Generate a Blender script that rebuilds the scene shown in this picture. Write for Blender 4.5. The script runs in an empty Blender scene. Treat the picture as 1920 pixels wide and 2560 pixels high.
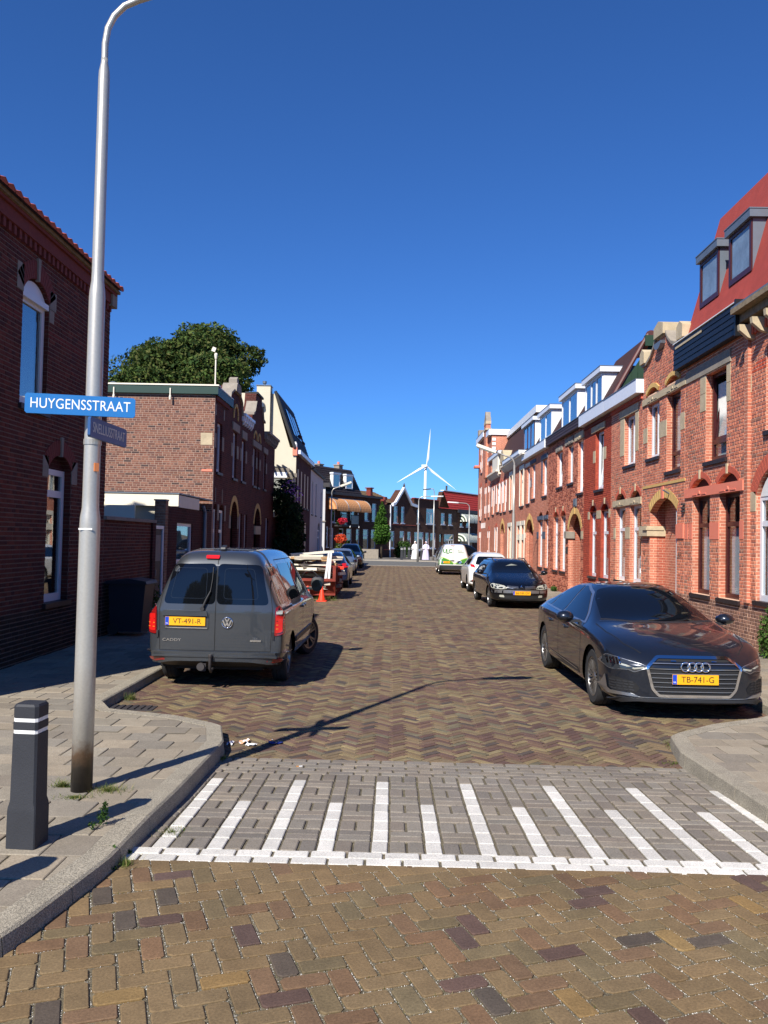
import bpy, bmesh, math, random
import numpy as np
from mathutils import Vector, Matrix, Quaternion
from mathutils.geometry import delaunay_2d_cdt
from mathutils.bvhtree import BVHTree

RND = random.Random(11)
SC = bpy.context.scene
COL = SC.collection

# ------------------------------------------------------------------ camera
CAM_Z = 1.85
PITCH, YAW, ROLL = math.radians(1.9), math.radians(0.65), math.radians(1.15)
_f = Vector((-math.sin(YAW) * math.cos(PITCH), math.cos(YAW) * math.cos(PITCH), math.sin(PITCH)))
_r0 = Vector((math.cos(YAW), math.sin(YAW), 0.0))
_u0 = _r0.cross(_f)
_r = _r0 * math.cos(ROLL) + _u0 * math.sin(ROLL)
_u = _r.cross(_f)
cam_d = bpy.data.cameras.new('camera')
cam = bpy.data.objects.new('camera', cam_d)
COL.objects.link(cam)
cam.matrix_world = Matrix(((_r.x, _u.x, -_f.x, 0), (_r.y, _u.y, -_f.y, 0), (_r.z, _u.z, -_f.z, CAM_Z), (0, 0, 0, 1)))
cam_d.sensor_fit = 'VERTICAL'
cam_d.sensor_height = 24.0
cam_d.sensor_width = 18.0
cam_d.lens = 24.0 * 2080.0 / 2560.0
cam_d.clip_start = 0.05
cam_d.clip_end = 6000
SC.camera = cam

# ------------------------------------------------------------------ light
SUN_EL = math.radians(41.4)
SUN_AZ = math.radians(205.5)
world = bpy.data.worlds.new('World')
SC.world = world
world.use_nodes = True
_nt = world.node_tree
_nt.nodes.clear()
_out = _nt.nodes.new('ShaderNodeOutputWorld')
_bg = _nt.nodes.new('ShaderNodeBackground')
_sky = _nt.nodes.new('ShaderNodeTexSky')
_sky.sky_type = 'NISHITA'
_sky.sun_disc = False
_sky.sun_elevation = SUN_EL
_sky.sun_rotation = SUN_AZ
_sky.altitude = 1200
_sky.air_density = 1.0
_sky.dust_density = 0.0
_sky.ozone_density = 3.0
_bg.inputs['Strength'].default_value = 0.10
_hs = _nt.nodes.new('ShaderNodeMix')
_hs.data_type = 'RGBA'
_hs.blend_type = 'MULTIPLY'
_hs.inputs[0].default_value = 1.0
_hs.inputs[7].default_value = (0.28, 0.565, 0.98, 1)
_nt.links.new(_sky.outputs[0], _hs.inputs[6])
_nt.links.new(_hs.outputs[2], _bg.inputs['Color'])
_nt.links.new(_bg.outputs[0], _out.inputs['Surface'])

sun_d = bpy.data.lights.new('sun', 'SUN')
sun_d.energy = 5.0
sun_d.angle = math.radians(0.53)
sun_d.color = (1.0, 0.95, 0.87)
sun = bpy.data.objects.new('sun', sun_d)
COL.objects.link(sun)
SUN_DIR = Vector((math.sin(SUN_AZ) * math.cos(SUN_EL), math.cos(SUN_AZ) * math.cos(SUN_EL), math.sin(SUN_EL)))
sun.rotation_mode = 'QUATERNION'
sun.rotation_quaternion = (-SUN_DIR).to_track_quat('-Z', 'Y')
sun.location = (0, 0, 60)

SC.view_settings.view_transform = 'Standard'
SC.view_settings.look = 'None'
SC.view_settings.exposure = 0.52
SC.view_settings.gamma = 1.0
SC.view_settings.use_curve_mapping = False
SC.cycles.max_bounces = 6
SC.cycles.diffuse_bounces = 3
SC.cycles.glossy_bounces = 4
SC.cycles.transmission_bounces = 4
SC.cycles.transparent_max_bounces = 8
SC.cycles.caustics_reflective = False
SC.cycles.caustics_refractive = False
SC.cycles.use_denoising = True

# ------------------------------------------------------------------ colours and materials
def S(r, g, b, k=1.0):
    def l(c):
        c /= 255.0
        return (c / 12.92 if c <= 0.04045 else ((c + 0.055) / 1.055) ** 2.4) * k
    return (l(r), l(g), l(b))

def new_mat(name):
    m = bpy.data.materials.new(name)
    m.use_nodes = True
    nt = m.node_tree
    nt.nodes.clear()
    out = nt.nodes.new('ShaderNodeOutputMaterial')
    p = nt.nodes.new('ShaderNodeBsdfPrincipled')
    nt.links.new(p.outputs[0], out.inputs['Surface'])
    return m, nt, p

def _mul(nt, a, b):
    n = nt.nodes.new('ShaderNodeMix')
    n.data_type = 'RGBA'
    n.blend_type = 'MULTIPLY'
    n.inputs[0].default_value = 1.0
    nt.links.new(a, n.inputs[6])
    nt.links.new(b, n.inputs[7])
    return n.outputs[2]

def _noise(nt, scale, detail=4, rough=0.6, coord='Object'):
    tc = nt.nodes.new('ShaderNodeTexCoord')
    n = nt.nodes.new('ShaderNodeTexNoise')
    n.inputs['Scale'].default_value = scale
    n.inputs['Detail'].default_value = detail
    n.inputs['Roughness'].default_value = rough
    if coord == 'World':
        g = nt.nodes.new('ShaderNodeNewGeometry')
        nt.links.new(g.outputs['Position'], n.inputs['Vector'])
    else:
        nt.links.new(tc.outputs[coord], n.inputs['Vector'])
    return n

def _ramp(nt, fac, stops):
    r = nt.nodes.new('ShaderNodeValToRGB')
    els = r.color_ramp.elements
    while len(els) > 1:
        els.remove(els[0])
    els[0].position = stops[0][0]
    els[0].color = tuple(stops[0][1]) + (1,) if len(stops[0][1]) == 3 else stops[0][1]
    for pos, c in stops[1:]:
        e = els.new(pos)
        e.color = tuple(c) + (1,) if len(c) == 3 else c
    nt.links.new(fac, r.inputs[0])
    return r

def mat(name, col, rough=0.6, metal=0.0, var=0.18, scale=3.0, bump=0.0, bscale=60.0, coat=0.0, spec=0.5, coord='Object', fine=0.0):
    m, nt, p = new_mat(name)
    p.inputs['Roughness'].default_value = rough
    p.inputs['Metallic'].default_value = metal
    p.inputs['Specular IOR Level'].default_value = spec
    if coat:
        p.inputs['Coat Weight'].default_value = coat
        p.inputs['Coat Roughness'].default_value = 0.03
    if var or fine:
        rgb = nt.nodes.new('ShaderNodeRGB')
        rgb.outputs[0].default_value = (*col, 1)
        c = rgb.outputs[0]
        if var:
            n = _noise(nt, scale, 5, 0.65, coord)
            r = _ramp(nt, n.outputs['Fac'], [(0.25, (1 - var,) * 3), (0.75, (1 + var,) * 3)])
            c = _mul(nt, c, r.outputs[0])
        if fine:
            n = _noise(nt, 160, 2, 0.5, coord)
            r = _ramp(nt, n.outputs['Fac'], [(0.35, (1 - fine,) * 3), (0.65, (1 + fine,) * 3)])
            c = _mul(nt, c, r.outputs[0])
        nt.links.new(c, p.inputs['Base Color'])
    else:
        p.inputs['Base Color'].default_value = (*col, 1)
    if bump:
        n = _noise(nt, bscale, 4, 0.6, coord)
        b = nt.nodes.new('ShaderNodeBump')
        b.inputs['Strength'].default_value = bump
        b.inputs['Distance'].default_value = 0.01
        nt.links.new(n.outputs['Fac'], b.inputs['Height'])
        nt.links.new(b.outputs[0], p.inputs['Normal'])
    return m

def mat_pieces(name, source, rough=0.85, speck=0.25, fscale=90.0, bump=0.35, dirt=0.2, spec=0.3):
    """pieces whose own colour comes from a face attribute or from the object's colour"""
    m, nt, p = new_mat(name)
    p.inputs['Roughness'].default_value = rough
    p.inputs['Specular IOR Level'].default_value = spec
    if source == 'attr':
        a = nt.nodes.new('ShaderNodeAttribute')
        a.attribute_name = 'tint'
        c = a.outputs['Color']
    else:
        a = nt.nodes.new('ShaderNodeObjectInfo')
        c = a.outputs['Color']
    n1 = _noise(nt, 9.0, 4, 0.6, 'World')
    r1 = _ramp(nt, n1.outputs['Fac'], [(0.25, (1 - dirt,) * 3), (0.75, (1 + dirt * .6,) * 3)])
    c = _mul(nt, c, r1.outputs[0])
    n0 = _noise(nt, 0.9, 5, 0.6, 'World')
    r0 = _ramp(nt, n0.outputs['Fac'], [(0.3, (1 - dirt * .8,) * 3), (0.7, (1 + dirt * .6,) * 3)])
    c = _mul(nt, c, r0.outputs[0])
    n2 = _noise(nt, fscale, 3, 0.7, 'World')
    r2 = _ramp(nt, n2.outputs['Fac'], [(0.3, (1 - speck,) * 3), (0.7, (1 + speck,) * 3)])
    c = _mul(nt, c, r2.outputs[0])
    nt.links.new(c, p.inputs['Base Color'])
    b = nt.nodes.new('ShaderNodeBump')
    b.inputs['Strength'].default_value = bump
    b.inputs['Distance'].default_value = 0.004
    nt.links.new(n2.outputs['Fac'], b.inputs['Height'])
    nt.links.new(b.outputs[0], p.inputs['Normal'])
    return m

def mat_brick(name, c1, c2, mortar, bw=0.21, bh=0.06, ms=0.010, rough=0.9, var=0.2):
    m, nt, p = new_mat(name)
    p.inputs['Roughness'].default_value = rough
    p.inputs['Specular IOR Level'].default_value = 0.2
    tc = nt.nodes.new('ShaderNodeTexCoord')
    sp = nt.nodes.new('ShaderNodeSeparateXYZ')
    nt.links.new(tc.outputs['Object'], sp.inputs[0])
    ad = nt.nodes.new('ShaderNodeMath')
    ad.operation = 'ADD'
    nt.links.new(sp.outputs[0], ad.inputs[0])
    nt.links.new(sp.outputs[1], ad.inputs[1])
    cb = nt.nodes.new('ShaderNodeCombineXYZ')
    nt.links.new(ad.outputs[0], cb.inputs[0])
    nt.links.new(sp.outputs[2], cb.inputs[1])
    br = nt.nodes.new('ShaderNodeTexBrick')
    br.offset = 0.5
    br.inputs['Scale'].default_value = 1.0
    br.inputs['Color1'].default_value = (*c1, 1)
    br.inputs['Color2'].default_value = (*c2, 1)
    br.inputs['Mortar'].default_value = (*mortar, 1)
    br.inputs['Mortar Size'].default_value = ms * .5
    br.inputs['Mortar Smooth'].default_value = 0.15
    br.inputs['Bias'].default_value = 0.0
    br.inputs['Brick Width'].default_value = bw
    br.inputs['Row Height'].default_value = bh
    nt.links.new(cb.outputs[0], br.inputs['Vector'])
    n = _noise(nt, 1.3, 6, 0.6)
    r = _ramp(nt, n.outputs['Fac'], [(0.3, (1 - var,) * 3), (0.7, (1 + var,) * 3)])
    c = _mul(nt, br.outputs['Color'], r.outputs[0])
    n2 = _noise(nt, 14, 3, 0.7)
    r2 = _ramp(nt, n2.outputs['Fac'], [(0.3, (0.8, 0.8, 0.8)), (0.7, (1.2, 1.2, 1.2))])
    c = _mul(nt, c, r2.outputs[0])
    nt.links.new(c, p.inputs['Base Color'])
    b = nt.nodes.new('ShaderNodeBump')
    b.inputs['Strength'].default_value = 0.6
    b.inputs['Distance'].default_value = -0.006
    nt.links.new(br.outputs['Fac'], b.inputs['Height'])
    nt.links.new(b.outputs[0], p.inputs['Normal'])
    return m

def mat_pane(name, tint=(0.86, 0.9, 0.92), refl=0.0):
    m = bpy.data.materials.new(name)
    m.use_nodes = True
    nt = m.node_tree
    nt.nodes.clear()
    out = nt.nodes.new('ShaderNodeOutputMaterial')
    t = nt.nodes.new('ShaderNodeBsdfTransparent')
    t.inputs[0].default_value = (*tint, 1)
    g = nt.nodes.new('ShaderNodeBsdfGlossy')
    g.inputs['Roughness'].default_value = 0.015
    g.inputs['Color'].default_value = (1, 1, 1, 1)
    n = _noise(nt, 0.7, 1, 0.5)
    b = nt.nodes.new('ShaderNodeBump')
    b.inputs['Strength'].default_value = 0.05
    b.inputs['Distance'].default_value = 0.1
    nt.links.new(n.outputs['Fac'], b.inputs['Height'])
    nt.links.new(b.outputs[0], g.inputs['Normal'])
    fr = nt.nodes.new('ShaderNodeLayerWeight')
    fr.inputs['Blend'].default_value = .5
    pw = nt.nodes.new('ShaderNodeMath')
    pw.operation = 'POWER'
    pw.inputs[1].default_value = 5
    nt.links.new(fr.outputs['Facing'], pw.inputs[0])
    mm = nt.nodes.new('ShaderNodeMath')
    mm.operation = 'MULTIPLY_ADD'
    mm.use_clamp = True
    mm.inputs[1].default_value = .9
    mm.inputs[2].default_value = refl
    nt.links.new(pw.outputs[0], mm.inputs[0])
    x = nt.nodes.new('ShaderNodeMixShader')
    nt.links.new(mm.outputs[0], x.inputs[0])
    nt.links.new(t.outputs[0], x.inputs[1])
    nt.links.new(g.outputs[0], x.inputs[2])
    nt.links.new(x.outputs[0], out.inputs['Surface'])
    return m

M = {}
M['joint'] = mat('joint_sand', S(120, 110, 88, .66), .95, var=.5, scale=14, bump=.6, bscale=120, coord='Object', fine=.5)
M['piece_a'] = mat_pieces('piece_joined', 'attr')
M['piece_o'] = mat_pieces('piece_single', 'object')
M['wallb_a'] = mat_pieces('wall_brick_joined', 'attr', speck=.14, fscale=45, bump=.3, dirt=.14)
M['wallb_o'] = mat_pieces('wall_brick_single', 'object', speck=.14, fscale=45, bump=.3, dirt=.14)
M['conc_a'] = mat_pieces('concrete_joined', 'attr', speck=.3, fscale=120, bump=.3, dirt=.14)
M['conc_o'] = mat_pieces('concrete_single', 'object', speck=.3, fscale=120, bump=.3, dirt=.14)
M['kerb'] = mat('kerb_concrete', S(178, 168, 148, .66), .95, var=.2, scale=5, bump=.6, bscale=200, fine=.45, coord='Object')
M['asphalt'] = mat('asphalt', S(120, 118, 112, .6), .95, var=.15, scale=2, bump=.2, bscale=100)
M['mortar_r'] = mat('mortar_light', S(236, 196, 166, 1.05), .95, var=.15, scale=6, bump=.2)
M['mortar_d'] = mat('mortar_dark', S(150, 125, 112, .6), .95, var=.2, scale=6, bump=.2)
M['mortar_w'] = mat('mortar_weathered', S(190, 160, 142, .74), .95, var=.2, scale=6, bump=.2)
M['white'] = mat('white_paint', (.80, .80, .78), .4, var=.04, scale=2)
M['white_shade'] = mat('white_upvc', (.74, .76, .80), .35, var=.04, scale=2)
M['cream'] = mat('cream_paint', (.80, .74, .60), .6, var=.06, scale=2)
M['cream_wall'] = mat('cream_render', (.60, .54, .40), .8, var=.06, scale=1.2, bump=.1)
M['white_wall'] = mat('white_render', (.54, .52, .50), .8, var=.1, scale=.8, bump=.1)
M['brownframe'] = mat('brown_frame', S(70, 28, 28, .9), .35, var=.1)
M['stone'] = mat('sandstone', S(200, 182, 150, .85), .9, var=.2, scale=6, bump=.4, bscale=60)
M['stone_g'] = mat('grey_stone', S(156, 146, 132, .85), .9, var=.2, scale=6, bump=.4, bscale=60)
M['pink'] = mat('salmon_paint', S(228, 130, 104, 1.0), .7, var=.06)
M['blue_stone'] = mat('bluegrey_paint', S(84, 96, 116, .8), .7, var=.06)
M['yellowbrick'] = mat_brick('yellow_brick', S(205, 160, 84, .8), S(185, 140, 70, .8), S(160, 120, 70, .7), .06, .2, .008)
M['black_wood'] = mat('black_boards', S(26, 28, 34, .6), .45, var=.15, scale=4)
M['dark_wood'] = mat('dark_boards', S(62, 42, 42, .8), .6, var=.2, scale=8)
M['green_wood'] = mat('green_boards', S(38, 66, 44, .8), .5, var=.12)
M['green_fascia'] = mat('dark_green_fascia', S(22, 62, 52, .8), .5, var=.12)
M['weathered'] = mat('weathered_wood', S(170, 150, 120, .6), .9, var=.45, scale=12, bump=.4, bscale=30)
M['zinc'] = mat('zinc', S(128, 140, 152, .75), .45, metal=.35, var=.12, scale=3)
M['redslate'] = mat('red_shingle', S(160, 62, 50, .95), .8, var=.15, scale=4, bump=.2)
M['slate_dark'] = mat('dark_shingle', S(50, 50, 50, .8), .75, var=.3, scale=2.5, bump=.2)
M['tile_brown'] = mat('brown_roof_tile', S(96, 48, 42, .8), .55, var=.3, scale=6)
M['tile_dark'] = mat('dark_roof_tile', S(54, 46, 46, .8), .5, var=.3, scale=6)
M['tile_orange'] = mat('orange_roof_tile', S(196, 92, 58, .8), .75, var=.3, scale=8)
M['tile_red'] = mat('red_roof_tile', S(165, 50, 38, .85), .6, var=.15, scale=3)
M['tile_moss'] = mat('mossy_roof_tile', S(120, 98, 70, .7), .9, var=.4, scale=5)
M['pane'] = mat_pane('window_glass', refl=.06)
M['pane_dark'] = mat_pane('window_glass_shade', (.5, .55, .58), refl=.22)
M['room'] = mat('room_dark', (.05, .046, .042), .9, var=.3)
M['room_warm'] = mat('room_tan', S(150, 118, 70, .5), .9, var=.3, scale=2)
M['curtain'] = mat('net_curtain', S(226, 224, 216, .95), .9, var=.1, scale=8)
M['curtain_g'] = mat('grey_curtain', S(205, 196, 196, .9), .9, var=.1, scale=8)
M['frost'] = mat('frosted_glass', S(175, 178, 165, .55), .35, var=.25, scale=3)
M['sill'] = mat('dark_sill', S(46, 34, 36, .8), .5, var=.3, scale=12)
M['recess'] = mat('recess_brick_gap_shade', S(70, 34, 30, .7), .9, var=.3, scale=6)  # dark brick of the recesses; under roof tiles, painted shade between courses
M['black'] = mat('black_paint', (.018, .018, .02), .4, var=0)
M['blackmatt'] = mat('black_plastic', (.022, .022, .024), .6, var=.1)
M['iron'] = mat('dark_iron', (.04, .035, .035), .6, var=.2)
M['orange_ply'] = mat('plywood_board', S(206, 140, 70, .85), .7, var=.2, scale=3)
M['door_dark'] = mat('door_dark', S(40, 30, 34, .8), .4, var=.1)
M['galv'] = mat('galvanised_steel', S(192, 188, 178, .9), .36, metal=.55, var=.07, scale=3, bump=.05, bscale=200)
M['wood'] = mat('raw_wood', S(190, 150, 105, .8), .8, var=.3, scale=6)
M['wood_grey'] = mat('greyed_wood', S(140, 130, 118, .7), .85, var=.3, scale=6)
M['debris_w'] = mat('painted_boards', S(214, 204, 184, .85), .7, var=.2, scale=5)
M['rustred'] = mat('container_red', S(150, 58, 42, .75), .7, var=.4, scale=4, bump=.2)
M['cone'] = mat('cone_orange', S(255, 70, 38, .95), .45, var=.05)
M['signblue'] = mat('sign_blue', S(42, 120, 190, .9), .35, var=.04)
M['signdark'] = mat('sign_blue_shaded', S(38, 84, 140, .9), .4, var=.06)  # darker copy of the sign blue, shade put into the colour
M['signwhite'] = mat('sign_lettering', (.85, .86, .86), .4, var=0)
M['signgrey'] = mat('sign_lettering_shaded', (.6, .6, .6), .4, var=0)  # greyed copy of the lettering white for the sign face in shade
M['bollard'] = mat('bollard_anthracite', S(62, 64, 70, .62), .62, var=.12, scale=6, bump=.15, bscale=120, spec=.35)
M['leafg'] = None

def mat_leaf(name, rough=.75, tr=.3):
    m = bpy.data.materials.new(name)
    m.use_nodes = True
    nt = m.node_tree
    nt.nodes.clear()
    out = nt.nodes.new('ShaderNodeOutputMaterial')
    a = nt.nodes.new('ShaderNodeAttribute')
    a.attribute_name = 'tint'
    p = nt.nodes.new('ShaderNodeBsdfPrincipled')
    p.inputs['Roughness'].default_value = rough
    p.inputs['Specular IOR Level'].default_value = .15
    t = nt.nodes.new('ShaderNodeBsdfTranslucent')
    x = nt.nodes.new('ShaderNodeMixShader')
    x.inputs[0].default_value = tr
    nt.links.new(a.outputs['Color'], p.inputs['Base Color'])
    nt.links.new(a.outputs['Color'], t.inputs['Color'])
    nt.links.new(p.outputs[0], x.inputs[1])
    nt.links.new(t.outputs[0], x.inputs[2])
    nt.links.new(x.outputs[0], out.inputs['Surface'])
    return m
M['leaf'] = mat_leaf('leaves')
M['bark'] = mat('bark', S(90, 78, 64, .7), .95, var=.4, scale=10, bump=.6, bscale=30)

# ------------------------------------------------------------------ mesh builder and object tree
I4 = Matrix.Identity(4)
WM = {}

def link(o, parent=None, world=I4):
    COL.objects.link(o)
    if parent is not None:
        o.parent = parent
        o.matrix_parent_inverse = WM[parent.name].inverted()
    o.matrix_basis = world
    WM[o.name] = world.copy()
    return o

def thing(name, label, cat, loc=(0, 0, 0), group=None, world=None):
    o = bpy.data.objects.new(name, None)
    o.empty_display_size = 0.2
    link(o, None, Matrix.Translation(loc) if world is None else world)
    o['label'] = label
    o['category'] = cat
    if group:
        o['group'] = group
    return o

def tag(o, label=None, cat=None, group=None, kind=None):
    if label: o['label'] = label
    if cat: o['category'] = cat
    if group: o['group'] = group
    if kind: o['kind'] = kind
    return o

def obj(name, me, parent=None, world=I4):
    return link(bpy.data.objects.new(name, me), parent, world)

class MB:
    def __init__(s):
        s.v, s.f, s.m, s.c, s.T = [], [], [], [], None
        s.has_c = False
    def add(s, vs, fs, m=0, c=None):
        b = len(s.v)
        if s.T is not None:
            vs = [tuple(s.T @ Vector(p)) for p in vs]
        s.v.extend(vs)
        for f in fs:
            s.f.append(tuple(i + b for i in f))
            s.m.append(m)
            s.c.append(c or (1, 1, 1))
        if c: s.has_c = True
        return s
    def box(s, x0, x1, y0, y1, z0, z1, m=0, c=None, skip=()):
        vs = [(x0, y0, z0), (x1, y0, z0), (x1, y1, z0), (x0, y1, z0), (x0, y0, z1), (x1, y0, z1), (x1, y1, z1), (x0, y1, z1)]
        fs = {'-z': (0, 3, 2, 1), '+z': (4, 5, 6, 7), '-y': (0, 1, 5, 4), '+x': (1, 2, 6, 5), '+y': (2, 3, 7, 6), '-x': (3, 0, 4, 7)}
        return s.add(vs, [f for k, f in fs.items() if k not in skip], m, c)
    def obox(s, cen, size, rot=0.0, axis='Z', m=0, c=None):
        R_ = Matrix.Rotation(rot, 3, axis) if not isinstance(rot, Matrix) else rot
        vs = []
        for dz in (-1, 1):
            for dx, dy in ((-1, -1), (1, -1), (1, 1), (-1, 1)):
                p = R_ @ Vector((dx * size[0] / 2, dy * size[1] / 2, dz * size[2] / 2))
                vs.append((cen[0] + p.x, cen[1] + p.y, cen[2] + p.z))
        return s.add(vs, [(0, 3, 2, 1), (4, 5, 6, 7), (0, 1, 5, 4), (1, 2, 6, 5), (2, 3, 7, 6), (3, 0, 4, 7)], m, c)
    def prism(s, pts, a0, a1, axis='y', m=0, c=None, caps=True):
        """closed outline pts in the two other axes, extruded from a0 to a1"""
        n = len(pts)
        def P(p, a):
            return {'y': (p[0], a, p[1]), 'x': (a, p[0], p[1]), 'z': (p[0], p[1], a)}[axis]
        vs = [P(p, a0) for p in pts] + [P(p, a1) for p in pts]
        fs = [(i, (i + 1) % n, n + (i + 1) % n, n + i) for i in range(n)]
        if caps:
            fs += [tuple(range(n))[::-1], tuple(range(n, 2 * n))]
        return s.add(vs, fs, m, c)
    def tube(s, path, r, n=8, m=0, c=None, caps=True):
        path = [Vector(p) for p in path]
        rs = r if isinstance(r, (list, tuple)) else [r] * len(path)
        vs, fs = [], []
        up = Vector((0, 0, 1))
        prevx = None
        for i, p in enumerate(path):
            d = (path[min(i + 1, len(path) - 1)] - path[max(i - 1, 0)]).normalized()
            if prevx is None:
                a = up if abs(d.z) < .9 else Vector((1, 0, 0))
                x = d.cross(a).normalized()
            else:
                x = (prevx - d * prevx.dot(d)).normalized()
            prevx = x
            y = d.cross(x)
            for k in range(n):
                t = 2 * math.pi * k / n
                vs.append(tuple(p + (x * math.cos(t) + y * math.sin(t)) * rs[i]))
        for i in range(len(path) - 1):
            for k in range(n):
                a, b = i * n + k, i * n + (k + 1) % n
                fs.append((a, b, b + n, a + n))
        if caps:
            fs.append(tuple(range(n))[::-1])
            fs.append(tuple(range((len(path) - 1) * n, len(path) * n)))
        return s.add(vs, fs, m, c)
    def lathe(s, prof, n=16, cen=(0, 0, 0), m=0, c=None, axis='z', caps=True):
        """prof: (radius, height) pairs"""
        vs, fs = [], []
        for r, h in prof:
            for k in range(n):
                t = 2 * math.pi * k / n
                q = (r * math.cos(t), r * math.sin(t), h)
                if axis == 'y': q = (q[0], q[2], q[1])
                if axis == 'x': q = (q[2], q[0], q[1])
                vs.append((cen[0] + q[0], cen[1] + q[1], cen[2] + q[2]))
        for i in range(len(prof) - 1):
            for k in range(n):
                a, b = i * n + k, i * n + (k + 1) % n
                fs.append((a, b, b + n, a + n))
        if caps:
            fs.append(tuple(range(n))[::-1])
            fs.append(tuple(range((len(prof) - 1) * n, len(prof) * n)))
        return s.add(vs, fs, m, c)
    def mesh(s, name, mats, smooth=False, fix=True):
        me = bpy.data.meshes.new(name)
        me.from_pydata(s.v, [], s.f)
        for k in mats:
            me.materials.append(M[k] if isinstance(k, str) else k)
        if len(mats) > 1:
            me.polygons.foreach_set('material_index', s.m)
        if s.has_c:
            a = me.attributes.new('tint', 'FLOAT_COLOR', 'FACE')
            arr = np.ones((len(s.c), 4), dtype=np.float32)
            arr[:, :3] = np.array(s.c, dtype=np.float32)
            a.data.foreach_set('color', arr.ravel())
        me.update()
        if fix:
            bm = bmesh.new()
            bm.from_mesh(me)
            bmesh.ops.recalc_face_normals(bm, faces=bm.faces)
            bm.to_mesh(me)
            bm.free()
        if smooth is True:
            me.polygons.foreach_set('use_smooth', [True] * len(me.polygons))
        elif smooth:
            me.polygons.foreach_set('use_smooth', [True] * len(me.polygons))
            try:
                me.set_sharp_from_angle(angle=math.radians(smooth))
            except Exception:
                pass
        return me
    def build(s, name, mats, parent=None, world=I4, smooth=False, fix=True):
        if isinstance(mats, str) or not isinstance(mats, (list, tuple)): mats = [mats]
        return obj(name, s.mesh(name, mats, smooth, fix), parent, world)

def structure(name, mb, mats, world=I4, smooth=False):
    o = mb.build(name, mats, None, world, smooth)
    o['kind'] = 'structure'
    return o

def lettering(text, size, matname, parent, world, name='lettering', ext=.0015, align='CENTER', space=1.0, shear=0.0, bold=0.0, sx=1.0):
    cu = bpy.data.curves.new(name, 'FONT')
    cu.body = text
    cu.size = size
    cu.extrude = ext
    cu.offset = bold
    cu.align_x = align
    cu.align_y = 'CENTER'
    cu.space_character = space
    cu.shear = shear
    cu.materials.append(M[matname])
    o = bpy.data.objects.new(name, cu)
    COL.objects.link(o)
    me = bpy.data.meshes.new_from_object(o.evaluated_get(bpy.context.evaluated_depsgraph_get()))
    bpy.data.objects.remove(o)
    return obj(name, me, parent, world @ Matrix.Diagonal((sx, 1, 1, 1)))

def frame_of(origin, xdir, ydir):
    """local x along xdir, local y = outward normal ydir, z up"""
    x, y = Vector(xdir).normalized(), Vector(ydir).normalized()
    m = Matrix.Identity(4)
    for i in range(3):
        m[i][0], m[i][1] = x[i], y[i]
        m[i][3] = origin[i]
    m[2][2] = 1
    return m

def project(p):
    d = Vector(p) - Vector((0, 0, CAM_Z))
    z = d.dot(_f)
    if z <= 0.05: return None
    return (960 + 2080 * d.dot(_r) / z, 1280 - 2080 * d.dot(_u) / z, z)

def in_view(p, m=0):
    q = project(p)
    return q is not None and -m < q[0] < 1920 + m and -m < q[1] < 2560 + m
# ------------------------------------------------------------------ ground
def road_z(x, y):
    if y < 4.6: z = .1
    elif y < 7.0: z = .1 * (7.0 - y) / 2.4
    else: z = 0.0
    if y >= 7: z += .0
    return z

LK = [(-2.6, 1.2), (-1.95, 2.75), (-1.63, 3.56), (-1.5, 4.35), (-1.47, 5.6), (-1.47, 7.1), (-1.62, 7.75), (-2.1, 8.08), (-2.85, 8.33), (-3.08, 8.75), (-3.08, 56.0)]
RK = [(2.75, 2.0), (2.58, 4.2), (2.53, 5.6), (2.53, 7.1), (2.66, 7.75), (3.2, 8.22), (3.88, 8.62), (4.2, 8.95), (4.26, 9.6), (4.26, 57.5)]

def walk_z(y):
    if y < 5.0: return .18
    if y < 7.5: return .18 - .08 * (y - 5.0) / 2.5
    return .10

def kerb_at(K, y):
    for (x0, y0), (x1, y1) in zip(K, K[1:]):
        if y0 <= y <= y1:
            return x0 + (x1 - x0) * (y - y0) / (y1 - y0)
    return K[0][0] if y < K[0][1] else K[-1][0]

def clip_half(poly, a, b):
    """keep the side left of a->b"""
    out = []
    dx, dy = b[0] - a[0], b[1] - a[1]
    side = [dx * (p[1] - a[1]) - dy * (p[0] - a[0]) for p in poly]
    for i in range(len(poly)):
        j = (i + 1) % len(poly)
        if side[i] >= 0: out.append(poly[i])
        if (side[i] >= 0) != (side[j] >= 0):
            t = side[i] / (side[i] - side[j])
            out.append((poly[i][0] + t * (poly[j][0] - poly[i][0]), poly[i][1] + t * (poly[j][1] - poly[i][1])))
    return out

def clip_to_kerb(poly, K, left, off=.07):
    cx = sum(p[0] for p in poly) / len(poly)
    cy = sum(p[1] for p in poly) / len(poly)
    best, bd = None, 1e9
    for a, b in zip(K, K[1:]):
        ax, ay = a; bx, by = b
        t = max(0, min(1, ((cx - ax) * (bx - ax) + (cy - ay) * (by - ay)) / ((bx - ax) ** 2 + (by - ay) ** 2)))
        d = math.hypot(ax + t * (bx - ax) - cx, ay + t * (by - ay) - cy)
        if d < bd: bd, best = d, (a, b)
    if bd > 1.0: 
        return poly
    segs = [best]
    k = [i for i in range(len(K) - 1) if (K[i], K[i + 1]) == best][0]
    for a, b in segs:
        L = math.hypot(b[0] - a[0], b[1] - a[1])
        nx, ny = -(b[1] - a[1]) / L, (b[0] - a[0]) / L          # left normal
        o = off if left else -off
        a2, b2 = (a[0] + nx * o, a[1] + ny * o), (b[0] + nx * o, b[1] + ny * o)
        poly = clip_half(poly, a2, b2) if left else clip_half(poly, b2, a2)
        if len(poly) < 3: return []
    return poly

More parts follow.
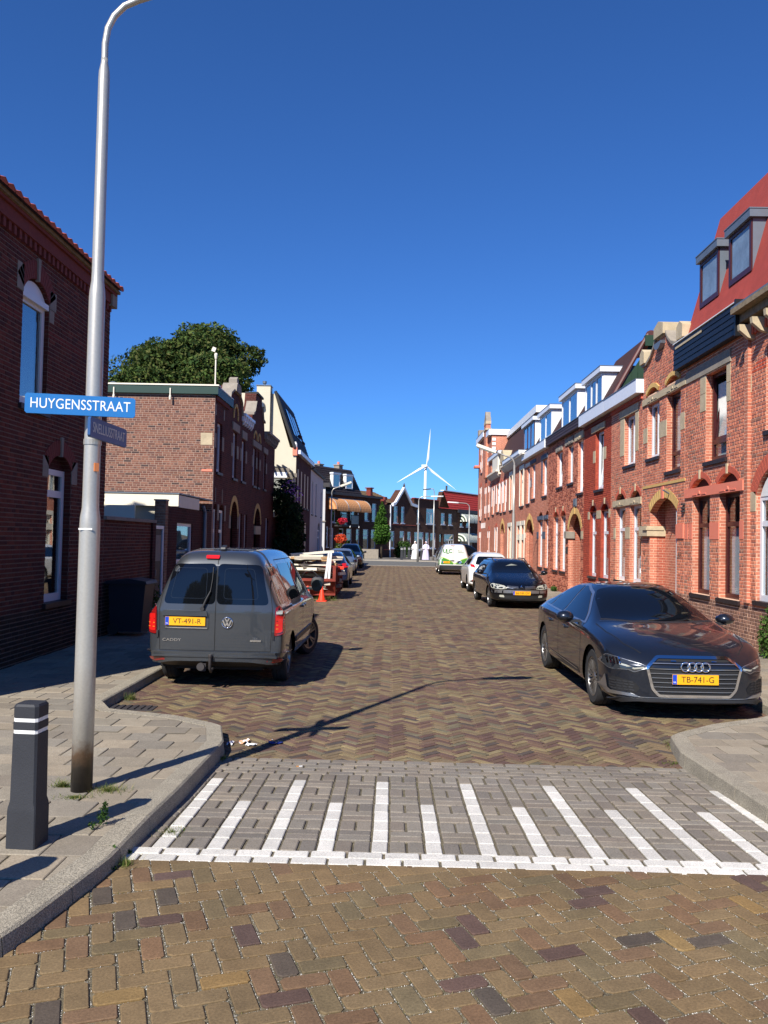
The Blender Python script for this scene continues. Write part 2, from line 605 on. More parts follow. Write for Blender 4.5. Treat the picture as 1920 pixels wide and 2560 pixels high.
# one sheet out to the horizon, with a finer, shaped part under the street
gb = MB()
xs = [-3000, -400, -60, -20, -8, -5, -3, -1.5, 0, 1.5, 3, 5, 8, 20, 60, 400, 3000]
ys = [-3000, -400, -60, -20, -5, 0, 2, 4.6, 7.0, 9, 14, 24, 40, 58, 75, 110, 200, 500, 3500]
vs = [(x, y, road_z(x, y) - .02 if -20 < x < 20 and y < 58 else (-.02)) for y in ys for x in xs]
nx_ = len(xs)
gb.add(vs, [(j * nx_ + i, j * nx_ + i + 1, (j + 1) * nx_ + i + 1, (j + 1) * nx_ + i) for j in range(len(ys) - 1) for i in range(nx_ - 1)])
ground = structure('ground', gb, 'joint')

def pal_pick(pal):
    t = RND.random()
    for w, c in pal:
        if t < w: break
        t -= w
    k = RND.uniform(.88, 1.12)
    h = RND.uniform(-.03, .03)
    return (c[0] * k * (1 + h), c[1] * k, c[2] * k * (1 - h))

PAL_PLATEAU = [(.62, S(146, 122, 88, .62)), (.14, S(142, 112, 84, .60)), (.14, S(140, 122, 90, .58)), (.02, S(160, 130, 84, .62)),
               (.04, S(118, 94, 84, .56)), (.04, S(110, 98, 86, .54))]
PAL_STREET = [(.32, S(140, 120, 92, .66)), (.22, S(130, 104, 86, .64)), (.18, S(118, 92, 82, .62)), (.12, S(154, 136, 100, .68)), (.08, S(104, 92, 84, .6)), (.08, S(130, 120, 96, .64))]
PAL_GREY = [(.6, S(156, 146, 132, .68)), (.4, S(148, 138, 126, .66))]
PAL_WALK = [(.7, S(172, 160, 140, .70)), (.3, S(160, 150, 134, .68))]
WHITE_C = (.64, .61, .55)

def brick_outline(L, W, k):
    """worn outline with eight corners"""
    c = [RND.uniform(.004, .014) * k for _ in range(4)]
    hl, hw = L / 2 - .0055, W / 2 - .0055
    return [(-hl, -hw + c[0]), (-hl + c[0], -hw), (hl - c[1], -hw), (hl, -hw + c[1]), (hl, hw - c[2]), (hl - c[2], hw), (-hl + c[3], hw), (-hl, hw - c[3])]

def paver_mesh(name, L, W, T, matk, k=1.0, bev=.003):
    o = brick_outline(L, W, k)
    n = 8
    ins = [(x * (1 - bev * 2 / L * 1.3), y * (1 - bev * 2 / W * 1.3)) for x, y in o]
    mb = MB()
    vs = [(x, y, T / 2 * 0) for x, y in ins]
    vs = [(x, y, 0) for x, y in ins] + [(x, y, -bev) for x, y in o] + [(x, y, -T) for x, y in o]
    fs = [tuple(range(8))] + [(i, 8 + i, 8 + (i + 1) % n, (i + 1) % n) for i in range(n)] + [(8 + i, 16 + i, 16 + (i + 1) % n, 8 + (i + 1) % n) for i in range(n)]
    mb.add(vs, fs)
    return mb.mesh(name, [matk])

def add_flat_piece(mb, poly, zf, T, c, bev=.003, tilt=0):
    n = len(poly)
    cx = sum(p[0] for p in poly) / n
    cy = sum(p[1] for p in poly) / n
    zt = RND.uniform(-.0015, .0015)
    tx, ty = RND.uniform(-tilt, tilt), RND.uniform(-tilt, tilt)
    def Z(x, y): return zf(x, y) + zt + (x - cx) * tx + (y - cy) * ty
    ins = [(cx + (x - cx) * .96, cy + (y - cy) * .96) for x, y in poly]
    vs = [(x, y, Z(x, y)) for x, y in ins] + [(x, y, Z(x, y) - bev) for x, y in poly] + [(x, y, Z(x, y) - T) for x, y in poly]
    fs = [tuple(range(n))] + [(i, n + i, n + (i + 1) % n, (i + 1) % n) for i in range(n)] if cy > 12 else [tuple(range(n))] + [(i, n + i, n + (i + 1) % n, (i + 1) % n) for i in range(n)] + [(n + i, 2 * n + i, 2 * n + (i + 1) % n, n + (i + 1) % n) for i in range(n)]
    mb.add(vs, fs, 0, c)

def lay(pieces, parent, name, stuff_name, zf, meshes, mat_joined, limit, T=.035, tilt=.012, slope=None):
    """pieces: (cx, cy, rot, L, W, colour, poly or None). The largest-looking 'limit' whole ones become parts of their own."""
    cand = []
    for i, p in enumerate(pieces):
        if p[6] is None and in_view((p[0], p[1], zf(p[0], p[1])), 30):
            q = project((p[0], p[1], zf(p[0], p[1])))
            cand.append((q[2], i))
    cand.sort()
    single = {i for _, i in cand[:limit]}
    mb = MB()
    for i, (cx, cy, rot, L, W, c, poly) in enumerate(pieces):
        if i in single:
            ms = meshes[(round(L, 3), round(W, 3))]
            o = bpy.data.objects.new(name, RND.choice(ms))
            sl = 0 if slope is None else slope(cx, cy)
            Mx = Matrix.Translation((cx, cy, zf(cx, cy) + RND.uniform(-.0015, .0015))) @ Matrix.Rotation(sl + RND.uniform(-tilt, tilt), 4, 'X') @ Matrix.Rotation(rot, 4, 'Z') @ Matrix.Rotation(RND.uniform(-tilt, tilt), 4, 'Y')
            o.color = (*c, 1)
            link(o, parent, Mx)
        else:
            if poly is None:
                ca, sa = math.cos(rot), math.sin(rot)
                ol = brick_outline(L, W, .8) if cy < 7.2 else [(-L / 2 + .004, -W / 2 + .004), (L / 2 - .004, -W / 2 + .004), (L / 2 - .004, W / 2 - .004), (-L / 2 + .004, W / 2 - .004)]
                poly = [(cx + x * ca - y * sa, cy + x * sa + y * ca) for x, y in ol]
            add_flat_piece(mb, poly, zf, T, c, tilt=tilt)
    if mb.v:
        o = mb.build(stuff_name, [mat_joined], parent, I4, fix=True)
        o['kind'] = 'stuff'

def poly_rect(cx, cy, rot, L, W, g=.003):
    ca, sa = math.cos(rot), math.sin(rot)
    return [(cx + x * ca - y * sa, cy + x * sa + y * ca) for x, y in ((-L / 2 + g, -W / 2 + g), (L / 2 - g, -W / 2 + g), (L / 2 - g, W / 2 - g), (-L / 2 + g, W / 2 - g))]

def herring(region, ang, x0, x1, y0, y1, U, pal, clips=(), R=2):
    """region(x, y) -> wanted; clips: half planes (a, b) keep left"""
    out = []
    ca, sa = math.cos(ang), math.sin(ang)
    N = int(max(abs(x0), abs(x1), abs(y1), abs(y0)) * 1.6 / U) + 4
    cxm, cym = (x0 + x1) / 2, (y0 + y1) / 2
    n = int(math.hypot(x1 - x0, y1 - y0) / 2 / U) + 4
    for i in range(-n, n):
        for j in range(-n, n):
            d = (i - j) % (2 * R)
            if d == 0: lx, ly, r = (i + R / 2) * U, (j + .5) * U, 0
            elif d == 2 * R - 1: lx, ly, r = (i + .5) * U, (j + R / 2) * U, math.pi / 2
            else: continue
            lx += RND.uniform(-.003, .003); ly += RND.uniform(-.003, .003)
            wx, wy = cxm + lx * ca - ly * sa, cym + lx * sa + ly * ca
            if not (x0 - .1 < wx < x1 + .1 and y0 - .1 < wy < y1 + .1): continue
            if not region(wx, wy): continue
            rot = ang + r + RND.uniform(-.02, .02)
            poly = None
            for a, b in clips:
                q = poly_rect(wx, wy, rot, R * U, U)
                s_ = [(b[0] - a[0]) * (p[1] - a[1]) - (b[1] - a[1]) * (p[0] - a[0]) for p in q]
                if min(s_) < 0:
                    poly = clip_half(poly or q, a, b)
                    if len(poly) < 3: poly = []
                    if poly == []: break
            if poly == []: continue
            out.append((wx, wy, rot, R * U, U, pal_pick(pal), poly))
    return out

# --- raised junction in tan clinkers
YW0, YW1 = 4.53, 4.73        # the two white rows
plateau = MB().add([(-9, -6, .0925), (9, -6, .0925), (9, YW0, .0925), (-9, YW0, .0925)], [(0, 1, 2, 3)])
plateau = structure('junction_paving', plateau, 'joint')
plateau['label'] = 'raised junction paved in tan clinker bricks'
pc = herring(lambda x, y: x > kerb_at(LK, y) - .1 and x < 4.2 and y < YW0 + .1, math.radians(20), -2.6, 3.2, 2.2, YW0 + .1, .1, PAL_PLATEAU, clips=[((5, YW0), (-5, YW0))])
ms = {(.2, .1): [paver_mesh('paving_brick', .2, .1, .035, 'piece_o', k) for k in (.6, 1, 1.6, .8, 2.0, 1.2)]}
lay(pc, plateau, 'paving_brick', 'paving_bricks_beyond', lambda x, y: .1, ms, 'piece_a', 300, tilt=.006)

# --- sloping ramp in grey concrete blocks with white teeth
ramp = MB().add([(-1.6, YW0, .0915), (2.66, YW0, .0915), (2.66, 7.02, -.0105), (-1.6, 7.02, -.0105)], [(0, 1, 2, 3)])
ramp = structure('speed_ramp', ramp, 'joint')
ramp['label'] = 'sloping speed ramp of grey blocks with white teeth'
def ramp_curve(x): return -.035 * (x / 2.6) ** 2 * (1 if x > 0 else .6)
def ramp_z(x, y): return road_z(x, y) + .0005
gpc, wpc = [], []
def addp(lst, cx, cy, rot, L, W, col):
    cy += ramp_curve(cx)
    q = poly_rect(cx, cy, rot, L, W)
    lst.append((cx + RND.uniform(-.002, .002), cy + RND.uniform(-.002, .002), rot + RND.uniform(-.008, .008), L, W, col, None))
def wcol():
    k = RND.uniform(.82, 1.04)
    return tuple(c * k for c in WHITE_C)
# border rows (0.2 long, 0.1 deep)
for row in range(2):
    x = -1.55 + row * .1
    if row == 1: x -= .0
    while x < 2.7:
        addp(wpc, x + .1, YW0 + .05 + row * .1, 0, .2, .1, wcol())
        x += .205
P0 = -1.28          # first long tooth centre; pitch .31
k = 0
x = P0 - .31 * 2
TE = .31
while x < 2.9:
    is_long = k % 2 == 0
    nl = 8 if is_long else 5
    for j in range(11):
        yc = YW1 + .1 + j * .2
        if j < 9:
            white = j < nl and x > -1.32
            addp(wpc if white else gpc, x, yc, math.pi / 2, .2, .1, wcol() if white else pal_pick(PAL_GREY))
    # between teeth: two upright, two lying
    xc = x + .155
    y = YW1
    while y < YW1 + 1.79:
        for sx in (-1, 1):
            addp(gpc, xc + sx * .0525, y + .1, math.pi / 2, .2, .1, pal_pick(PAL_GREY))
        y += .2
        for r in range(2):
            if y < YW1 + 1.79:
                addp(gpc, xc, y + .05, 0, .2, .1, pal_pick(PAL_GREY))
                y += .1
    x += TE
    k += 1
yend = YW1 + 1.8
rows = 5
for r in range(rows):
    x = -1.7 + (r % 2) * .1
    while x < 2.9:
        addp(gpc, x + .1, yend + .05 + r * .1, 0, .2, .1, pal_pick(PAL_GREY))
        x += .205
def keep_ramp(lst):
    return [p for p in lst if p[0] > kerb_at(LK, p[1]) - .02 and p[0] < kerb_at(RK, p[1]) + .02]
gm = {(.2, .1): [paver_mesh('ramp_block', .2, .1, .035, 'conc_o', k, .005) for k in (.4, .6, .9)]}
wm_ = {(.2, .1): [paver_mesh('white_block', .2, .1, .035, 'conc_o', k, .004) for k in (.3, .5)]}
sl = lambda x, y: -math.atan(.1 / 2.4) if y > 4.7 else 0
lay(keep_ramp(gpc), ramp, 'ramp_block', 'ramp_blocks_beyond', ramp_z, gm, 'conc_a', 300, tilt=.006, slope=sl)
lay(keep_ramp(wpc), ramp, 'white_block', 'white_blocks_beyond', ramp_z, wm_, 'conc_a', 300, tilt=.004, slope=sl)
YR = yend + rows * .1      # end of the ramp

# --- street in herringbone clinkers
street = MB().add([(-3.4, YR - .05, -.0075), (4.5, YR - .05, -.0075), (4.5, 60, -.0075), (-3.4, 60, -.0075)], [(0, 1, 2, 3)])
street = structure('street', street, 'joint')
street['label'] = 'street of mixed brown clinkers laid in herringbone'
pal_s = PAL_STREET
st = herring(lambda x, y: kerb_at(LK, y) - .12 < x < kerb_at(RK, y) + .12 and y < 59.2, math.radians(45), -3.3, 4.5, YR - .1, 59.2, .0667, pal_s, R=3, clips=[((-5, YR + ramp_curve(0)), (5, YR + ramp_curve(0))), ((5, 59), (-5, 59))])
ms2 = {(.2, .067): [paver_mesh('street_brick', .2, .0667, .035, 'piece_o', k, .002) for k in (.3, .6, .9)]}
lay(st, street, 'street_brick', 'street_bricks_beyond', lambda x, y: .0, ms2, 'piece_a', 300, T=.02, tilt=.012)

# --- crossing road behind, with its far pavement
cross = MB().add([(-60, 59, .004), (60, 59, .004), (60, 72, .004), (-60, 72, .004)], [(0, 1, 2, 3)])
structure('crossing_road', cross, 'asphalt')['label'] = 'grey crossing road at the end of the street'
fp = MB().box(-60, 60, 72, 140, -.1, .1)
M['farpave'] = mat('far_pavement', S(150, 143, 132, .62), .95, var=.15, scale=1.2, bump=.2)
structure('far_pavement', fp, 'farpave')['label'] = 'light pavement in front of the far row of houses'
M['kerb_far'] = mat('far_kerb', S(185, 175, 160, .7), .9, var=.1)
structure('far_kerb', MB().box(-60, 60, 71.8, 72.0, -.1, .104), 'kerb_far')['label'] = 'pale kerb of the far pavement'
structure('road_edge_band', MB().box(-20, 20, 59.0, 59.35, -.1, .012), 'kerb_far')['label'] = 'pale band where the bricks meet the road'

# --- pavements
def pavement(name, label, K, left, xfar, nlimit, y0):
    mb = MB()
    ysp = sorted({y for _, y in K if y > y0} | {y0, 6.0, 6.5, 7, 8.5})
    for a, b in zip(ysp, ysp[1:]):
        xa, xb = kerb_at(K, a), kerb_at(K, b)
        mb.add([(xa, a, walk_z(a) - .007), (xfar, a, walk_z(a) - .007), (xfar, b, walk_z(b) - .007), (xb, b, walk_z(b) - .007)], [(0, 1, 2, 3)])
    base = structure(name, mb, 'joint')
    base['label'] = label
    pcs = []
    U = .3
    ang = math.radians(-3 if left else 3)
    ca, sa = math.cos(ang), math.sin(ang)
    x_lo, x_hi = (xfar, -1.2) if left else (2.2, xfar)
    for r in range(-20, 190):
        for c in range(-30, 30):
            lx, ly = (c + .5 * (r % 2)) * U, r * U
            wx, wy = lx * ca - ly * sa * (1 if r < 40 else 1), ly
            wx = lx + (0 if left else 0)
            if not (y0 < wy < 57 and x_lo - .2 < wx < x_hi + .2): continue
            kx = kerb_at(K, wy)
            if left and wx > kx + .25 or (not left) and wx < kx - .25: continue
            rot = 0
            q = poly_rect(wx, wy, rot, U, U, .003)
            q2 = clip_to_kerb(q, K, left, .075)
            if len(q2) < 3: continue
            whole = len(q2) == 4 and all(abs(a[0] - b[0]) + abs(a[1] - b[1]) < 1e-6 for a, b in zip(q, q2))
            if wy > 27 and not left: pass
            pcs.append((wx, wy, rot + RND.uniform(-.006, .006), U, U, pal_pick(PAL_WALK), None if whole else q2))
    key = (.3, .3)
    m3 = {key: [paver_mesh('pavement_tile', .3, .3, .03, 'conc_o', k, .004) for k in (.3, .5)]}
    lay(pcs, base, 'pavement_tile', 'pavement_tiles_beyond', lambda x, y: walk_z(y), m3, 'conc_a', nlimit, T=.03, tilt=.006)
    return base
pav_l = pavement('left_pavement', 'grey tiled pavement on the left', LK, True, -5.0, 300, 2.4)
pav_r = pavement('right_pavement', 'grey tiled pavement along the right house row', RK, False, 6.07, 260, 5.0)

def kerb_line(K, parent, left, ymax=57.0):
    """kerb stones one by one along the line"""
    pts = [Vector((x, y)) for x, y in K]
    d, seg, L = [0], [], 0
    for a, b in zip(pts, pts[1:]):
        L += (b - a).length
        d.append(L)
    def at(s_):
        for i in range(len(pts) - 1):
            if s_ <= d[i + 1]:
                t = (s_ - d[i]) / (d[i + 1] - d[i])
                return pts[i].lerp(pts[i + 1], t), (pts[i + 1] - pts[i]).normalized()
        return pts[-1], (pts[-1] - pts[-2]).normalized()
    s0 = 0
    while s0 < L - .1:
        ln = .5 if s0 < 9.5 else 1.0
        s1 = min(s0 + ln - .006, L)
        mb = MB()
        n = 5
        prof = [(-.075, -.16), (-.075, 0), (.055, 0), (.068, -.012), (.085, -.16)]     # across: inside -> road side
        rings = []
        for i in range(n):
            p, t = at(s0 + (s1 - s0) * i / (n - 1))
            nrm = Vector((t.y, -t.x)) if left else Vector((-t.y, t.x))
            z = walk_z(p.y) + .004
            rings.append([(p.x + nrm.x * a, p.y + nrm.y * a, z + h) for a, h in prof])
        vs = [v for r_ in rings for v in r_]
        m = len(prof)
        fs = [(i * m + k, i * m + (k + 1) % m, (i + 1) * m + (k + 1) % m, (i + 1) * m + k) for i in range(n - 1) for k in range(m)]
        fs += [tuple(range(m)), tuple(range((n - 1) * m, n * m))]
        mb.add(vs, fs)
        mb.build('kerb_stone', ['kerb'], parent)
        s0 += ln
kerb_line(LK, pav_l, True)
kerb_line(RK, pav_r, False)

# drain grate in the gutter on the left
dg = thing('drain_grate', 'small dark iron drain grate in the gutter behind the van', 'drain', (-2.78, 8.9, .0))
mb = MB()
mb.box(-2.98, -2.5, 8.78, 9.02, -.015, .008)
mb.build('frame', ['iron'], dg)
for i in range(6):
    MB().box(-2.95 + i * .072, -2.91 + i * .072, 8.8, 9.0, .008, .018).build('bar', ['iron'], dg)
# ------------------------------------------------------------------ facades
class Facade:
    """a house front: positions along the street are given as a, heights as z, depth as y (outward positive)"""
    def __init__(s, F, sgn=1):
        s.F, s.g = F, sgn
    def r(s, a0, a1):
        return (a0, a1) if s.g > 0 else (-a1, -a0)
    def pts(s, p):
        return [(s.g * a, z) for a, z in p]

FR = Facade(frame_of((6.07, 0, 0), (0, 1, 0), (-1, 0, 0)), 1)
FL = Facade(frame_of((-4.96, 0, 0), (0, -1, 0), (1, 0, 0)), -1)
_d = Vector((16.2, 27, 0)).normalized()
FF = Facade(frame_of((-6.0, 73.0, 0), (_d.x, _d.y, 0), (_d.y, -_d.x, 0)), 1)

def rect(a0, a1, z0, z1):
    return [(a0, z0), (a1, z0), (a1, z1), (a0, z1)]

def arch_poly(a0, a1, z0, zs, h, n=10):
    w = (a1 - a0) / 2
    c = (a0 + a1) / 2
    R_ = (w * w + h * h) / (2 * h)
    zc = zs + h - R_
    t0 = math.asin(min(1, w / R_))
    if h > w: t0 = math.pi - t0
    p = [(a0, z0), (a1, z0)]
    for i in range(n + 1):
        t = t0 - 2 * t0 * i / n
        p.append((c + R_ * math.sin(t), zc + R_ * math.cos(t)))
    return p

def in_poly(x, y, P):
    c = False
    j = len(P) - 1
    for i in range(len(P)):
        if (P[i][1] > y) != (P[j][1] > y) and x < (P[j][0] - P[i][0]) * (y - P[i][1]) / (P[j][1] - P[i][1]) + P[i][0]:
            c = not c
        j = i
    return c

def scan(P, z):
    xs_ = []
    j = len(P) - 1
    for i in range(len(P)):
        if (P[i][1] > z) != (P[j][1] > z):
            xs_.append((P[j][0] - P[i][0]) * (z - P[i][1]) / (P[j][1] - P[i][1]) + P[i][0])
        j = i
    xs_.sort()
    return list(zip(xs_[::2], xs_[1::2]))

def wall_mesh(name, fc, outer, holes, mats, depth=8.0, reveal=.16, reveal_mat=1, parent=None, back=None):
    if len(mats) < 2: mats = mats + [{'mortar_r': 'bk_r', 'mortar_d': 'bk_l', 'mortar_w': 'bk_l'}.get(mats[0], mats[0])]
    outer = fc.pts(outer)
    hs = [fc.pts(h) for h in holes]
    V, E = [], []
    for P in [outer] + hs:
        b = len(V)
        V += [Vector(p) for p in P]
        E += [(b + i, b + (i + 1) % len(P)) for i in range(len(P))]
    res = delaunay_2d_cdt(V, E, [], 0, 1e-5)
    vs, fs = res[0], res[2]
    mb = MB()
    keep = []
    for f in fs:
        cx = sum(vs[i].x for i in f) / len(f)
        cy = sum(vs[i].y for i in f) / len(f)
        if in_poly(cx, cy, outer) and not any(in_poly(cx, cy, h) for h in hs):
            keep.append(tuple(f))
    mb.add([(v.x, 0, v.y) for v in vs], keep, 0)
    def loop(P, d, m):
        n = len(P)
        mb.add([(x, 0, z) for x, z in P] + [(x, -d, z) for x, z in P], [(i, (i + 1) % n, n + (i + 1) % n, n + i) for i in range(n)], m)
    loop(outer, depth, 0)
    for h in hs:
        loop(h, reveal, reveal_mat)
    return mb.build(name, mats, parent, fc.F, fix=False)

BRICK_ME = {}
def brick_me(L, key):
    k = (round(L, 3), key)
    if k not in BRICK_ME:
        mb = MB()
        h = .046
        y = .007
        i = .003
        a, b = L / 2, h / 2
        mb.add([(-a + i, y, -b + i), (a - i, y, -b + i), (a - i, y, b - i), (-a + i, y, b - i), (-a, y - .004, -b), (a, y - .004, -b), (a, y - .004, b), (-a, y - .004, b),
                (-a, -.002, -b), (a, -.002, -b), (a, -.002, b), (-a, -.002, b)],
               [(0, 1, 2, 3)] + [(j, 4 + j, 4 + (j + 1) % 4, (j + 1) % 4) for j in range(4)] + [(4 + j, 8 + j, 8 + (j + 1) % 4, 4 + (j + 1) % 4) for j in range(4)])
        BRICK_ME[k] = mb.mesh('brick', ['wallb_o'])
    return BRICK_ME[k]

def brickfill(house, fc, outer, holes, pal, single=0, plinth=None, plinth_z=.86, pitch=.06, extra=None, wname='facing_bricks'):
    outer = fc.pts(outer)
    hs = [fc.pts(h) for h in holes]
    z0 = min(p[1] for p in outer)
    z1 = max(p[1] for p in outer)
    items = []
    nrow = int((z1 - z0) / pitch)
    for r in range(nrow):
        zc = z0 + (r + .5) * pitch
        ins = scan(outer, zc)
        cut = []
        for h in hs:
            for zz in (zc - .022, zc, zc + .022):
                cut += scan(h, zz)
        for a, b in ins:
            spans = [(a, b)]
            for c0, c1 in cut:
                nsp = []
                for s0, s1 in spans:
                    if c1 <= s0 or c0 >= s1: nsp.append((s0, s1)); continue
                    if c0 > s0: nsp.append((s0, c0))
                    if c1 < s1: nsp.append((c1, s1))
                spans = nsp
            hd = r % 2
            st = .107 if hd else .214
            off = (.053 if (r // 2) % 2 else 0) + (.0 if hd else .0535)
            for s0, s1 in spans:
                k = math.floor((s0 - off) / st)
                while True:
                    b0, b1 = k * st + off, (k + 1) * st + off
                    if b0 >= s1: break
                    k += 1
                    c0, c1 = max(b0, s0) + .0065, min(b1, s1) - .0065
                    if c1 - c0 < .02: continue
                    full = abs((c1 - c0) - (st - .013)) < 1e-4
                    items.append(((c0 + c1) / 2, zc, c1 - c0, full))
    sing = set()
    if single:
        cd = []
        for i, (u, z, L, full) in enumerate(items):
            if not full: continue
            w = fc.F @ Vector((u, 0, z))
            if in_view(w, 20):
                q = project(w)
                cd.append((q[2], i))
        cd.sort()
        sing = {i for _, i in cd[:single]}
    mb = MB()
    vs, fs, cs = [], [], []
    for i, (u, z, L, full) in enumerate(items):
        P_ = plinth if plinth and z < plinth_z + RND.uniform(-.004, .004) else pal
        c = pal_pick(P_)
        if extra:
            e = extra(fc.g * u, z)
            if e: c = pal_pick(e)
        if i in sing:
            o = bpy.data.objects.new('brick', brick_me(L, 0))
            o.color = (*c, 1)
            link(o, house, fc.F @ Matrix.Translation((u, 0, z)))
            continue
        j = RND.uniform(-.0015, .0015)
        y = .006 + j
        a0, a1, b0, b1 = u - L / 2, u + L / 2, z - .023, z + .023
        b = len(vs)
        vs += [(a0 + .002, y, b0 + .002), (a1 - .002, y, b0 + .002), (a1 - .002, y, b1 - .002), (a0 + .002, y, b1 - .002), (a0, -.002, b0), (a1, -.002, b0), (a1, -.002, b1), (a0, -.002, b1)]
        fs += [(b, b + 1, b + 2, b + 3), (b, b + 4, b + 5, b + 1), (b + 1, b + 5, b + 6, b + 2), (b + 2, b + 6, b + 7, b + 3), (b + 3, b + 7, b + 4, b)]
        cs += [c] * 5
    mb.v, mb.f, mb.c, mb.m, mb.has_c = vs, fs, cs, [0] * len(fs), True
    if vs:
        o = mb.build(wname, ['wallb_a'], house, fc.F, fix=False)
        o['kind'] = 'stuff'

def fbox(fc, a0, a1, y0, y1, z0, z1, name, m, parent, mb=None):
    x0, x1 = fc.r(a0, a1)
    b = mb or MB()
    b.box(x0, x1, y0, y1, z0, z1)
    return b if mb is not None else b.build(name, [m], parent, fc.F)

def window(h, fc, a0, a1, z0, z1, fr='white_shade', transom=None, mull=(), curtain=None, tilt=False, dep=.10, fw=.055, sill='sill', interior='room', pane='pane', top_h=0, simple=False, blind=None, proud=0, sillout=.05, name='window', label=None):
    x0, x1 = fc.r(a0, a1)
    yf, yb = -dep + proud, -dep - .06
    mb = MB()
    e = .0
    mb.box(x0 + e, x0 + fw, yb, yf, z0 + e, z1 - e)
    mb.box(x1 - fw, x1 - e, yb, yf, z0 + e, z1 - e)
    mb.box(x0 + fw, x1 - fw, yb, yf, z1 - fw - top_h, z1 - e)
    mb.box(x0 + fw, x1 - fw, yb, yf, z0 + e, z0 + fw * 1.3)
    if transom:
        mb.box(x0 + fw, x1 - fw, yb + .003, yf - .003, transom - fw * .6, transom + fw * .6)
    for u in mull:
        uu = x0 + (x1 - x0) * u
        mb.box(uu - fw * .45, uu + fw * .45, yb + .004, yf - .004, z0 + fw, (transom or z1) - fw * .6)
    w = mb.build(name, [fr], h, fc.F)
    if label: w['label'] = label
    zt = z1 - fw - top_h
    cells = [(z0 + fw * 1.3, transom - fw * .6), (transom + fw * .6, zt)] if transom else [(z0 + fw * 1.3, zt)]
    for i, (c0, c1) in enumerate(cells):
        if tilt and i == (0 if tilt == 1 else 1 if len(cells) > 1 else 0):
            # sash tilted inwards at the top
            hgt = c1 - c0
            T = fc.F @ Matrix.Translation((0, yf - .02, c0)) @ Matrix.Rotation(math.radians(7), 4, 'X')
            sb = MB()
            sw = .05
            sb.box(x0 + fw, x0 + fw + sw, -.04, 0, 0, hgt)
            sb.box(x1 - fw - sw, x1 - fw, -.04, 0, 0, hgt)
            sb.box(x0 + fw + sw, x1 - fw - sw, -.04, 0, 0, sw)
            sb.box(x0 + fw + sw, x1 - fw - sw, -.04, 0, hgt - sw, hgt)
            sb.build('sash', [fr], w, T)
            MB().box(x0 + fw + sw, x1 - fw - sw, -.024, -.016, sw, hgt - sw).build('pane', [pane], w, T)
        else:
            MB().box(x0 + fw, x1 - fw, yb + .026, yb + .034, c0, c1).build('pane', [pane], w, fc.F)
    # room behind the glass
    rb = MB()
    X0, X1, Z0, Z1, Y0, Y1 = x0 + .002, x1 - .002, z0 + .002, z1 - .002, -.55 - dep, yb - .001
    rb.box(X0, X1, Y0, Y1, Z0, Z1, skip=('+y',))
    rb.build('interior', [interior], w, fc.F, fix=False)
    if curtain:
        kind, cz0, cz1 = curtain
        cb = MB()
        n = max(6, int((x1 - x0) / .025))
        vs, fs = [], []
        for k in range(n + 1):
            u = x0 + fw + (x1 - x0 - 2 * fw) * k / n
            yy = yb - .035 + .010 * math.sin(k * 2.1)
            vs += [(u, yy, cz0), (u, yy, cz1)]
        fs = [(2 * k, 2 * k + 2, 2 * k + 3, 2 * k + 1) for k in range(n)]
        cb.add(vs, fs)
        cb.build('curtain', [kind], w, fc.F, fix=False)
    if sill:
        MB().box(x0 - .05, x1 + .05, -dep + .001, sillout, z0 - .075, z0 - .002).build('sill', [sill], w, fc.F)
    return w

def arch_ring(h, fc, a0, a1, zs, hgt, m='redsoldier', rw=.2, n=13, key=None, single=True, proud=.012, name='arch_brick'):
    x0, x1 = fc.r(a0, a1)
    w, c = (x1 - x0) / 2, (x0 + x1) / 2
    R_ = (w * w + hgt * hgt) / (2 * hgt)
    zc = zs + hgt - R_
    t0 = math.asin(min(1, w / R_))
    if hgt > w: t0 = math.pi - t0
    mb = MB()
    for i in range(n):
        ta, tb = -t0 + 2 * t0 * (i + .06) / n, -t0 + 2 * t0 * (i + .94) / n
        if key and i == n // 2: 
            kb = MB()
            kb.prism([(c + math.sin(t) * r, zc + math.cos(t) * r) for t, r in ((ta, R_ - .02), (tb, R_ - .02), (tb * 1.1, R_ + rw + .05), (ta * 1.1 - .001, R_ + rw + .05))], -.02, proud + .02)
            kb.build('keystone', [key], h, fc.F)
            continue
        P = [(c + math.sin(t) * r, zc + math.cos(t) * r) for t, r in ((ta, R_), (tb, R_), (tb, R_ + rw), (ta, R_ + rw))]
        if single:
            MB().prism(P, -.01, proud).build(name, [m], h, fc.F)
        else:
            mb.prism(P, -.01, proud)
    if mb.v:
        mb.build('arch', [m], h, fc.F)

M['redsoldier'] = mat('red_arch_brick', S(204, 98, 74, .85), .85, var=.2, scale=20, bump=.2)
M['redsoldier_d'] = mat('dark_red_arch_brick', S(140, 62, 52, .7), .85, var=.2, scale=20, bump=.2)
M['yellowsoldier'] = mat('yellow_arch_brick', S(222, 182, 112, .85), .85, var=.2, scale=20, bump=.2)

def tympanum(h, fc, a0, a1, zs, hgt, holes, m='recess'):
    """arched dark recess above a window"""
    P = arch_poly(a0, a1, zs, zs + .001, hgt)
    holes.append(P)
    q = [(fc.g * a, z) for a, z in P]
    MB().prism(q, -.12, -.10).build('tympanum', [m], h, fc.F)

def lintel(h, fc, a0, a1, z0, z1, m, orn=(), proud=.035):
    mb = MB()
    x0, x1 = fc.r(a0, a1)
    mb.box(x0, x1, -.05, proud, z0, z1)
    for u in orn:
        uu = fc.g * u
        mb.prism([(uu + .06 * math.cos(t), z0 + .05 + .06 * math.sin(t)) for t in [math.pi * k / 6 for k in range(7)]], proud, proud + .015)
        for sd in (-1, 1):
            mb.box(uu + sd * .24 - .12, uu + sd * .24 + .12, proud, proud + .01, z0 + .03, z0 + .048)
    return mb.build('lintel', [m], h, fc.F)

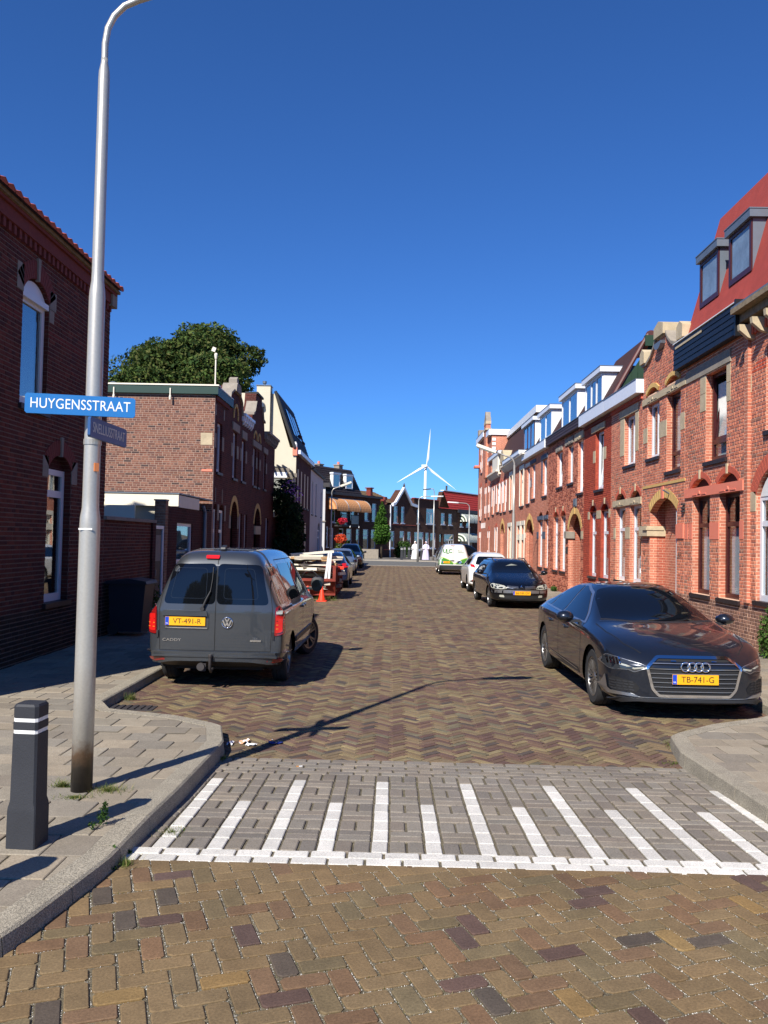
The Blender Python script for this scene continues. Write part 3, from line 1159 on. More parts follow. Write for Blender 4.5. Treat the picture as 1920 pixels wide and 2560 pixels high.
def stones(h, fc, lst, m='stone', proud=.012):
    for a0, a1, z0, z1 in lst:
        x0, x1 = fc.r(a0, a1)
        MB().box(x0 + .004, x1 - .004, -.03, proud, z0, z1).build('stone_block', [m], h, fc.F)

def porch(h, fc, a0, a1, zs, hgt, ztop_floor, holes, brick_m, doors, ring='yellowsoldier', rw=.2, key=None, depth=1.0, single=True, mid_floor=.14):
    """arched open porch with its side walls, back wall and doors"""
    P = arch_poly(a0, a1, 0.0, zs, hgt, 14)
    holes.append(P)
    x0, x1 = fc.r(a0, a1)
    mb = MB()
    zt = zs + hgt + .02
    e = .004
    mb.add([(x0 - e, -.01, 0), (x0 - e, -depth, 0), (x0 - e, -depth, zt), (x0 - e, -.01, zt)], [(0, 1, 2, 3)])
    mb.add([(x1 + e, -.01, 0), (x1 + e, -depth, 0), (x1 + e, -depth, zt), (x1 + e, -.01, zt)], [(0, 1, 2, 3)])
    mb.add([(x0 - e, -depth, 0), (x1 + e, -depth, 0), (x1 + e, -depth, zt), (x0 - e, -depth, zt)], [(0, 1, 2, 3)])
    mb.add([(x0, -.01, zt), (x1, -.01, zt), (x1, -depth, zt), (x0, -depth, zt)], [(0, 1, 2, 3)])
    wl = mb.build('porch_wall', [brick_m], h, fc.F, fix=False)
    MB().box(x0 + .002, x1 - .002, -depth + .001, -.03, 0, .26).build('step', ['stone_g'], h, fc.F)
    for (d0, d1, dm, fm) in doors:
        u0, u1 = fc.r(d0, d1)
        fb = MB()
        y1 = -depth + .08
        fb.box(u0, u0 + .07, -depth + .002, y1, .26, zs + .1)
        fb.box(u1 - .07, u1, -depth + .002, y1, .26, zs + .1)
        fb.box(u0 + .07, u1 - .07, -depth + .002, y1, zs + .03, zs + .1)
        fb.box(u0 + .07, u1 - .07, -depth + .003, y1 - .01, 2.02, 2.09)
        dr = fb.build('door', [fm], h, fc.F)
        MB().box(u0 + .07, u1 - .07, -depth + .01, -depth + .05, .28, 2.02).build('door_leaf', [dm], dr, fc.F)
        MB().box(u0 + .07, u1 - .07, -depth + .02, -depth + .03, 2.09, zs + .03).build('pane', ['pane_dark'], dr, fc.F)
        MB().box(u0 + .13, u0 + .16, -depth + .05, -depth + .1, 1.15, 1.3).build('handle', ['zinc'], dr, fc.F)
    if ring:
        arch_ring(h, fc, a0, a1, zs, hgt, ring, rw, 15, key, single)
    return wl

def dormer(h, fc, a0, a1, z0, z1, yf, back, clad='white', capm='white_shade', fr='white_shade', cap=.16, wins=((.1, .9),), over=.12, fasc=None, curtain=None, sidemat=None, interior='room', pane='pane', slope=0.35, boards=True, simple=False):
    x0, x1 = fc.r(a0, a1)
    d = MB()
    zc = z1 - cap
    # cheeks and front as one shell
    d.box(x0, x1, -back, yf - .03, z0 - .0, zc)
    dm = d.build('dormer', [sidemat or clad], h, fc.F)
    if boards:
        nb = int((zc - z0) / .12)
        for k in range(nb):
            zz = z0 + (k + .0) * .12
            nearx = x0 if fc.g > 0 else x1
            sg = -1 if fc.g > 0 else 1
            MB().box(min(nearx, nearx + sg * .012), max(nearx, nearx + sg * .012), -back + .02, yf - .035, zz + .006, zz + .118).build('cheek_board', [sidemat or clad], dm, fc.F)
    MB().box(x0 - over, x1 + over, -back, yf + over * .8, zc, z1).build('roof_edge', [capm], dm, fc.F)
    MB().box(x0 - over - .01, x1 + over + .01, -back, yf + over * .8 + .01, z1, z1 + .02).build('roof_trim', ['zinc'], dm, fc.F)
    fb = MB()
    fw = .05
    yb, yf2 = yf - .028, yf
    fb.box(x0, x0 + fw * 1.6, yb, yf2, z0, zc)
    fb.box(x1 - fw * 1.6, x1, yb, yf2, z0, zc)
    fb.box(x0 + fw * 1.6, x1 - fw * 1.6, yb, yf2, z0, z0 + .1)
    fb.box(x0 + fw * 1.6, x1 - fw * 1.6, yb, yf2, zc - .08, zc)
    W = x1 - x0 - fw * 3.2
    edges = []
    for w0, w1 in wins: edges += [w0, w1]
    for k in range(len(wins) - 1):
        u = x0 + fw * 1.6 + W * (wins[k][1] + wins[k + 1][0]) / 2
        fb.box(u - .05, u + .05, yb + .001, yf2 - .001, z0 + .1, zc - .08)
    fb.build('dormer_frame', [fr], dm, fc.F)
    for k, (w0, w1) in enumerate(wins):
        u0, u1 = x0 + fw * 1.6 + W * w0, x0 + fw * 1.6 + W * w1
        MB().box(u0, u1, yf - .026, yf - .02, z0 + .1, zc - .08).build('pane', ['pane_dark' if not curtain else 'pane_curtained'], dm, fc.F)
    return dm

M['pane_curtained'] = mat('curtained_pane', S(150, 172, 190, .6), .08, var=.35, scale=3, spec=.8)

def cornice(h, fc, a0, a1, z0, z1, m='cream', blocks=0, out=.28, bm=None):
    x0, x1 = fc.r(a0, a1)
    MB().box(x0, x1, -.1, out, z1 - .09, z1).box(x0, x1, -.1, out * .5, z0 + .1, z1 - .09).build('cornice', [m], h, fc.F)
    for k in range(blocks):
        u = x0 + (x1 - x0) * (k + .5) / blocks
        MB().prism([(0.0, z0 - .02), (out * .35, z0), (out * .85, z1 - .17), (out * .9, z1 - .09), (0.0, z1 - .09)], u - .035, u + .035, axis='x').build('bracket', [bm or m], h, fc.F)

def fascia(h, fc, a0, a1, z0, z1, m, out=.14, boards=0, name='fascia', trim='zinc'):
    x0, x1 = fc.r(a0, a1)
    if boards:
        f = MB().box(x0 + .003, x1 - .003, -.1, out - .02, z0 + .01, z1 - .01).build(name, [m], h, fc.F)
        hb = (z1 - z0) / boards
        for k in range(boards):
            MB().add([(x0, out - .02, z0 + k * hb + .006), (x1, out - .02, z0 + k * hb + .006), (x1, out, z0 + k * hb + .006), (x0, out, z0 + k * hb + .006),
                      (x0, out - .02, z0 + (k + 1) * hb), (x1, out - .02, z0 + (k + 1) * hb), (x1, out - .012, z0 + (k + 1) * hb), (x0, out - .012, z0 + (k + 1) * hb)],
                     [(0, 3, 2, 1), (4, 5, 6, 7), (0, 1, 5, 4), (1, 2, 6, 5), (2, 3, 7, 6), (3, 0, 4, 7)]).build('board', [m], f, fc.F)
    else:
        f = MB().box(x0, x1, -.1, out, z0, z1).build(name, [m], h, fc.F)
    if trim:
        MB().box(x0 - .002, x1 + .002, -.1, out + .015, z1, z1 + .018).build('roof_trim', [trim], h, fc.F)
    return f

def dentils(h, fc, a0, a1, z0, z1, m, n, out=.05):
    x0, x1 = fc.r(a0, a1)
    mb = MB()
    w = (x1 - x0) / n
    for k in range(n):
        mb.box(x0 + w * k + w * .2, x0 + w * (k + 1) - w * .25, -.01, out, z0, z1)
    o = mb.build('dentil_course', [m], h, fc.F)
    o['kind'] = 'stuff'

def shingle_slope(h, p00, p10, p11, p01, rows, cols, m, name='shingles', thick=.02, jitter=.0, mesh_single=False, wave=0.0, base=True):
    """quad p00 (bottom, start) p10 (bottom, end) p11 (top, end) p01 (top, start), world coordinates; overlapping courses"""
    p00, p10, p11, p01 = map(Vector, (p00, p10, p11, p01))
    n = (p10 - p00).cross(p01 - p00).normalized()
    def at(s_, t): return (p00.lerp(p10, s_)).lerp(p01.lerp(p11, s_), t)
    mb = MB()
    for r in range(rows):
        for c in range(cols):
            o = .5 / cols * (r % 2) if not wave else 0
            s0, s1 = c / cols + o, (c + 1) / cols + o
            s0, s1 = max(0, min(1, s0)), max(0, min(1, s1))
            if s1 - s0 < 1e-4: continue
            t0, t1 = r / rows, min(1, (r + .97) / rows)
            g = .03 * (s1 - s0)
            a, b, c_, d_ = at(s0 + g, t0), at(s1 - g, t0), at(s1 - g, t1), at(s0 + g, t1)
            if wave:
                m0, m1 = at((s0 + s1) / 2, t0), at((s0 + s1) / 2, t1)
                up = n * wave
                vs = [a + n * thick, m0 + n * thick + up, b + n * thick, c_ + n * .002, m1 + n * .002 + up, d_ + n * .002, a - n * .005, b - n * .005]
                mb.add([tuple(v) for v in vs], [(0, 1, 4, 5), (1, 2, 3, 4), (0, 6, 7, 2, 1)])
            else:
                vs = [a + n * thick, b + n * thick, c_ + n * .003, d_ + n * .003, a - n * .005, b - n * .005]
                mb.add([tuple(v) for v in vs], [(0, 1, 2, 3), (0, 4, 5, 1), (0, 3, 4), (1, 5, 2)])
    if base:
        mb.add([tuple(p00 - n * .006), tuple(p10 - n * .006), tuple(p11 - n * .006), tuple(p01 - n * .006)], [(0, 1, 2, 3)], 1)
    o = mb.build(name, [m, m if m == 'redslate' else 'recess'], h, I4, fix=False)  # except under red shingles, shade in the gaps is painted onto the base
    o['kind'] = 'stuff'
    return o

# palettes for walls (right row sunlit; left row the same kind of brick)
PW_R = [(.5, S(200, 122, 94, 1.0)), (.2, S(188, 112, 88, .95)), (.18, S(212, 134, 102, 1.0)), (.12, S(166, 118, 98, .9))]
PW_R13 = [(.7, S(190, 84, 60, .8)), (.3, S(176, 76, 56, .8))]
PW_PL = [(.5, S(150, 112, 94, .72)), (.3, S(134, 98, 84, .7)), (.2, S(168, 124, 104, .72))]
PW_RED = [(1, S(206, 92, 64, .85))]
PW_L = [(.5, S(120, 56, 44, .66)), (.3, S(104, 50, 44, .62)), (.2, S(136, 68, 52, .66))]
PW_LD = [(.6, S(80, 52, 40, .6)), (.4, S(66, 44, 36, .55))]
PW_G = [(.45, S(162, 112, 92, .64)), (.3, S(148, 98, 82, .6)), (.17, S(136, 96, 86, .6)), (.08, S(104, 82, 78, .52))]
M['bk_r'] = mat_brick('brick_red', S(202, 124, 98, .95), S(184, 112, 90, .9), S(228, 188, 160, .95))
M['bk_r2'] = mat_brick('brick_orange_red', S(192, 108, 84, .72), S(178, 98, 78, .7), S(214, 170, 146, .75))
M['bk_r3'] = mat_brick('brick_deep_red', S(186, 84, 62, .8), S(172, 76, 58, .78), S(170, 90, 72, .8))
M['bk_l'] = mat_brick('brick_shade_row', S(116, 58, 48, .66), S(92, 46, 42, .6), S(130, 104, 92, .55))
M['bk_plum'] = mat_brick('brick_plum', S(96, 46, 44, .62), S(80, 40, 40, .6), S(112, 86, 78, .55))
M['bk_f'] = mat_brick('brick_far_row', S(112, 72, 56, .62), S(92, 60, 50, .58), S(120, 100, 86, .5))
M['bk_f2'] = mat_brick('brick_far_brown', S(124, 88, 66, .62), S(102, 72, 58, .58), S(130, 112, 92, .5))
M['bk_pillar'] = mat_brick('brick_tan', S(190, 146, 116, .66), S(160, 116, 92, .62), S(190, 170, 150, .6))
# ------------------------------------------------------------------ right-hand house row (X = 6.07), a = distance up the street
def house(label, loc, fc, name='brick_house', group=None):
    return thing(name, label, 'house', loc, group)

ROW_R = 'brick row houses along the right side of the street'
# H0: nearest house on the right
h = house('nearest red brick house with white arched window and weathered gutter, right edge', (6.5, 11.8, 0), FR, group=ROW_R)
ho = []
ho.append(arch_poly(12.45, 13.98, .95, 2.72, .46, 14))
ho.append(rect(12.4, 13.62, 3.75, 5.15))
out = rect(8.2, 14.3, 0, 5.62)
wall_mesh('wall', FR, out, ho, ['mortar_r'], depth=7, reveal=.12, parent=h)
brickfill(h, FR, out, ho, PW_R, single=150, plinth=PW_PL, extra=lambda a, z: PW_RED if (4.78 < z < 4.98 and a < 14.1) else None)
window(h, FR, 12.46, 13.97, .96, 2.70, transom=2.24, dep=.06, fw=.075, curtain=('curtain_g', 1.0, 2.2), label='white window with upper light')
q = [(a, z) for a, z in arch_poly(12.5, 13.93, 2.69, 2.71, .42, 12)]
MB().prism(q, -.12, -.05).build('arch_panel', ['white'], h, FR.F)
arch_ring(h, FR, 12.45, 13.98, 2.72, .46, 'redsoldier', .24, 23)
stones(h, FR, [(13.98, 14.2, 2.45, 2.78), (14.17, 14.44, 4.49, 4.78)])
window(h, FR, 12.4, 13.6, 3.75, 5.13, mull=(.5,), transom=4.6, dep=.08)
MB().box(14.2, 14.34, -.01, .06, .9, 5.6).build('pilaster', ['bk_r'], h, FR.F)
dentils(h, FR, 8.2, 14.2, 5.45, 5.6, 'redsoldier', 50, .07)
cornice(h, FR, 8.2, 14.36, 5.62, 5.95, 'weathered', 0, .3)
for k in range(12):
    a = 8.6 + k * .5
    MB().prism([(0.0, 5.36), (.12, 5.4), (.26, 5.52), (.27, 5.62), (0.0, 5.62)], a - .045, a + .045, axis='x').build('bracket', ['stone'], h, FR.F)
MB().box(8.2, 14.35, -7, .3, 5.95, 5.98).build('roof', ['zinc'], h, FR.F)
MB().box(13.3, 13.36, .01, .05, 5.1, 5.26).build('wall_lamp', ['white'], h, FR.F)

# H1: number 17
h = house('brick house with black boarded fascia, red shingle mansard and brown windows', (6.5, 15.9, 0), FR, group=ROW_R)
ho = [rect(15.24, 16.25, 3.48, 5.19), rect(14.64, 15.56, .9, 2.83), rect(16.02, 16.94, .9, 2.83)]
tympanum(h, FR, 14.70, 15.66, 3.0, .19, ho)
tympanum(h, FR, 16.02, 17.04, 3.0, .19, ho)
out = rect(14.3, 17.4, 0, 5.9)
wall_mesh('wall', FR, out, ho, ['mortar_r'], depth=7, parent=h)
brickfill(h, FR, out, ho, PW_R, single=300, plinth=PW_PL)
arch_ring(h, FR, 14.70, 15.66, 3.01, .19, 'redsoldier', .11, 19, key='stone')
arch_ring(h, FR, 16.02, 17.04, 3.01, .19, 'redsoldier', .11, 19, key='stone')
lintel(h, FR, 14.46, 17.34, 2.83, 3.01, 'pink', orn=(15.1, 16.5))
w = window(h, FR, 14.64, 15.56, .9, 2.83, 'brownframe', transom=2.26, curtain=('curtain_g', .98, 2.2), dep=.12, fw=.07, interior='room_warm', label='brown window with grey curtain')
w = window(h, FR, 16.02, 16.94, .9, 2.83, 'brownframe', transom=2.26, curtain=('curtain_g', .98, 2.2), dep=.12, fw=.07, interior='room_warm', label='brown window with grey curtain')
window(h, FR, 15.24, 16.25, 3.48, 5.19, 'brownframe', transom=3.86, curtain=('curtain', 3.5, 5.0), dep=.12, fw=.075, tilt=2, label='tilted brown upper window')
stones(h, FR, [(16.94, 17.12, 1.98, 2.3), (15.56, 16.02, 1.98, 2.3), (14.47, 14.64, 1.98, 2.3), (17.18, 17.38, 1.98, 2.3)], 'pink')
stones(h, FR, [(16.25, 16.55, 4.85, 5.2), (16.25, 16.55, 4.5, 4.84), (15.06, 15.24, 4.85, 5.2), (15.06, 15.24, 4.5, 4.84)])
MB().box(15.04, 17.3, -.05, .03, 5.21, 5.44).build('lintel', ['stone_g'], h, FR.F)
fascia(h, FR, 14.4, 17.72, 5.56, 6.12, 'black_wood', out=.16, boards=5, trim='white')
MB().box(16.1, 17.6, .16, .165, 6.0, 6.045).build('bare_strip', ['stone'], h, FR.F)
MB().box(14.34, 14.4, -.2, .22, 5.50, 6.14).build('fascia_end', ['black_wood'], h, FR.F)
ms_ = shingle_slope(h, (6.06, 13.4, 6.12), (6.06, 17.42, 6.12), (6.78, 17.42, 8.75), (6.78, 13.4, 8.75), 17, 20, 'redslate', 'mansard_shingles')
MB().add([(6.06, 17.42, 6.12), (6.78, 17.42, 8.75), (12, 17.42, 8.75), (12, 17.42, 6.12), (6.06, 13.4, 6.12), (6.78, 13.4, 8.75), (12, 13.4, 8.75), (12, 13.4, 6.12)],
         [(0, 1, 2, 3), (4, 5, 6, 7), (1, 5, 6, 2)]).build('mansard', ['redslate'], h, I4)
for (a0, a1) in ((14.52, 15.5), (16.0, 16.98)):
    dormer(h, FR, a0, a1, 6.70, 7.78, -.12, .7, sidemat='zinc', capm='zinc', fr='brownframe', cap=.14, wins=((.06, .94),), over=.07, boards=False, curtain=True)

# H2: shared porch house between 15 and 17 with the curved gable
h = house('brick house with curved stone-capped gable over arched porch, lampless number 17 side', (6.5, 18.9, 0), FR, group=ROW_R)
h['label'] = 'brick house with scrolled stone-capped gable and yellow arched porch'
ho = [rect(17.69, 18.58, 3.48, 5.2), rect(19.1, 19.98, 3.9, 5.2)]
gab = [(17.4, 0), (20.35, 0), (20.35, 6.2), (20.28, 6.16), (20.0, 6.18), (19.7, 6.28), (19.45, 6.45), (19.3, 6.62), (18.6, 6.62), (18.45, 6.45), (18.2, 6.28), (17.9, 6.18), (17.5, 6.16), (17.4, 6.2)]
porch(h, FR, 17.87, 19.72, 2.62, .3, 0, ho, 'bk_r2', [(17.95, 18.6, 'door_dark', 'white'), (18.8, 19.5, 'door_dark', 'white')], 'yellowsoldier', .2, 'pink')
MB().box(17.88, 17.98, -.55, -.02, .14, 2.6).build('white_post', ['white'], h, FR.F)
tympanum(h, FR, 17.72, 18.6, 5.42, .14, ho, 'yellowbrick')
tympanum(h, FR, 19.14, 20.0, 5.42, .14, ho, 'yellowbrick')
wall_mesh('wall', FR, gab, ho, ['mortar_r'], depth=.4, parent=h)
MB().box(17.4, 20.35, -7, -.35, 0, 5.9).build('house_body', ['bk_r'], h, FR.F)
brickfill(h, FR, gab, ho, PW_R, single=150, plinth=PW_PL)
arch_ring(h, FR, 17.72, 18.6, 5.42, .14, 'yellowsoldier', .1, 11, proud=.04)
arch_ring(h, FR, 19.14, 20.0, 5.42, .14, 'yellowsoldier', .1, 11, proud=.04)
lintel(h, FR, 17.32, 20.34, 5.22, 5.37, 'stone', orn=(18.15, 19.55))
window(h, FR, 17.69, 18.58, 3.48, 5.2, 'brownframe', transom=3.88, curtain=('curtain', 3.5, 5.1), dep=.12, fw=.07, label='brown window')
window(h, FR, 19.1, 19.98, 3.9, 5.2, 'white_shade', mull=(.5,), curtain=None, dep=.1, fw=.07, label='white window of two lights')
stones(h, FR, [(18.58, 19.1, 4.3, 4.66), (19.98, 20.3, 4.3, 4.66), (17.42, 17.69, 4.3, 4.66)])
MB().box(17.36, 20.3, -.02, .02, 3.2, 3.26).build('yellow_band', ['yellowsoldier'], h, FR.F)
# corbels at the porch
for a0, a1 in ((19.7, 20.34),):
    MB().box(a0 - .03, a1, -.35, .09, 2.06, 2.3).box(a0 - .05, a0 + .25, -.3, .12, 2.2, 2.26).build('corbel', ['stone'], h, FR.F)
MB().box(17.42, 17.87, -.2, .03, 2.0, 2.3).build('corbel', ['pink'], h, FR.F)
# gable copings: stone caps
def coping(h, fc, pts, m, th=.07, y0=-.32, y1=.06):
    pts = [(fc.g * a, z) for a, z in pts]
    for (a, za), (b, zb) in zip(pts, pts[1:]):
        MB().prism([(a, za), (b, zb), (b, zb + th), (a, za + th)], y0, y1).build('coping', [m], h, fc.F)
coping(h, FR, [(20.35, 6.18), (20.0, 6.18), (19.7, 6.28), (19.45, 6.45), (19.32, 6.6)], 'stone_g')
coping(h, FR, [(18.58, 6.6), (18.45, 6.45), (18.2, 6.28), (17.9, 6.18), (17.4, 6.18)], 'stone_g')
for a0, a1, z0, z1 in ((20.02, 20.36, 6.24, 6.5), (18.62, 19.28, 6.62, 6.86), (17.36, 17.72, 6.24, 6.5)):
    b = MB()
    b.prism([(a0, z0), (a1, z0), (a1, z1), ((a0 + a1) / 2, z1 + .1), (a0, z1)], -.36, .1)
    b.build('stone_cap', ['stone'], h, FR.F)
MB().prism([(18.7 + .26 * (1 + math.cos(t)), 6.62 - .14 - .16 * math.sin(t)) for t in [math.pi * k / 8 for k in range(9)]] , -.05, .12).build('gutter_box', ['zinc'], h, FR.F)
MB().tube([(18.35, .0, 2.98), (18.3, .16, 3.06)], .02).build('flag_holder', ['zinc'], h, FR.F)
for t, a in (('17', 17.62), ('15', 20.12)):
    lettering(t, .15, 'black', h, FR.F @ Matrix.Translation((a, .025, 1.66)) @ Matrix.Rotation(math.pi, 4, 'Z') @ Matrix.Rotation(math.radians(90), 4, 'X'), 'house_number')
# wall anchors
for a, z in ((17.42, 2.55), (17.42, 2.62), (17.42, 2.7)):
    MB().box(a - .06, a + .06, .0, .06, z, z + .035).build('wall_anchor', ['iron'], h, FR.F)

# H3: number 15
h = house('brick house with white fascia and paired windows under a sandstone lintel', (6.5, 21.8, 0), FR, group=ROW_R)
ho = [rect(21.0, 21.98, 3.9, 5.2), rect(20.42, 21.38, .9, 2.84), rect(21.82, 22.74, .9, 2.84)]
tympanum(h, FR, 20.5, 21.36, 3.03, .18, ho)
tympanum(h, FR, 21.85, 22.75, 3.03, .18, ho)
out = rect(20.35, 23.3, 0, 5.9)
wall_mesh('wall', FR, out, ho, ['mortar_r'], depth=7, parent=h)
brickfill(h, FR, out, ho, PW_R, plinth=PW_PL)
arch_ring(h, FR, 20.5, 21.36, 3.04, .18, 'redsoldier', .11, 15, key='stone')
arch_ring(h, FR, 21.85, 22.75, 3.04, .18, 'redsoldier', .11, 15, key='stone')
lintel(h, FR, 20.4, 23.0, 2.86, 3.03, 'stone', orn=(20.95, 22.3))
window(h, FR, 20.42, 21.38, .9, 2.84, transom=2.25, curtain=('curtain', .98, 1.5), dep=.1, fw=.07, interior='room')
window(h, FR, 21.82, 22.74, .9, 2.84, transom=2.25, curtain=('curtain', .98, 1.5), dep=.1, fw=.07, interior='room')
window(h, FR, 21.0, 21.98, 3.9, 5.2, mull=(.5,), dep=.1, fw=.07, curtain=('curtain_g', 3.95, 5.1))
stones(h, FR, [(20.34, 20.42, 2.0, 2.3), (21.38, 21.82, 2.0, 2.3), (22.74, 22.95, 2.0, 2.3), (20.7, 21.0, 4.2, 5.2), (21.98, 22.38, 4.2, 5.2)])
MB().box(20.7, 22.4, -.05, .03, 5.21, 5.4).build('lintel', ['stone'], h, FR.F)
dentils(h, FR, 20.36, 23.28, 5.44, 5.55, 'redsoldier', 24)
fascia(h, FR, 20.3, 23.47, 5.57, 5.9, 'white_shade', out=.2)
MB().box(20.35, 23.3, -7, -.1, 5.9, 5.95).build('roof', ['slate_dark'], h, FR.F)

# H4: number 13, painted dark red
h = house('deep red painted brick house with white dormer and tall tilted window', (6.5, 24.9, 0), FR, group=ROW_R)
ho = [rect(24.15, 25.12, 3.46, 5.2), rect(23.5, 24.38, .87, 2.82), rect(24.9, 25.76, .87, 2.82)]
tympanum(h, FR, 23.5, 24.38, 2.83, .2, ho, 'recess')
tympanum(h, FR, 24.9, 25.76, 2.83, .2, ho, 'recess')
out = rect(23.3, 26.6, 0, 5.9)
wall_mesh('wall', FR, out, ho, ['bk_r3'], depth=7, parent=h)
brickfill(h, FR, out, ho, PW_R13, plinth=None)
arch_ring(h, FR, 23.5, 24.38, 2.83, .2, 'redsoldier_d', .1, 13, key='stone')
arch_ring(h, FR, 24.9, 25.76, 2.83, .2, 'redsoldier_d', .1, 13, key='stone')
for a0, a1 in ((23.5, 24.38), (24.9, 25.76)):
    window(h, FR, a0, a1, .87, 2.82, transom=2.18, curtain=('curtain', .98, 1.45), dep=.09, fw=.07)
window(h, FR, 24.15, 25.12, 3.46, 5.2, dep=.1, fw=.07, tilt=1, curtain=('curtain', 3.5, 5.1), label='tilted white window')
lintel(h, FR, 23.98, 25.57, 5.22, 5.4, 'stone', orn=(24.7,))
stones(h, FR, [(23.32, 23.5, 2.6, 2.84), (24.38, 24.9, 2.6, 2.84), (25.76, 26.0, 2.6, 2.84), (25.12, 25.4, 4.3, 4.66), (23.85, 24.15, 4.3, 4.66)])
dentils(h, FR, 23.3, 26.6, 5.44, 5.55, 'redsoldier_d', 26)
fascia(h, FR, 23.48, 26.6, 5.57, 5.92, 'white_shade', out=.2)
shingle_slope(h, (6.07, 23.25, 5.95), (6.07, 26.6, 5.95), (7.05, 26.6, 7.72), (7.05, 23.25, 7.72), 10, 15, 'tile_brown', 'roof_tiles', thick=.03, wave=.035)
shingle_slope(h, (7.05, 23.25, 7.72), (7.05, 26.6, 7.72), (8.3, 26.6, 8.0), (8.3, 23.25, 8.0), 4, 15, 'tile_brown', 'roof_tiles', thick=.03, wave=.035)
gw = MB()
gw.add([(6.09, 23.22, 5.93), (7.05, 23.22, 7.4), (12, 23.22, 7.4), (12, 23.22, 5.93)], [(0, 1, 2, 3)])
gw = gw.build('green_gable_boards', ['green_wood'], h, I4)
for k in range(10):
    x = 6.25 + k * .17
    zt = min(7.38, 5.95 + (x - 6.1) * 1.5)
    MB().box(x, x + .16, 23.19, 23.215, 5.93, max(6.0, zt)).build('board', ['green_wood'], gw, I4)
MB().box(6.93, 9, 23.1, 23.24, 7.4, 7.7).build('green_trim', ['green_wood'], h, I4)
MB().tube([(6.07, 23.2, 5.97), (7.03, 23.2, 7.74)], .06, 8).build('verge_tiles', ['tile_brown'], h)
MB().lathe([(.0, -.02), (.14, -.02), (.15, .04), (.0, .05)], 14, (7.12, 23.2, 7.72), axis='y').build('ridge_end', ['tile_brown'], h)
dormer(h, FR, 24.75, 26.95, 6.02, 7.14, -.08, 1.2, wins=((.04, .30), (.36, .62), (.68, .96)), curtain=None)

# H5
h = house('brick house with dark boarded fascia, yellow arched porch and white dormer', (6.5, 29.5, 0), FR, group=ROW_R)
ho = [rect(26.76, 27.52, 3.5, 5.22), rect(28.2, 29.05, 3.92, 5.22), rect(30.03, 31.0, 3.9, 5.2), rect(29.35, 30.2, .85, 2.82), rect(30.68, 31.55, .85, 2.82)]
tympanum(h, FR, 29.35, 30.2, 2.83, .2, ho)
tympanum(h, FR, 30.68, 31.55, 2.83, .2, ho)
porch(h, FR, 26.95, 28.85, 2.28, .58, 0, ho, 'bk_r2', [(27.1, 27.9, 'door_dark', 'white'), (28.0, 28.7, 'door_dark', 'white')], 'yellowsoldier', .2, 'yellowsoldier')
out = rect(26.6, 32.65, 0, 5.9)
wall_mesh('wall', FR, out, ho, ['bk_r'], depth=7, parent=h)
brickfill(h, FR, out, ho, PW_R[:1] + [(.45, S(168, 84, 62, .66))], plinth=None)
for a0, a1 in ((29.35, 30.2), (30.68, 31.55)):
    window(h, FR, a0, a1, .85, 2.82, transom=2.2, curtain=('curtain', .95, 1.6), dep=.09, fw=.06)
    arch_ring(h, FR, a0, a1, 2.83, .2, 'redsoldier', .1, 13, key='stone')
window(h, FR, 26.76, 27.52, 3.5, 5.22, dep=.09, tilt=1, curtain=('curtain', 3.55, 5.1))
window(h, FR, 28.2, 29.05, 3.92, 5.22, dep=.09)
window(h, FR, 30.03, 31.0, 3.9, 5.2, dep=.09, tilt=1, curtain=('curtain', 3.95, 5.1))
lintel(h, FR, 26.35 + .3, 27.96, 5.26, 5.5, 'stone', orn=(27.2,))
lintel(h, FR, 28.2, 29.53, 5.28, 5.52, 'stone_g', orn=(28.8,))
lintel(h, FR, 30.0, 31.2, 5.22, 5.4, 'stone_g', orn=(30.5,))
stones(h, FR, [(26.62, 26.95, 2.0, 2.25), ], 'stone')
MB().box(28.79, 29.15, -.2, .1, 2.02, 2.26).build('corbel', ['stone_g'], h, FR.F)
MB().box(27.6, 28.0, -.01, .04, 3.08, 3.34).box(27.64, 27.96, .04, .05, 3.12, 3.3).build('wall_vent', ['zinc'], h, FR.F)
MB().box(28.9, 29.25, -.01, .02, 1.5, 1.72).build('name_plate', ['black'], h, FR.F)
fascia(h, FR, 26.62, 32.63, 5.62, 5.93, 'dark_wood', out=.16, boards=3)
shingle_slope(h, (6.07, 26.6, 5.95), (6.07, 32.65, 5.95), (7.05, 32.65, 7.6), (7.05, 26.6, 7.6), 9, 26, 'tile_brown', 'roof_tiles', thick=.03, wave=.03)
dormer(h, FR, 28.1, 30.7, 6.02, 7.25, -.08, 1.2, wins=((.04, .46), (.54, .96)), boards=False)

# H6
h = house('brick house with slate-blue painted lintels and white dormer', (6.5, 35.6, 0), FR, group=ROW_R)
ho = [rect(33.08, 34.0, 3.74, 5.2), rect(35.8, 36.66, 3.75, 5.28), rect(37.25, 38.05, 3.6, 5.25), rect(32.45, 33.25, .86, 2.77), rect(33.9, 34.75, .86, 2.77)]
tympanum(h, FR, 32.45, 33.25, 2.95, .17, ho)
tympanum(h, FR, 33.9, 34.75, 2.95, .17, ho)
porch(h, FR, 36.15, 38.15, 2.3, .6, 0, ho, 'bk_r2', [(36.3, 37.1, 'door_dark', 'white')], 'yellowsoldier', .2, 'yellowsoldier', single=False)
out = rect(32.65, 38.4, 0, 5.9)
ho = [[(max(32.66, a), z) for a, z in h_] for h_ in ho]
wall_mesh('wall', FR, out, ho, ['bk_r'], depth=7, parent=h)
for a0, a1 in ((32.66, 33.25), (33.9, 34.75)):
    window(h, FR, a0, a1, .86, 2.77, transom=2.2, curtain=('curtain', .95, 1.6), dep=.08)
window(h, FR, 33.08, 34.0, 3.74, 5.2, dep=.08, tilt=1, curtain=('curtain', 3.8, 5.1))
window(h, FR, 35.8, 36.66, 3.75, 5.28, dep=.08, curtain=('curtain', 3.8, 5.2))
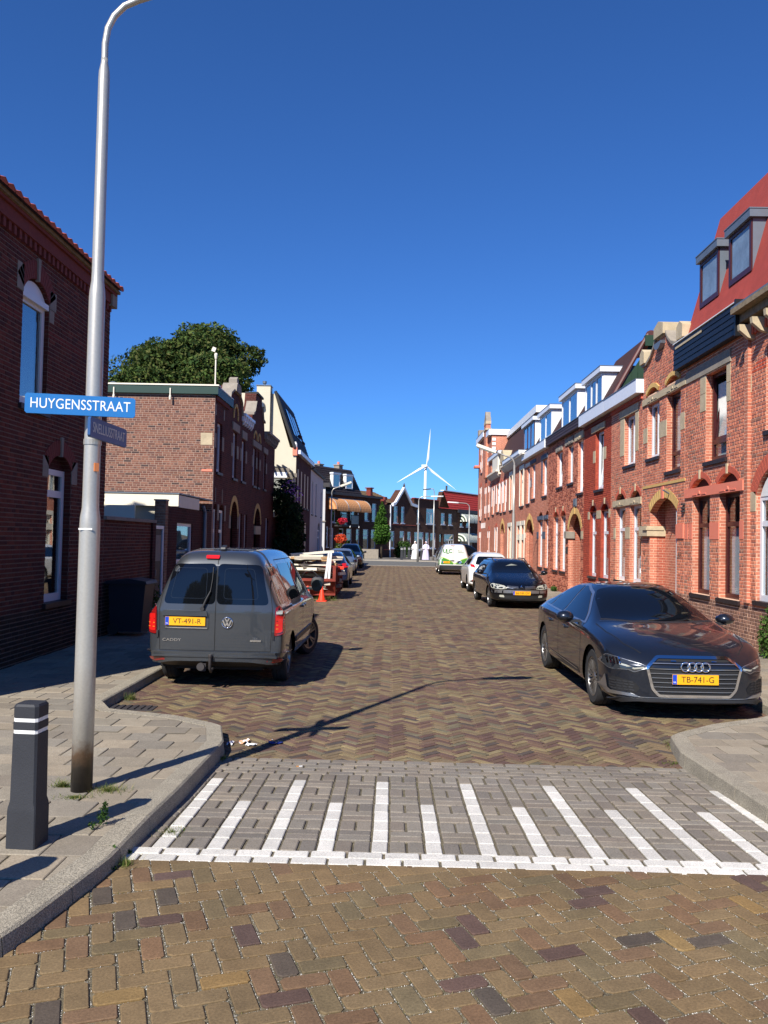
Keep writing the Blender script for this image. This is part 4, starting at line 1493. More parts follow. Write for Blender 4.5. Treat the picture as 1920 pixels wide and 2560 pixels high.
window(h, FR, 37.25, 38.05, 3.6, 5.25, dep=.08, curtain=('curtain', 3.8, 5.2))
lintel(h, FR, 32.66, 33.5, 2.78, 2.95, 'blue_stone', orn=(33.0,))
lintel(h, FR, 33.7, 35.0, 2.78, 2.95, 'blue_stone', orn=(34.3,))
lintel(h, FR, 32.9, 34.3, 5.24, 5.42, 'blue_stone', orn=(33.6,))
lintel(h, FR, 35.6, 37.0, 5.3, 5.46, 'blue_stone', orn=(36.2,))
lintel(h, FR, 37.05, 38.3, 5.28, 5.44, 'cream', orn=())
stones(h, FR, [(33.25, 33.9, 2.02, 2.3), (34.75, 35.2, 2.02, 2.3), (34.0, 34.3, 4.3, 5.2), (36.66, 36.9, 4.3, 4.7)], 'blue_stone')
stones(h, FR, [(38.15, 38.39, 2.05, 2.3), (36.9, 37.1, 4.3, 4.6)], 'cream')
fascia(h, FR, 32.67, 38.4, 5.6, 5.92, 'white_shade', out=.2)
shingle_slope(h, (6.07, 32.65, 5.95), (6.07, 38.4, 5.95), (7.0, 38.4, 7.6), (7.0, 32.65, 7.6), 9, 24, 'tile_brown', 'roof_tiles', thick=.03, wave=.03)
dormer(h, FR, 32.7, 35.3, 6.05, 7.3, -.08, 1.2, wins=((.04, .46), (.54, .96)), boards=False)

# H7
h = house('brick house with cream window surrounds, cornice brackets and brown dormer', (6.5, 41.2, 0), FR, group=ROW_R)
ho = [rect(39.0, 40.0, 3.57, 5.3), rect(42.7, 43.5, 3.5, 5.3), rect(38.6, 39.35, .88, 2.66), rect(39.85, 40.7, .88, 2.66), rect(42.9, 43.9, .5, 2.66)]
out = rect(38.4, 44.2, 0, 5.9)
wall_mesh('wall', FR, out, ho, ['bk_r'], depth=7, parent=h)
for r_ in ho:
    a0, a1, z0, z1 = r_[0][0], r_[1][0], r_[0][1], r_[2][1]
    window(h, FR, a0, a1, z0, z1, 'cream', transom=(z0 + (z1 - z0) * .7), dep=.07, fw=.1, curtain=('curtain', z0 + .1, z1 - .1))
    stones(h, FR, [(a0 - .16, a0, z0, z1), (a1, a1 + .16, z0, z1), (a0 - .2, a1 + .2, z1, z1 + .2)], 'cream', .03)
stones(h, FR, [(38.45, 40.9, 1.96, 2.24)], 'cream', .012)
cornice(h, FR, 37.6, 44.2, 5.6, 5.95, 'cream', 18, .3)
fascia(h, FR, 38.41, 44.2, 5.95, 6.12, 'white_shade', out=.34)
shingle_slope(h, (6.07, 38.4, 6.1), (6.07, 44.2, 6.1), (7.0, 44.2, 7.6), (7.0, 38.4, 7.6), 9, 24, 'tile_brown', 'roof_tiles', thick=.03, wave=.03)
dormer(h, FR, 36.5, 39.5, 6.05, 7.4, -.05, 1.2, sidemat='white', fr='brownframe', wins=((.04, .3), (.36, .62), (.68, .96)), boards=False)

# H8
h = house('brick house with black shingled mansard roof and small stone gable', (6.5, 47.5, 0), FR, group=ROW_R)
ho = [rect(45.0, 45.95, 3.5, 5.1), rect(46.6, 47.4, 3.5, 5.1), rect(47.95, 49.1, 3.58, 5.1), rect(48.6, 49.5, .8, 2.6), rect(50.3, 51.2, 3.5, 5.1)]
porch(h, FR, 45.5, 47.1, 2.3, .6, 0, ho, 'bk_r2', [(45.7, 46.4, 'door_dark', 'white')], 'yellowsoldier', .2, 'yellowsoldier', single=False)
gb8 = [(44.2, 0), (52.0, 0), (52.0, 5.85), (47.3, 5.85), (47.2, 6.3), (46.7, 6.6), (46.2, 6.6), (45.6, 6.3), (45.5, 5.85), (44.2, 5.85)]
wall_mesh('wall', FR, gb8, ho, ['bk_r'], depth=.6, parent=h)
MB().box(44.2, 52, -7, -.55, 0, 6).build('house_body', ['bk_r'], h, FR.F)
for r_ in ho[:5]:
    a0, a1, z0, z1 = r_[0][0], r_[1][0], r_[0][1], r_[2][1]
    window(h, FR, a0, a1, z0, z1, 'white', transom=(z0 + (z1 - z0) * .7), dep=.07, fw=.09, curtain=('curtain', z0 + .1, z1 - .1))
    stones(h, FR, [(a0 - .16, a0, z0 + .5, z1 + .1), (a1, a1 + .16, z0 + .5, z1 + .1)], 'white', .03)
    arch_ring(h, FR, a0, a1, z1 + .02, .2, 'redsoldier', .14, 9, single=False)
for a0, a1 in ((45.5, 47.3),):
    MB().prism([(a0, 6.3), (a1, 6.3), (a1 - .3, 6.72), (a1 - .6, 6.95), (a0 + .6, 6.95), (a0 + .3, 6.72)], -.5, .08).build('stone_cap', ['stone'], h, FR.F)
MB().box(47.3, 47.6, -.3, .08, 5.8, 6.25).box(45.2, 45.5, -.3, .08, 5.8, 6.25).build('stone_cap', ['stone_g'], h, FR.F)
cornice(h, FR, 47.3, 52.0, 5.62, 5.95, 'cream', 12, .3)
cornice(h, FR, 44.2, 45.5, 5.62, 5.95, 'cream', 3, .3)
MB().box(48.0, 50.6, -.9, .1, 5.95, 6.9).build('attic_box', ['cream'], h, FR.F)
fascia(h, FR, 47.6, 53.0, 6.9, 7.1, 'white_shade', out=.14)
shingle_slope(h, (6.12, 41.5, 6.0), (6.12, 52.3, 6.0), (7.15, 52.3, 8.35), (7.15, 41.5, 8.35), 16, 30, 'slate_dark', 'mansard_shingles')
MB().add([(6.12, 41.5, 6), (7.15, 41.5, 8.35), (11, 41.5, 8.35), (11, 41.5, 6)], [(0, 1, 2, 3)]).build('mansard_end', ['slate_dark'], h)
MB().box(7.0, 11, 41.3, 52.5, 8.35, 8.7).build('roof_edge', ['white'], h)

# H9: taller corner house
h = house('tall brick corner house with stone-topped chimney pier at the far end of the right row', (6.5, 56, 0), FR, group=ROW_R)
ho = [rect(52.6, 53.2, 3.4, 5.4), rect(54.6, 55.2, 3.4, 5.4), rect(57.6, 58.4, 3.3, 5.6), rect(57.4, 58.2, 6.6, 8.3), rect(52.5, 53.2, .5, 2.5), rect(57.7, 58.4, .4, 2.5), rect(54.0, 54.6, 6.5, 8.0)]
out = rect(52.0, 59.9, 0, 8.9)
wall_mesh('wall', FR, out, ho, ['bk_r'], depth=8, parent=h)
for r_ in ho:
    a0, a1, z0, z1 = r_[0][0], r_[1][0], r_[0][1], r_[2][1]
    window(h, FR, a0, a1, z0, z1, 'white', transom=(z0 + (z1 - z0) * .7), dep=.05, fw=.1, curtain=('curtain', z0 + .1, z1 - .1))
    stones(h, FR, [(a0 - .14, a0, z0 + .3, z0 + .8), (a1, a1 + .14, z0 + .3, z0 + .8), (a0 - .12, a0, z1 - .4, z1), (a1, a1 + .12, z1 - .4, z1)], 'white', .03)
    arch_ring(h, FR, a0, a1, z1 + .02, .2, 'redsoldier', .14, 9, single=False)
for k in range(7):
    MB().box(6.1, 6.32, 51.97, 52.02, 6.5 + k * .28, 6.5 + k * .28 + .18).build('stone_block', ['white'], h)
MB().box(53.9, 55.1, -.14, .16, 6.0, 9.5).build('pier', ['bk_r'], h, FR.F)
MB().box(53.8, 55.2, -.18, .2, 9.1, 9.22).box(53.85, 55.15, -.16, .18, 9.5, 9.7).build('pier_band', ['stone'], h, FR.F)
MB().prism([(53.9, 9.7), (55.1, 9.7), (55.05, 9.9), (54.8, 10.05), (54.65, 10.35), (54.35, 10.35), (54.2, 10.05), (53.95, 9.9)], -.16, .16).build('stone_cap', ['stone_g'], h, FR.F)
MB().box(59.2, 59.9, -.4, .1, 9.2, 9.8).build('stone_cap', ['stone_g'], h, FR.F)
fascia(h, FR, 52.0, 53.6, 8.55, 8.9, 'white_shade', out=.2)
fascia(h, FR, 55.4, 60.0, 8.85, 9.2, 'white_shade', out=.2)
MB().box(6.0, 11, 51.9, 51.98, 8.55, 8.9).build('fascia', ['white'], h)
MB().box(59.0, 60.05, -.1, .35, 7.1, 7.25).build('red_ledge', ['pink'], h, FR.F)
for k in range(4):
    MB().box(55.0 + k * .7, 55.25 + k * .7, -.01, .03, 2.75, 3.1).build('stone_block', ['white'], h, FR.F)
# ------------------------------------------------------------------ left-hand side (X = -4.96)
ROW_L = 'brick houses in shade along the left side of the street'
FAC = FL
def rl(a0, a1, z0, z1): return rect(a0, a1, z0, z1)

# corner house beside the lamp post
h = house('dark red brick corner house with orange tile eaves, behind the street name signs', (-5.4, 10.7, 0), FL, group=ROW_L)
ho = []
ho.append(arch_poly(10.86, 11.7, 3.55, 5.1, .22, 12))
ho.append(arch_poly(11.84, 12.7, .83, 2.80, .2, 12))
out = rl(7.24, 14.2, 0, 6.0)
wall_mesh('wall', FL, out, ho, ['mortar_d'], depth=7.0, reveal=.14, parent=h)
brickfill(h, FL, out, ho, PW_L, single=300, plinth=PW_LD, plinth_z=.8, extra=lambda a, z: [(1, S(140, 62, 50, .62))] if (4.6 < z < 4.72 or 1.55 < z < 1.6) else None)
M['cyl_white'] = M['white']
window(h, FL, 10.87, 11.69, 3.56, 5.06, 'white_shade', dep=.06, fw=.09, pane='pane_dark', curtain=('curtain', 3.62, 4.9), top_h=.02)
MB().prism([(-a, z) for a, z in arch_poly(10.88, 11.68, 5.06, 5.1, .19, 12)], -.13, -.05).build('arch_panel', ['white'], h, FL.F)
MB().box(-11.69, -10.87, -.06, .0, 5.0, 5.08).build('window_head', ['white'], h, FL.F)
window(h, FL, 11.85, 12.69, .84, 2.79, 'white_shade', dep=.1, fw=.085, transom=2.43, pane='pane_dark', interior='room')
MB().prism([(-a, z) for a, z in arch_poly(11.86, 12.68, 2.79, 2.8, .18, 12)], -.13, -.11).build('tympanum', ['bk_plum'], h, FL.F)
arch_ring(h, FL, 10.86, 11.7, 5.1, .22, 'redsoldier_d', .24, 17, key='stone_g')
arch_ring(h, FL, 11.84, 12.7, 2.8, .2, 'redsoldier_d', .22, 17, key='stone_g')
stones(h, FL, [(10.66, 10.86, 5.04, 5.4), (11.7, 11.92, 5.04, 5.3), (11.7, 11.86, 4.85, 5.03), (11.64, 11.84, 2.65, 2.95), (12.7, 12.92, 2.6, 2.95)], 'stone_g')
dn = MB()
for k in range(46):
    a = 7.3 + k * .15
    MB().box(-a - .07, -a, -.01, .05, 5.66, 5.78).build('corbel_brick', ['redsoldier_d'], h, FL.F)
MB().box(-14.2, -7.24, -.02, .07, 5.78, 5.95).box(-14.2, -7.24, -.02, .11, 5.95, 6.0).build('eaves_band', ['redsoldier_d'], h, FL.F)
MB().box(-14.26, -7.2, -.02, .15, 6.0, 6.05).build('gutter_board', ['weathered'], h, FL.F)
shingle_slope(h, (-4.74, 7.2, 6.04), (-4.74, 14.2, 6.04), (-8.3, 14.2, 7.35), (-8.3, 7.2, 7.35), 13, 34, 'tile_orange', 'roof_tiles', thick=.03, wave=.035)
MB().add([(-4.96, 7.24, 6), (-8.3, 7.24, 7.3), (-11.9, 7.24, 6)], [(0, 1, 2)]).add([(-4.96, 14.2, 6), (-8.3, 14.2, 7.3), (-11.9, 14.2, 6)], [(0, 1, 2)]).build('gable_wall', ['bk_plum'], h)
MB().box(-5.2, -4.86, 14.02, 14.26, 5.75, 6.1).build('parapet_stone', ['stone_g'], h)

# alley wall
h = thing('garden_wall', 'dark brick garden wall between the corner house and the gate', 'wall', (-5.05, 15.7, 0))
out = rl(14.21, 17.2, 0, 2.1)
wall_mesh('wall', FL, out, [], ['mortar_d'], depth=.22, parent=h)
brickfill(h, FL, out, [], PW_L, plinth=PW_LD, plinth_z=1.0)
MB().box(-17.24, -14.21, -.26, .05, 2.1, 2.16).build('coping', ['stone_g'], h, FL.F)
MB().box(-17.2, -16.98, -.22, .05, 0, 2.1).build('pier', ['bk_plum'], h, FL.F)

# gate
h = thing('garden_gate', 'grey panelled gate in a pale frame beside the garden wall', 'gate', (-5.0, 17.6, 0))
MB().box(-17.3, -17.22, -.1, .0, 0, 2.05).box(-17.98, -17.9, -.1, .0, 0, 2.05).box(-17.9, -17.3, -.1, .0, 1.98, 2.05).build('frame', ['white_shade'], h, FL.F)
MB().box(-17.9, -17.3, -.08, -.03, .1, 1.97).build('door_leaf', ['blackmatt'], h, FL.F)
MB().box(-17.82, -17.38, -.03, -.02, 1.3, 1.85).build('panel', ['stone_g'], h, FL.F)
MB().box(-17.4, -17.36, -.03, .02, 1.0, 1.12).build('handle', ['zinc'], h, FL.F)

# low outbuilding with white fascia
h = house('low brick outbuilding with white fascia boards and frosted window behind the van', (-6, 19.6, 0), FL, name='outbuilding')
ho = [rl(19.05, 20.5, 1.2, 2.14)]
out = [(18.0, 0), (22.68, 0), (22.68, 2.5), (18.0, 2.5)]
wall_mesh('wall', FL, out, ho, ['bk_plum'], depth=.2, parent=h)
window(h, FL, 19.05, 20.5, 1.2, 2.14, 'white_shade', dep=.03, fw=.07, interior='frost', pane='pane')
MB().box(-5.18, -4.94, 17.99, 18.2, 0, 2.6).build('pier', ['bk_pillar'], h)
MB().box(-5.2, -4.93, 17.97, 18.22, 2.6, 2.63).build('pier_cap', ['zinc'], h)
MB().box(-9.5, -4.94, 19.04, 19.1, 2.52, 2.8).box(-5.0, -4.94, 19.1, 21.1, 2.5, 2.78).build('fascia', ['cream'], h)
MB().box(-9.5, -4.92, 19.02, 22.6, 2.8, 2.83).build('roof', ['zinc'], h)
MB().box(-9.5, -5.2, 19.16, 19.3, 0, 2.52).build('shed_wall', ['cream_wall'], h)
MB().box(-7.6, -5.9, 18.9, 18.95, 2.2, 2.52).build('shed_panel', ['cream'], h)
MB().tube([(-4.9, 21.6, .1), (-4.9, 21.6, 1.6), (-4.9, 21.6, 2.45), (-4.94, 21.5, 2.62)], .045, 10).build('downpipe', ['zinc'], h)

# row A : flat-roofed corner with lit gable, then two small stepped gables
h = house('flat-roofed brick house with dark green fascia and sunlit blank side wall', (-6.5, 24, 0), FL, group=ROW_L)
FG = Facade(frame_of((0, 22.7, 0), (1, 0, 0), (0, -1, 0)), 1)
gout = rect(-9.6, -4.96, 0, 5.75)
wall_mesh('side_wall', FG, gout, [], ['mortar_w'], depth=.1, parent=h)
brickfill(h, FG, gout, [], PW_G, single=0, wname='side_bricks')
stones(h, FG, [(-5.33, -5.0, 4.35, 4.68)], 'stone')
stones(h, FG, [(-5.28, -4.98, 3.62, 3.68)], 'pink', .02)
M['bk_la'] = M['bk_l']
ho = [rl(23.1, 23.75, 3.65, 5.05), rl(25.4, 26.0, 3.65, 5.08)]
ho += [arch_poly(22.86, 23.34 - .05, .6, 2.6, .16), arch_poly(23.6, 24.3, .6, 2.6, .16)]
ho += [arch_poly(25.3, 26.4, .1, 2.45, .5), rl(26.9, 27.5, 3.66, 5.0), rl(26.75, 27.25, .6, 2.6), rl(27.7, 28.2, .6, 2.6)]
out = [(22.72, 0), (28.6, 0), (28.6, 5.75), (26.75, 5.75), (26.6, 6.1), (26.1, 6.35), (25.95, 6.5), (25.35, 6.5), (25.2, 6.3), (24.7, 6.1), (24.5, 5.75), (22.72, 5.75)]
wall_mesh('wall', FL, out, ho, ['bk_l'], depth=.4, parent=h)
MB().box(-9.6, -5.3, 22.81, 28.6, 0, 5.75).build('house_body', ['bk_l'], h)
window(h, FL, 23.1, 23.75, 3.65, 5.05, dep=.07, fw=.08, pane='pane_dark', curtain=('curtain', 3.7, 5))
window(h, FL, 25.4, 26.0, 3.65, 5.08, dep=.07, fw=.08, pane='pane_dark', curtain=('curtain', 3.7, 5))
window(h, FL, 26.9, 27.5, 3.66, 5.0, dep=.07, fw=.08, pane='pane_dark', curtain=('curtain', 3.7, 4.9))
window(h, FL, 26.75, 27.25, .6, 2.6, dep=.07, fw=.07, pane='pane_dark', transom=2.0)
window(h, FL, 27.7, 28.2, .6, 2.6, dep=.07, fw=.07, pane='pane_dark', transom=2.0)
lintel(h, FL, 26.8, 27.65, 5.05, 5.3, 'stone_g')
stones(h, FL, [(27.55, 27.8, 4.3, 4.7), (26.62, 26.85, 4.3, 4.7)], 'stone_g')
for a0, a1 in ((22.87, 23.28), (23.61, 24.29)):
    w = window(h, FL, a0, a1, .62, 2.6, 'white', dep=.05, fw=.07, transom=2.0, pane='pane_dark')
    x0, x1 = -a1, -a0
    MB().box(x0 + .08, x1 - .08, -.12, -.085, .7, 2.5).build('boarding', ['orange_ply'], w, FL.F)
MB().box(-26.35, -25.35, -.35, -.3, .1, 2.9).build('door', ['door_dark'], h, FL.F)
arch_ring(h, FL, 25.3, 26.4, 2.45, .5, 'yellowsoldier', .18, 11, single=False)
lintel(h, FL, 25.2, 26.3, 5.12, 5.36, 'stone_g')
stones(h, FL, [(26.0, 26.3, 4.3, 4.7), (25.1, 25.4, 4.3, 4.7), (23.75, 24.0, 4.3, 4.7), (22.74, 22.95, 4.3, 4.7), (22.8, 22.9, 5.2, 5.5), (23.9, 24.0, 5.2, 5.5)], 'stone_g')
stones(h, FL, [(23.02, 23.08, 2.8, 3.2), (23.92, 23.98, 2.8, 3.2), (23.35, 23.55, 2.3, 2.75), (24.32, 24.5, 2.3, 2.75), (25.05, 25.3, 2.1, 2.5), (26.4, 26.6, 2.1, 2.5)], 'stone_g')
dentils(h, FL, 22.74, 24.5, 5.6, 5.72, 'redsoldier_d', 18, .05)
fascia(h, FL, 22.62, 24.9, 5.72, 5.96, 'green_fascia', out=.08, trim='white')
MB().box(-9.6, -4.86, 22.6, 22.7, 5.74, 5.96).build('fascia', ['green_fascia'], h)
MB().box(-9.6, -4.84, 22.58, 22.9, 5.96, 6.0).build('roof_trim', ['cream'], h)
for x in (-7.72, -6.17):
    MB().box(x - .015, x + .015, 22.56, 22.6, 5.7, 5.88).lathe([(.0, 5.55), (.03, 5.56), (.035, 5.64), (.02, 5.7), (.0, 5.7)], 8, (x, 22.58, 0)).build('roof_hook', ['cream'], h)
MB().prism([(-26.1, 6.3), (-25.2, 6.3), (-25.3, 6.5), (-25.42, 6.58), (-25.9, 6.58), (-26.0, 6.5)], -.35, .1).build('stone_cap', ['stone_g'], h, FL.F)
MB().prism([(-25.8, 6.58), (-25.5, 6.58), (-25.5, 6.72), (-25.65, 6.8), (-25.8, 6.72)], -.2, .05).build('finial', ['stone_g'], h, FL.F)
coping(h, FL, [(24.5, 5.75), (24.7, 6.1), (25.2, 6.3)], 'stone_g')
coping(h, FL, [(26.1, 6.33), (26.6, 6.1), (26.75, 5.75)], 'stone_g')
arch_ring(h, FL, 25.4, 26.0, 5.5, .38, 'yellowsoldier', .09, 9, single=False, proud=.03)
cornice(h, FL, 26.75, 28.6, 5.5, 5.85, 'white_shade', 5, .13)
MB().tube([(-8.4, 24.5, 5.95), (-8.4, 24.5, 6.25)], .09, 10).lathe([(.0, 0), (.2, 0), (.22, .03), (.05, .12), (.0, .12)], 12, (-8.4, 24.5, 6.26)).build('roof_vent', ['zinc'], h)
MB().tube([(-4.98, 22.75, 6.0), (-4.98, 22.75, 6.72)], .02, 8).lathe([(.0, 6.72), (.03, 6.74), (.05, 6.86), (.03, 6.9), (.0, 6.9)], 8, (-4.98, 22.75, 0)).obox((-5.04, 22.75, 7.0), (.1, .05, .12), .4, 'Y').build('roof_mast', ['cream'], h)

h = house('shaded brick house with dark stepped gable, purple flowers by its far window', (-6.5, 31.5, 0), FL, group=ROW_L)
ho = [rl(26.9, 27.5, 3.66, 5.0)]
ho = [rl(29.1, 29.7, 3.66, 5.0), rl(30.05, 30.4, 3.66, 4.95), rl(31.5, 32.0, 3.68, 5.0), arch_poly(29.6, 31.0, .1, 2.3, .6), rl(32.3, 33.0, .6, 2.6)]
out = [(28.6, 0), (34.3, 0), (34.3, 5.75), (31.5, 5.75), (31.35, 6.15), (31.0, 6.2), (30.75, 6.6), (30.7, 6.95), (29.4, 6.95), (29.3, 6.6), (29.0, 6.2), (28.7, 6.1), (28.6, 5.75)]
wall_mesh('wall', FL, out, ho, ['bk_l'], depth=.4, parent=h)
MB().box(-9.6, -5.3, 28.6, 34.3, 0, 5.75).build('house_body', ['bk_l'], h)
for a0, a1, z0, z1 in ((29.1, 29.7, 3.66, 5.0), (30.05, 30.4, 3.66, 4.95), (31.5, 32.0, 3.68, 5.0), (32.3, 33.0, .6, 2.6)):
    window(h, FL, a0, a1, z0, z1, dep=.07, fw=.07, pane='pane_dark', curtain=('curtain', z0 + .1, z1 - .1))
MB().box(-30.95, -29.65, -.35, -.3, .1, 2.9).build('door', ['door_dark'], h, FL.F)
MB().box(-30.9, -29.7, -.05, .04, 1.95, 2.25).build('stone_block', ['stone'], h, FL.F)
arch_ring(h, FL, 29.6, 31.0, 2.3, .6, 'yellowsoldier', .18, 11, single=False)
lintel(h, FL, 28.9, 30.7, 5.05, 5.25, 'stone_g')
lintel(h, FL, 31.3, 32.3, 5.05, 5.25, 'stone_g')
stones(h, FL, [(29.7, 29.95, 4.3, 4.7), (30.45, 30.7, 4.3, 4.7), (28.85, 29.1, 4.3, 4.7), (32.0, 32.25, 4.3, 4.7)], 'stone_g')
arch_ring(h, FL, 29.1, 29.7, 5.3, .25, 'yellowsoldier', .08, 9, single=False, proud=.03)
arch_ring(h, FL, 30.0, 30.5, 5.3, .25, 'yellowsoldier', .08, 9, single=False, proud=.03)
MB().box(-30.72, -29.4, -.4, .06, 6.95, 7.02).build('stone_cap', ['slate_dark'], h, FL.F)
coping(h, FL, [(28.7, 6.1), (29.0, 6.2), (29.3, 6.6)], 'stone_g')
coping(h, FL, [(30.75, 6.6), (31.0, 6.2), (31.35, 6.15)], 'stone_g')
cornice(h, FL, 31.5, 34.35, 5.5, 5.88, 'stone_g', 7, .2)
# low annex with pergola between row A and the cream house
h = house('low brick annex with roof terrace and wooden pergola below the cream gable', (-6.5, 38, 0), FL, name='annex')
MB().box(-9.5, -4.98, 34.3, 42.0, 0, 2.7).build('wall', ['bk_l'], h)
MB().box(-9.5, -4.9, 34.3, 42.0, 2.7, 2.9).build('roof_edge', ['cream'], h)
MB().box(-5.05, -4.95, 38.5, 42, 2.9, 3.25).build('parapet', ['pink'], h)
for y in (38.8, 41.8):
    for x in (-5.15, -6.3):
        MB().box(x - .06, x + .06, y - .06, y + .06, 2.9, 4.95).build('post', ['wood_grey'], h)
for y in (38.8, 41.8):
    MB().box(-7.2, -4.9, y - .04, y + .04, 4.9, 5.1).build('beam', ['wood_grey'], h)
for k in range(8):
    MB().box(-5.2 - k * .25, -5.14 - k * .25, 38.3, 42.0, 5.1, 5.22).build('rafter', ['iron'], h)
MB().box(-7.0, -5.3, 38.76, 38.8, 3.0, 4.6).build('glass_screen', ['frost'], h)
MB().box(-7.2, -5.0, 38.7, 38.76, 4.65, 4.9).build('white_beam', ['white'], h)

# cream gabled house
h = house('cream rendered gable house with dark tiled mansard and tall chimney', (-7, 45.5, 0), FL, group=ROW_L)
P = [(-14.0, 0), (-4.97, 0), (-4.97, 6.3), (-5.31, 6.45), (-6.15, 9.15), (-14.0, 9.2)]
MB().prism(P, 42.0, 49.3, axis='y').build('wall', ['cream_wall'], h)
MB().box(-7.02, -6.33, 41.72, 42.4, 5, 9.5).build('chimney', ['cream_wall'], h)
MB().box(-7.06, -6.3, 41.68, 42.44, 9.5, 9.54).tube([(-6.68, 42.05, 9.5), (-6.68, 42.05, 9.66)], .06).lathe([(0, 9.66), (.1, 9.66), (.11, 9.78), (0, 9.8)], 10, (-6.68, 42.05, 0)).build('chimney_cap', ['zinc'], h)
MB().tube([(-6.33, 41.9, 4.3), (-6.33, 41.9, 9.1)], .05).build('downpipe', ['stone_g'], h)
shingle_slope(h, (-5.02, 41.9, 6.35), (-5.02, 49.3, 6.35), (-6.1, 49.3, 9.3), (-6.1, 41.9, 9.3), 18, 28, 'tile_dark', 'roof_tiles', thick=.03, wave=.03)
MB().tube([(-5.05, 41.88, 6.4), (-6.1, 41.88, 9.25)], .08, 8).build('verge_tiles', ['slate_dark'], h)
for y in (43.3, 44.7, 46.0):
    d = MB()
    n_ = Vector((2.95, 0, 1.08)).normalized()
    for (t0, t1) in ((.3, .75),):
        a = Vector((-5.02, y, 6.35)).lerp(Vector((-6.1, y, 9.3)), t0)
        b = Vector((-5.02, y, 6.35)).lerp(Vector((-6.1, y, 9.3)), t1)
        n2 = Vector((n_.x, 0, n_.z)) * .09
        d.add([tuple(a + n2), tuple(a + n2 + Vector((0, .9, 0))), tuple(b + n2 + Vector((0, .9, 0))), tuple(b + n2)], [(0, 1, 2, 3)])
    d.build('skylight', ['pane_curtained'], h)
MB().box(-7.8, -7.35, 41.95, 42.0, 7.7, 8.2).build('window', ['pane_curtained'], h)
MB().lathe([(0, 0), (.05, 0), (.2, -.12), (.22, -.3), (0, -.32)], 12, (-6.8, 41.65, 8.7)).build('floodlight', ['zinc'], h)
MB().box(-5.16, -4.93, 41.9, 42.2, 6.02, 6.42).build('shoulder_block', ['pink'], h)
MB().lathe([(.11, 6.42), (.11, 6.6), (.05, 6.72), (0, 6.73)], 10, (-5.05, 42.05, 0)).build('finial', ['white'], h)

# dark red house
h = house('dark plum brick house with white gutter beyond the cream gable', (-6.5, 45.7, 0), FL, group=ROW_L)
ho = [rl(42.6, 43.2, 3.5, 5.4), rl(44.2, 44.8, 3.5, 5.4), rl(45.9, 46.5, 3.5, 5.4), rl(47.5, 48.1, 3.5, 5.4), rl(43.2, 44.0, .4, 2.7), rl(46.5, 47.3, .4, 2.7)]
wall_mesh('wall', FL, rl(42.0, 49.4, 0, 6.1), ho, ['bk_plum'], depth=.02, reveal=.1, parent=h)
for r_ in ho:
    window(h, FL, r_[0][0], r_[1][0], r_[0][1], r_[2][1], dep=.02, fw=.06, pane='pane_dark', curtain=('curtain', r_[0][1] + .1, r_[2][1] - .1))
fascia(h, FL, 42.0, 49.4, 6.1, 6.3, 'white_shade', out=.2)
for y, z in ((48.2, 7.3), (46.6, 7.5)):
    MB().box(-5.9, -5.3, y - .3, y + .3, 6.3, z).box(-5.95, -5.25, y - .35, y + .35, z, z + .1).build('chimney', ['bk_plum'], h)
    MB().lathe([(.1, z + .1), (.1, z + .3), (.2, z + .32), (0, z + .4)], 10, (-5.6, y, 0)).build('chimney_pot', ['zinc'], h)

# grey rendered house
h = house('grey rendered house with arched window before the crossing road', (-6.5, 54.5, 0), FL, group=ROW_L)
ho = [rl(50.2, 51.0, 3.3, 5.3), rl(52.6, 53.4, 3.3, 5.3), rl(56.4, 57.2, 3.3, 5.0), arch_poly(54.6, 56.4, .5, 2.4, .5)]
wall_mesh('wall', FL, rl(49.4, 58.2, 0, 6.0), ho, ['white_wall'], depth=5, reveal=.12, parent=h)
for r_ in ho[:3]:
    window(h, FL, r_[0][0], r_[1][0], r_[0][1], r_[2][1], dep=.05, fw=.06, pane='pane_dark')
window(h, FL, 54.62, 56.38, .5, 2.4, dep=.06, fw=.08, pane='pane_dark', transom=1.9)
shingle_slope(h, (-4.8, 49.4, 6.0), (-4.8, 58.3, 6.0), (-7.4, 58.3, 8.2), (-7.4, 49.4, 8.2), 12, 24, 'tile_dark', 'roof_tiles', thick=.03, wave=.03)
MB().box(-58.2, -49.4, -.1, .15, 5.95, 6.03).build('gutter', ['iron'], h, FL.F)
# ------------------------------------------------------------------ far row beyond the crossing road, set at an angle
ROW_F = 'dark brick houses beyond the crossing road'
fu = FF
def fwin(h, lst, fr='white_shade', m='pane_dark', tr=.68, cur=None):
    for a0, a1, z0, z1 in lst:
        window(h, fu, a0, a1, z0, z1, fr, transom=z0 + (z1 - z0) * tr if tr else None, dep=.06, fw=.09, pane=m, sill='white_shade', curtain=('curtain_g', z0 + .1, z1 - .1) if cur else None)
def fwall(h, outer, wins, m, depth=8):
    ho = [rect(*w) for w in wins]
    wall_mesh('wall', fu, outer, ho, [m], depth=depth, reveal=.1, parent=h)

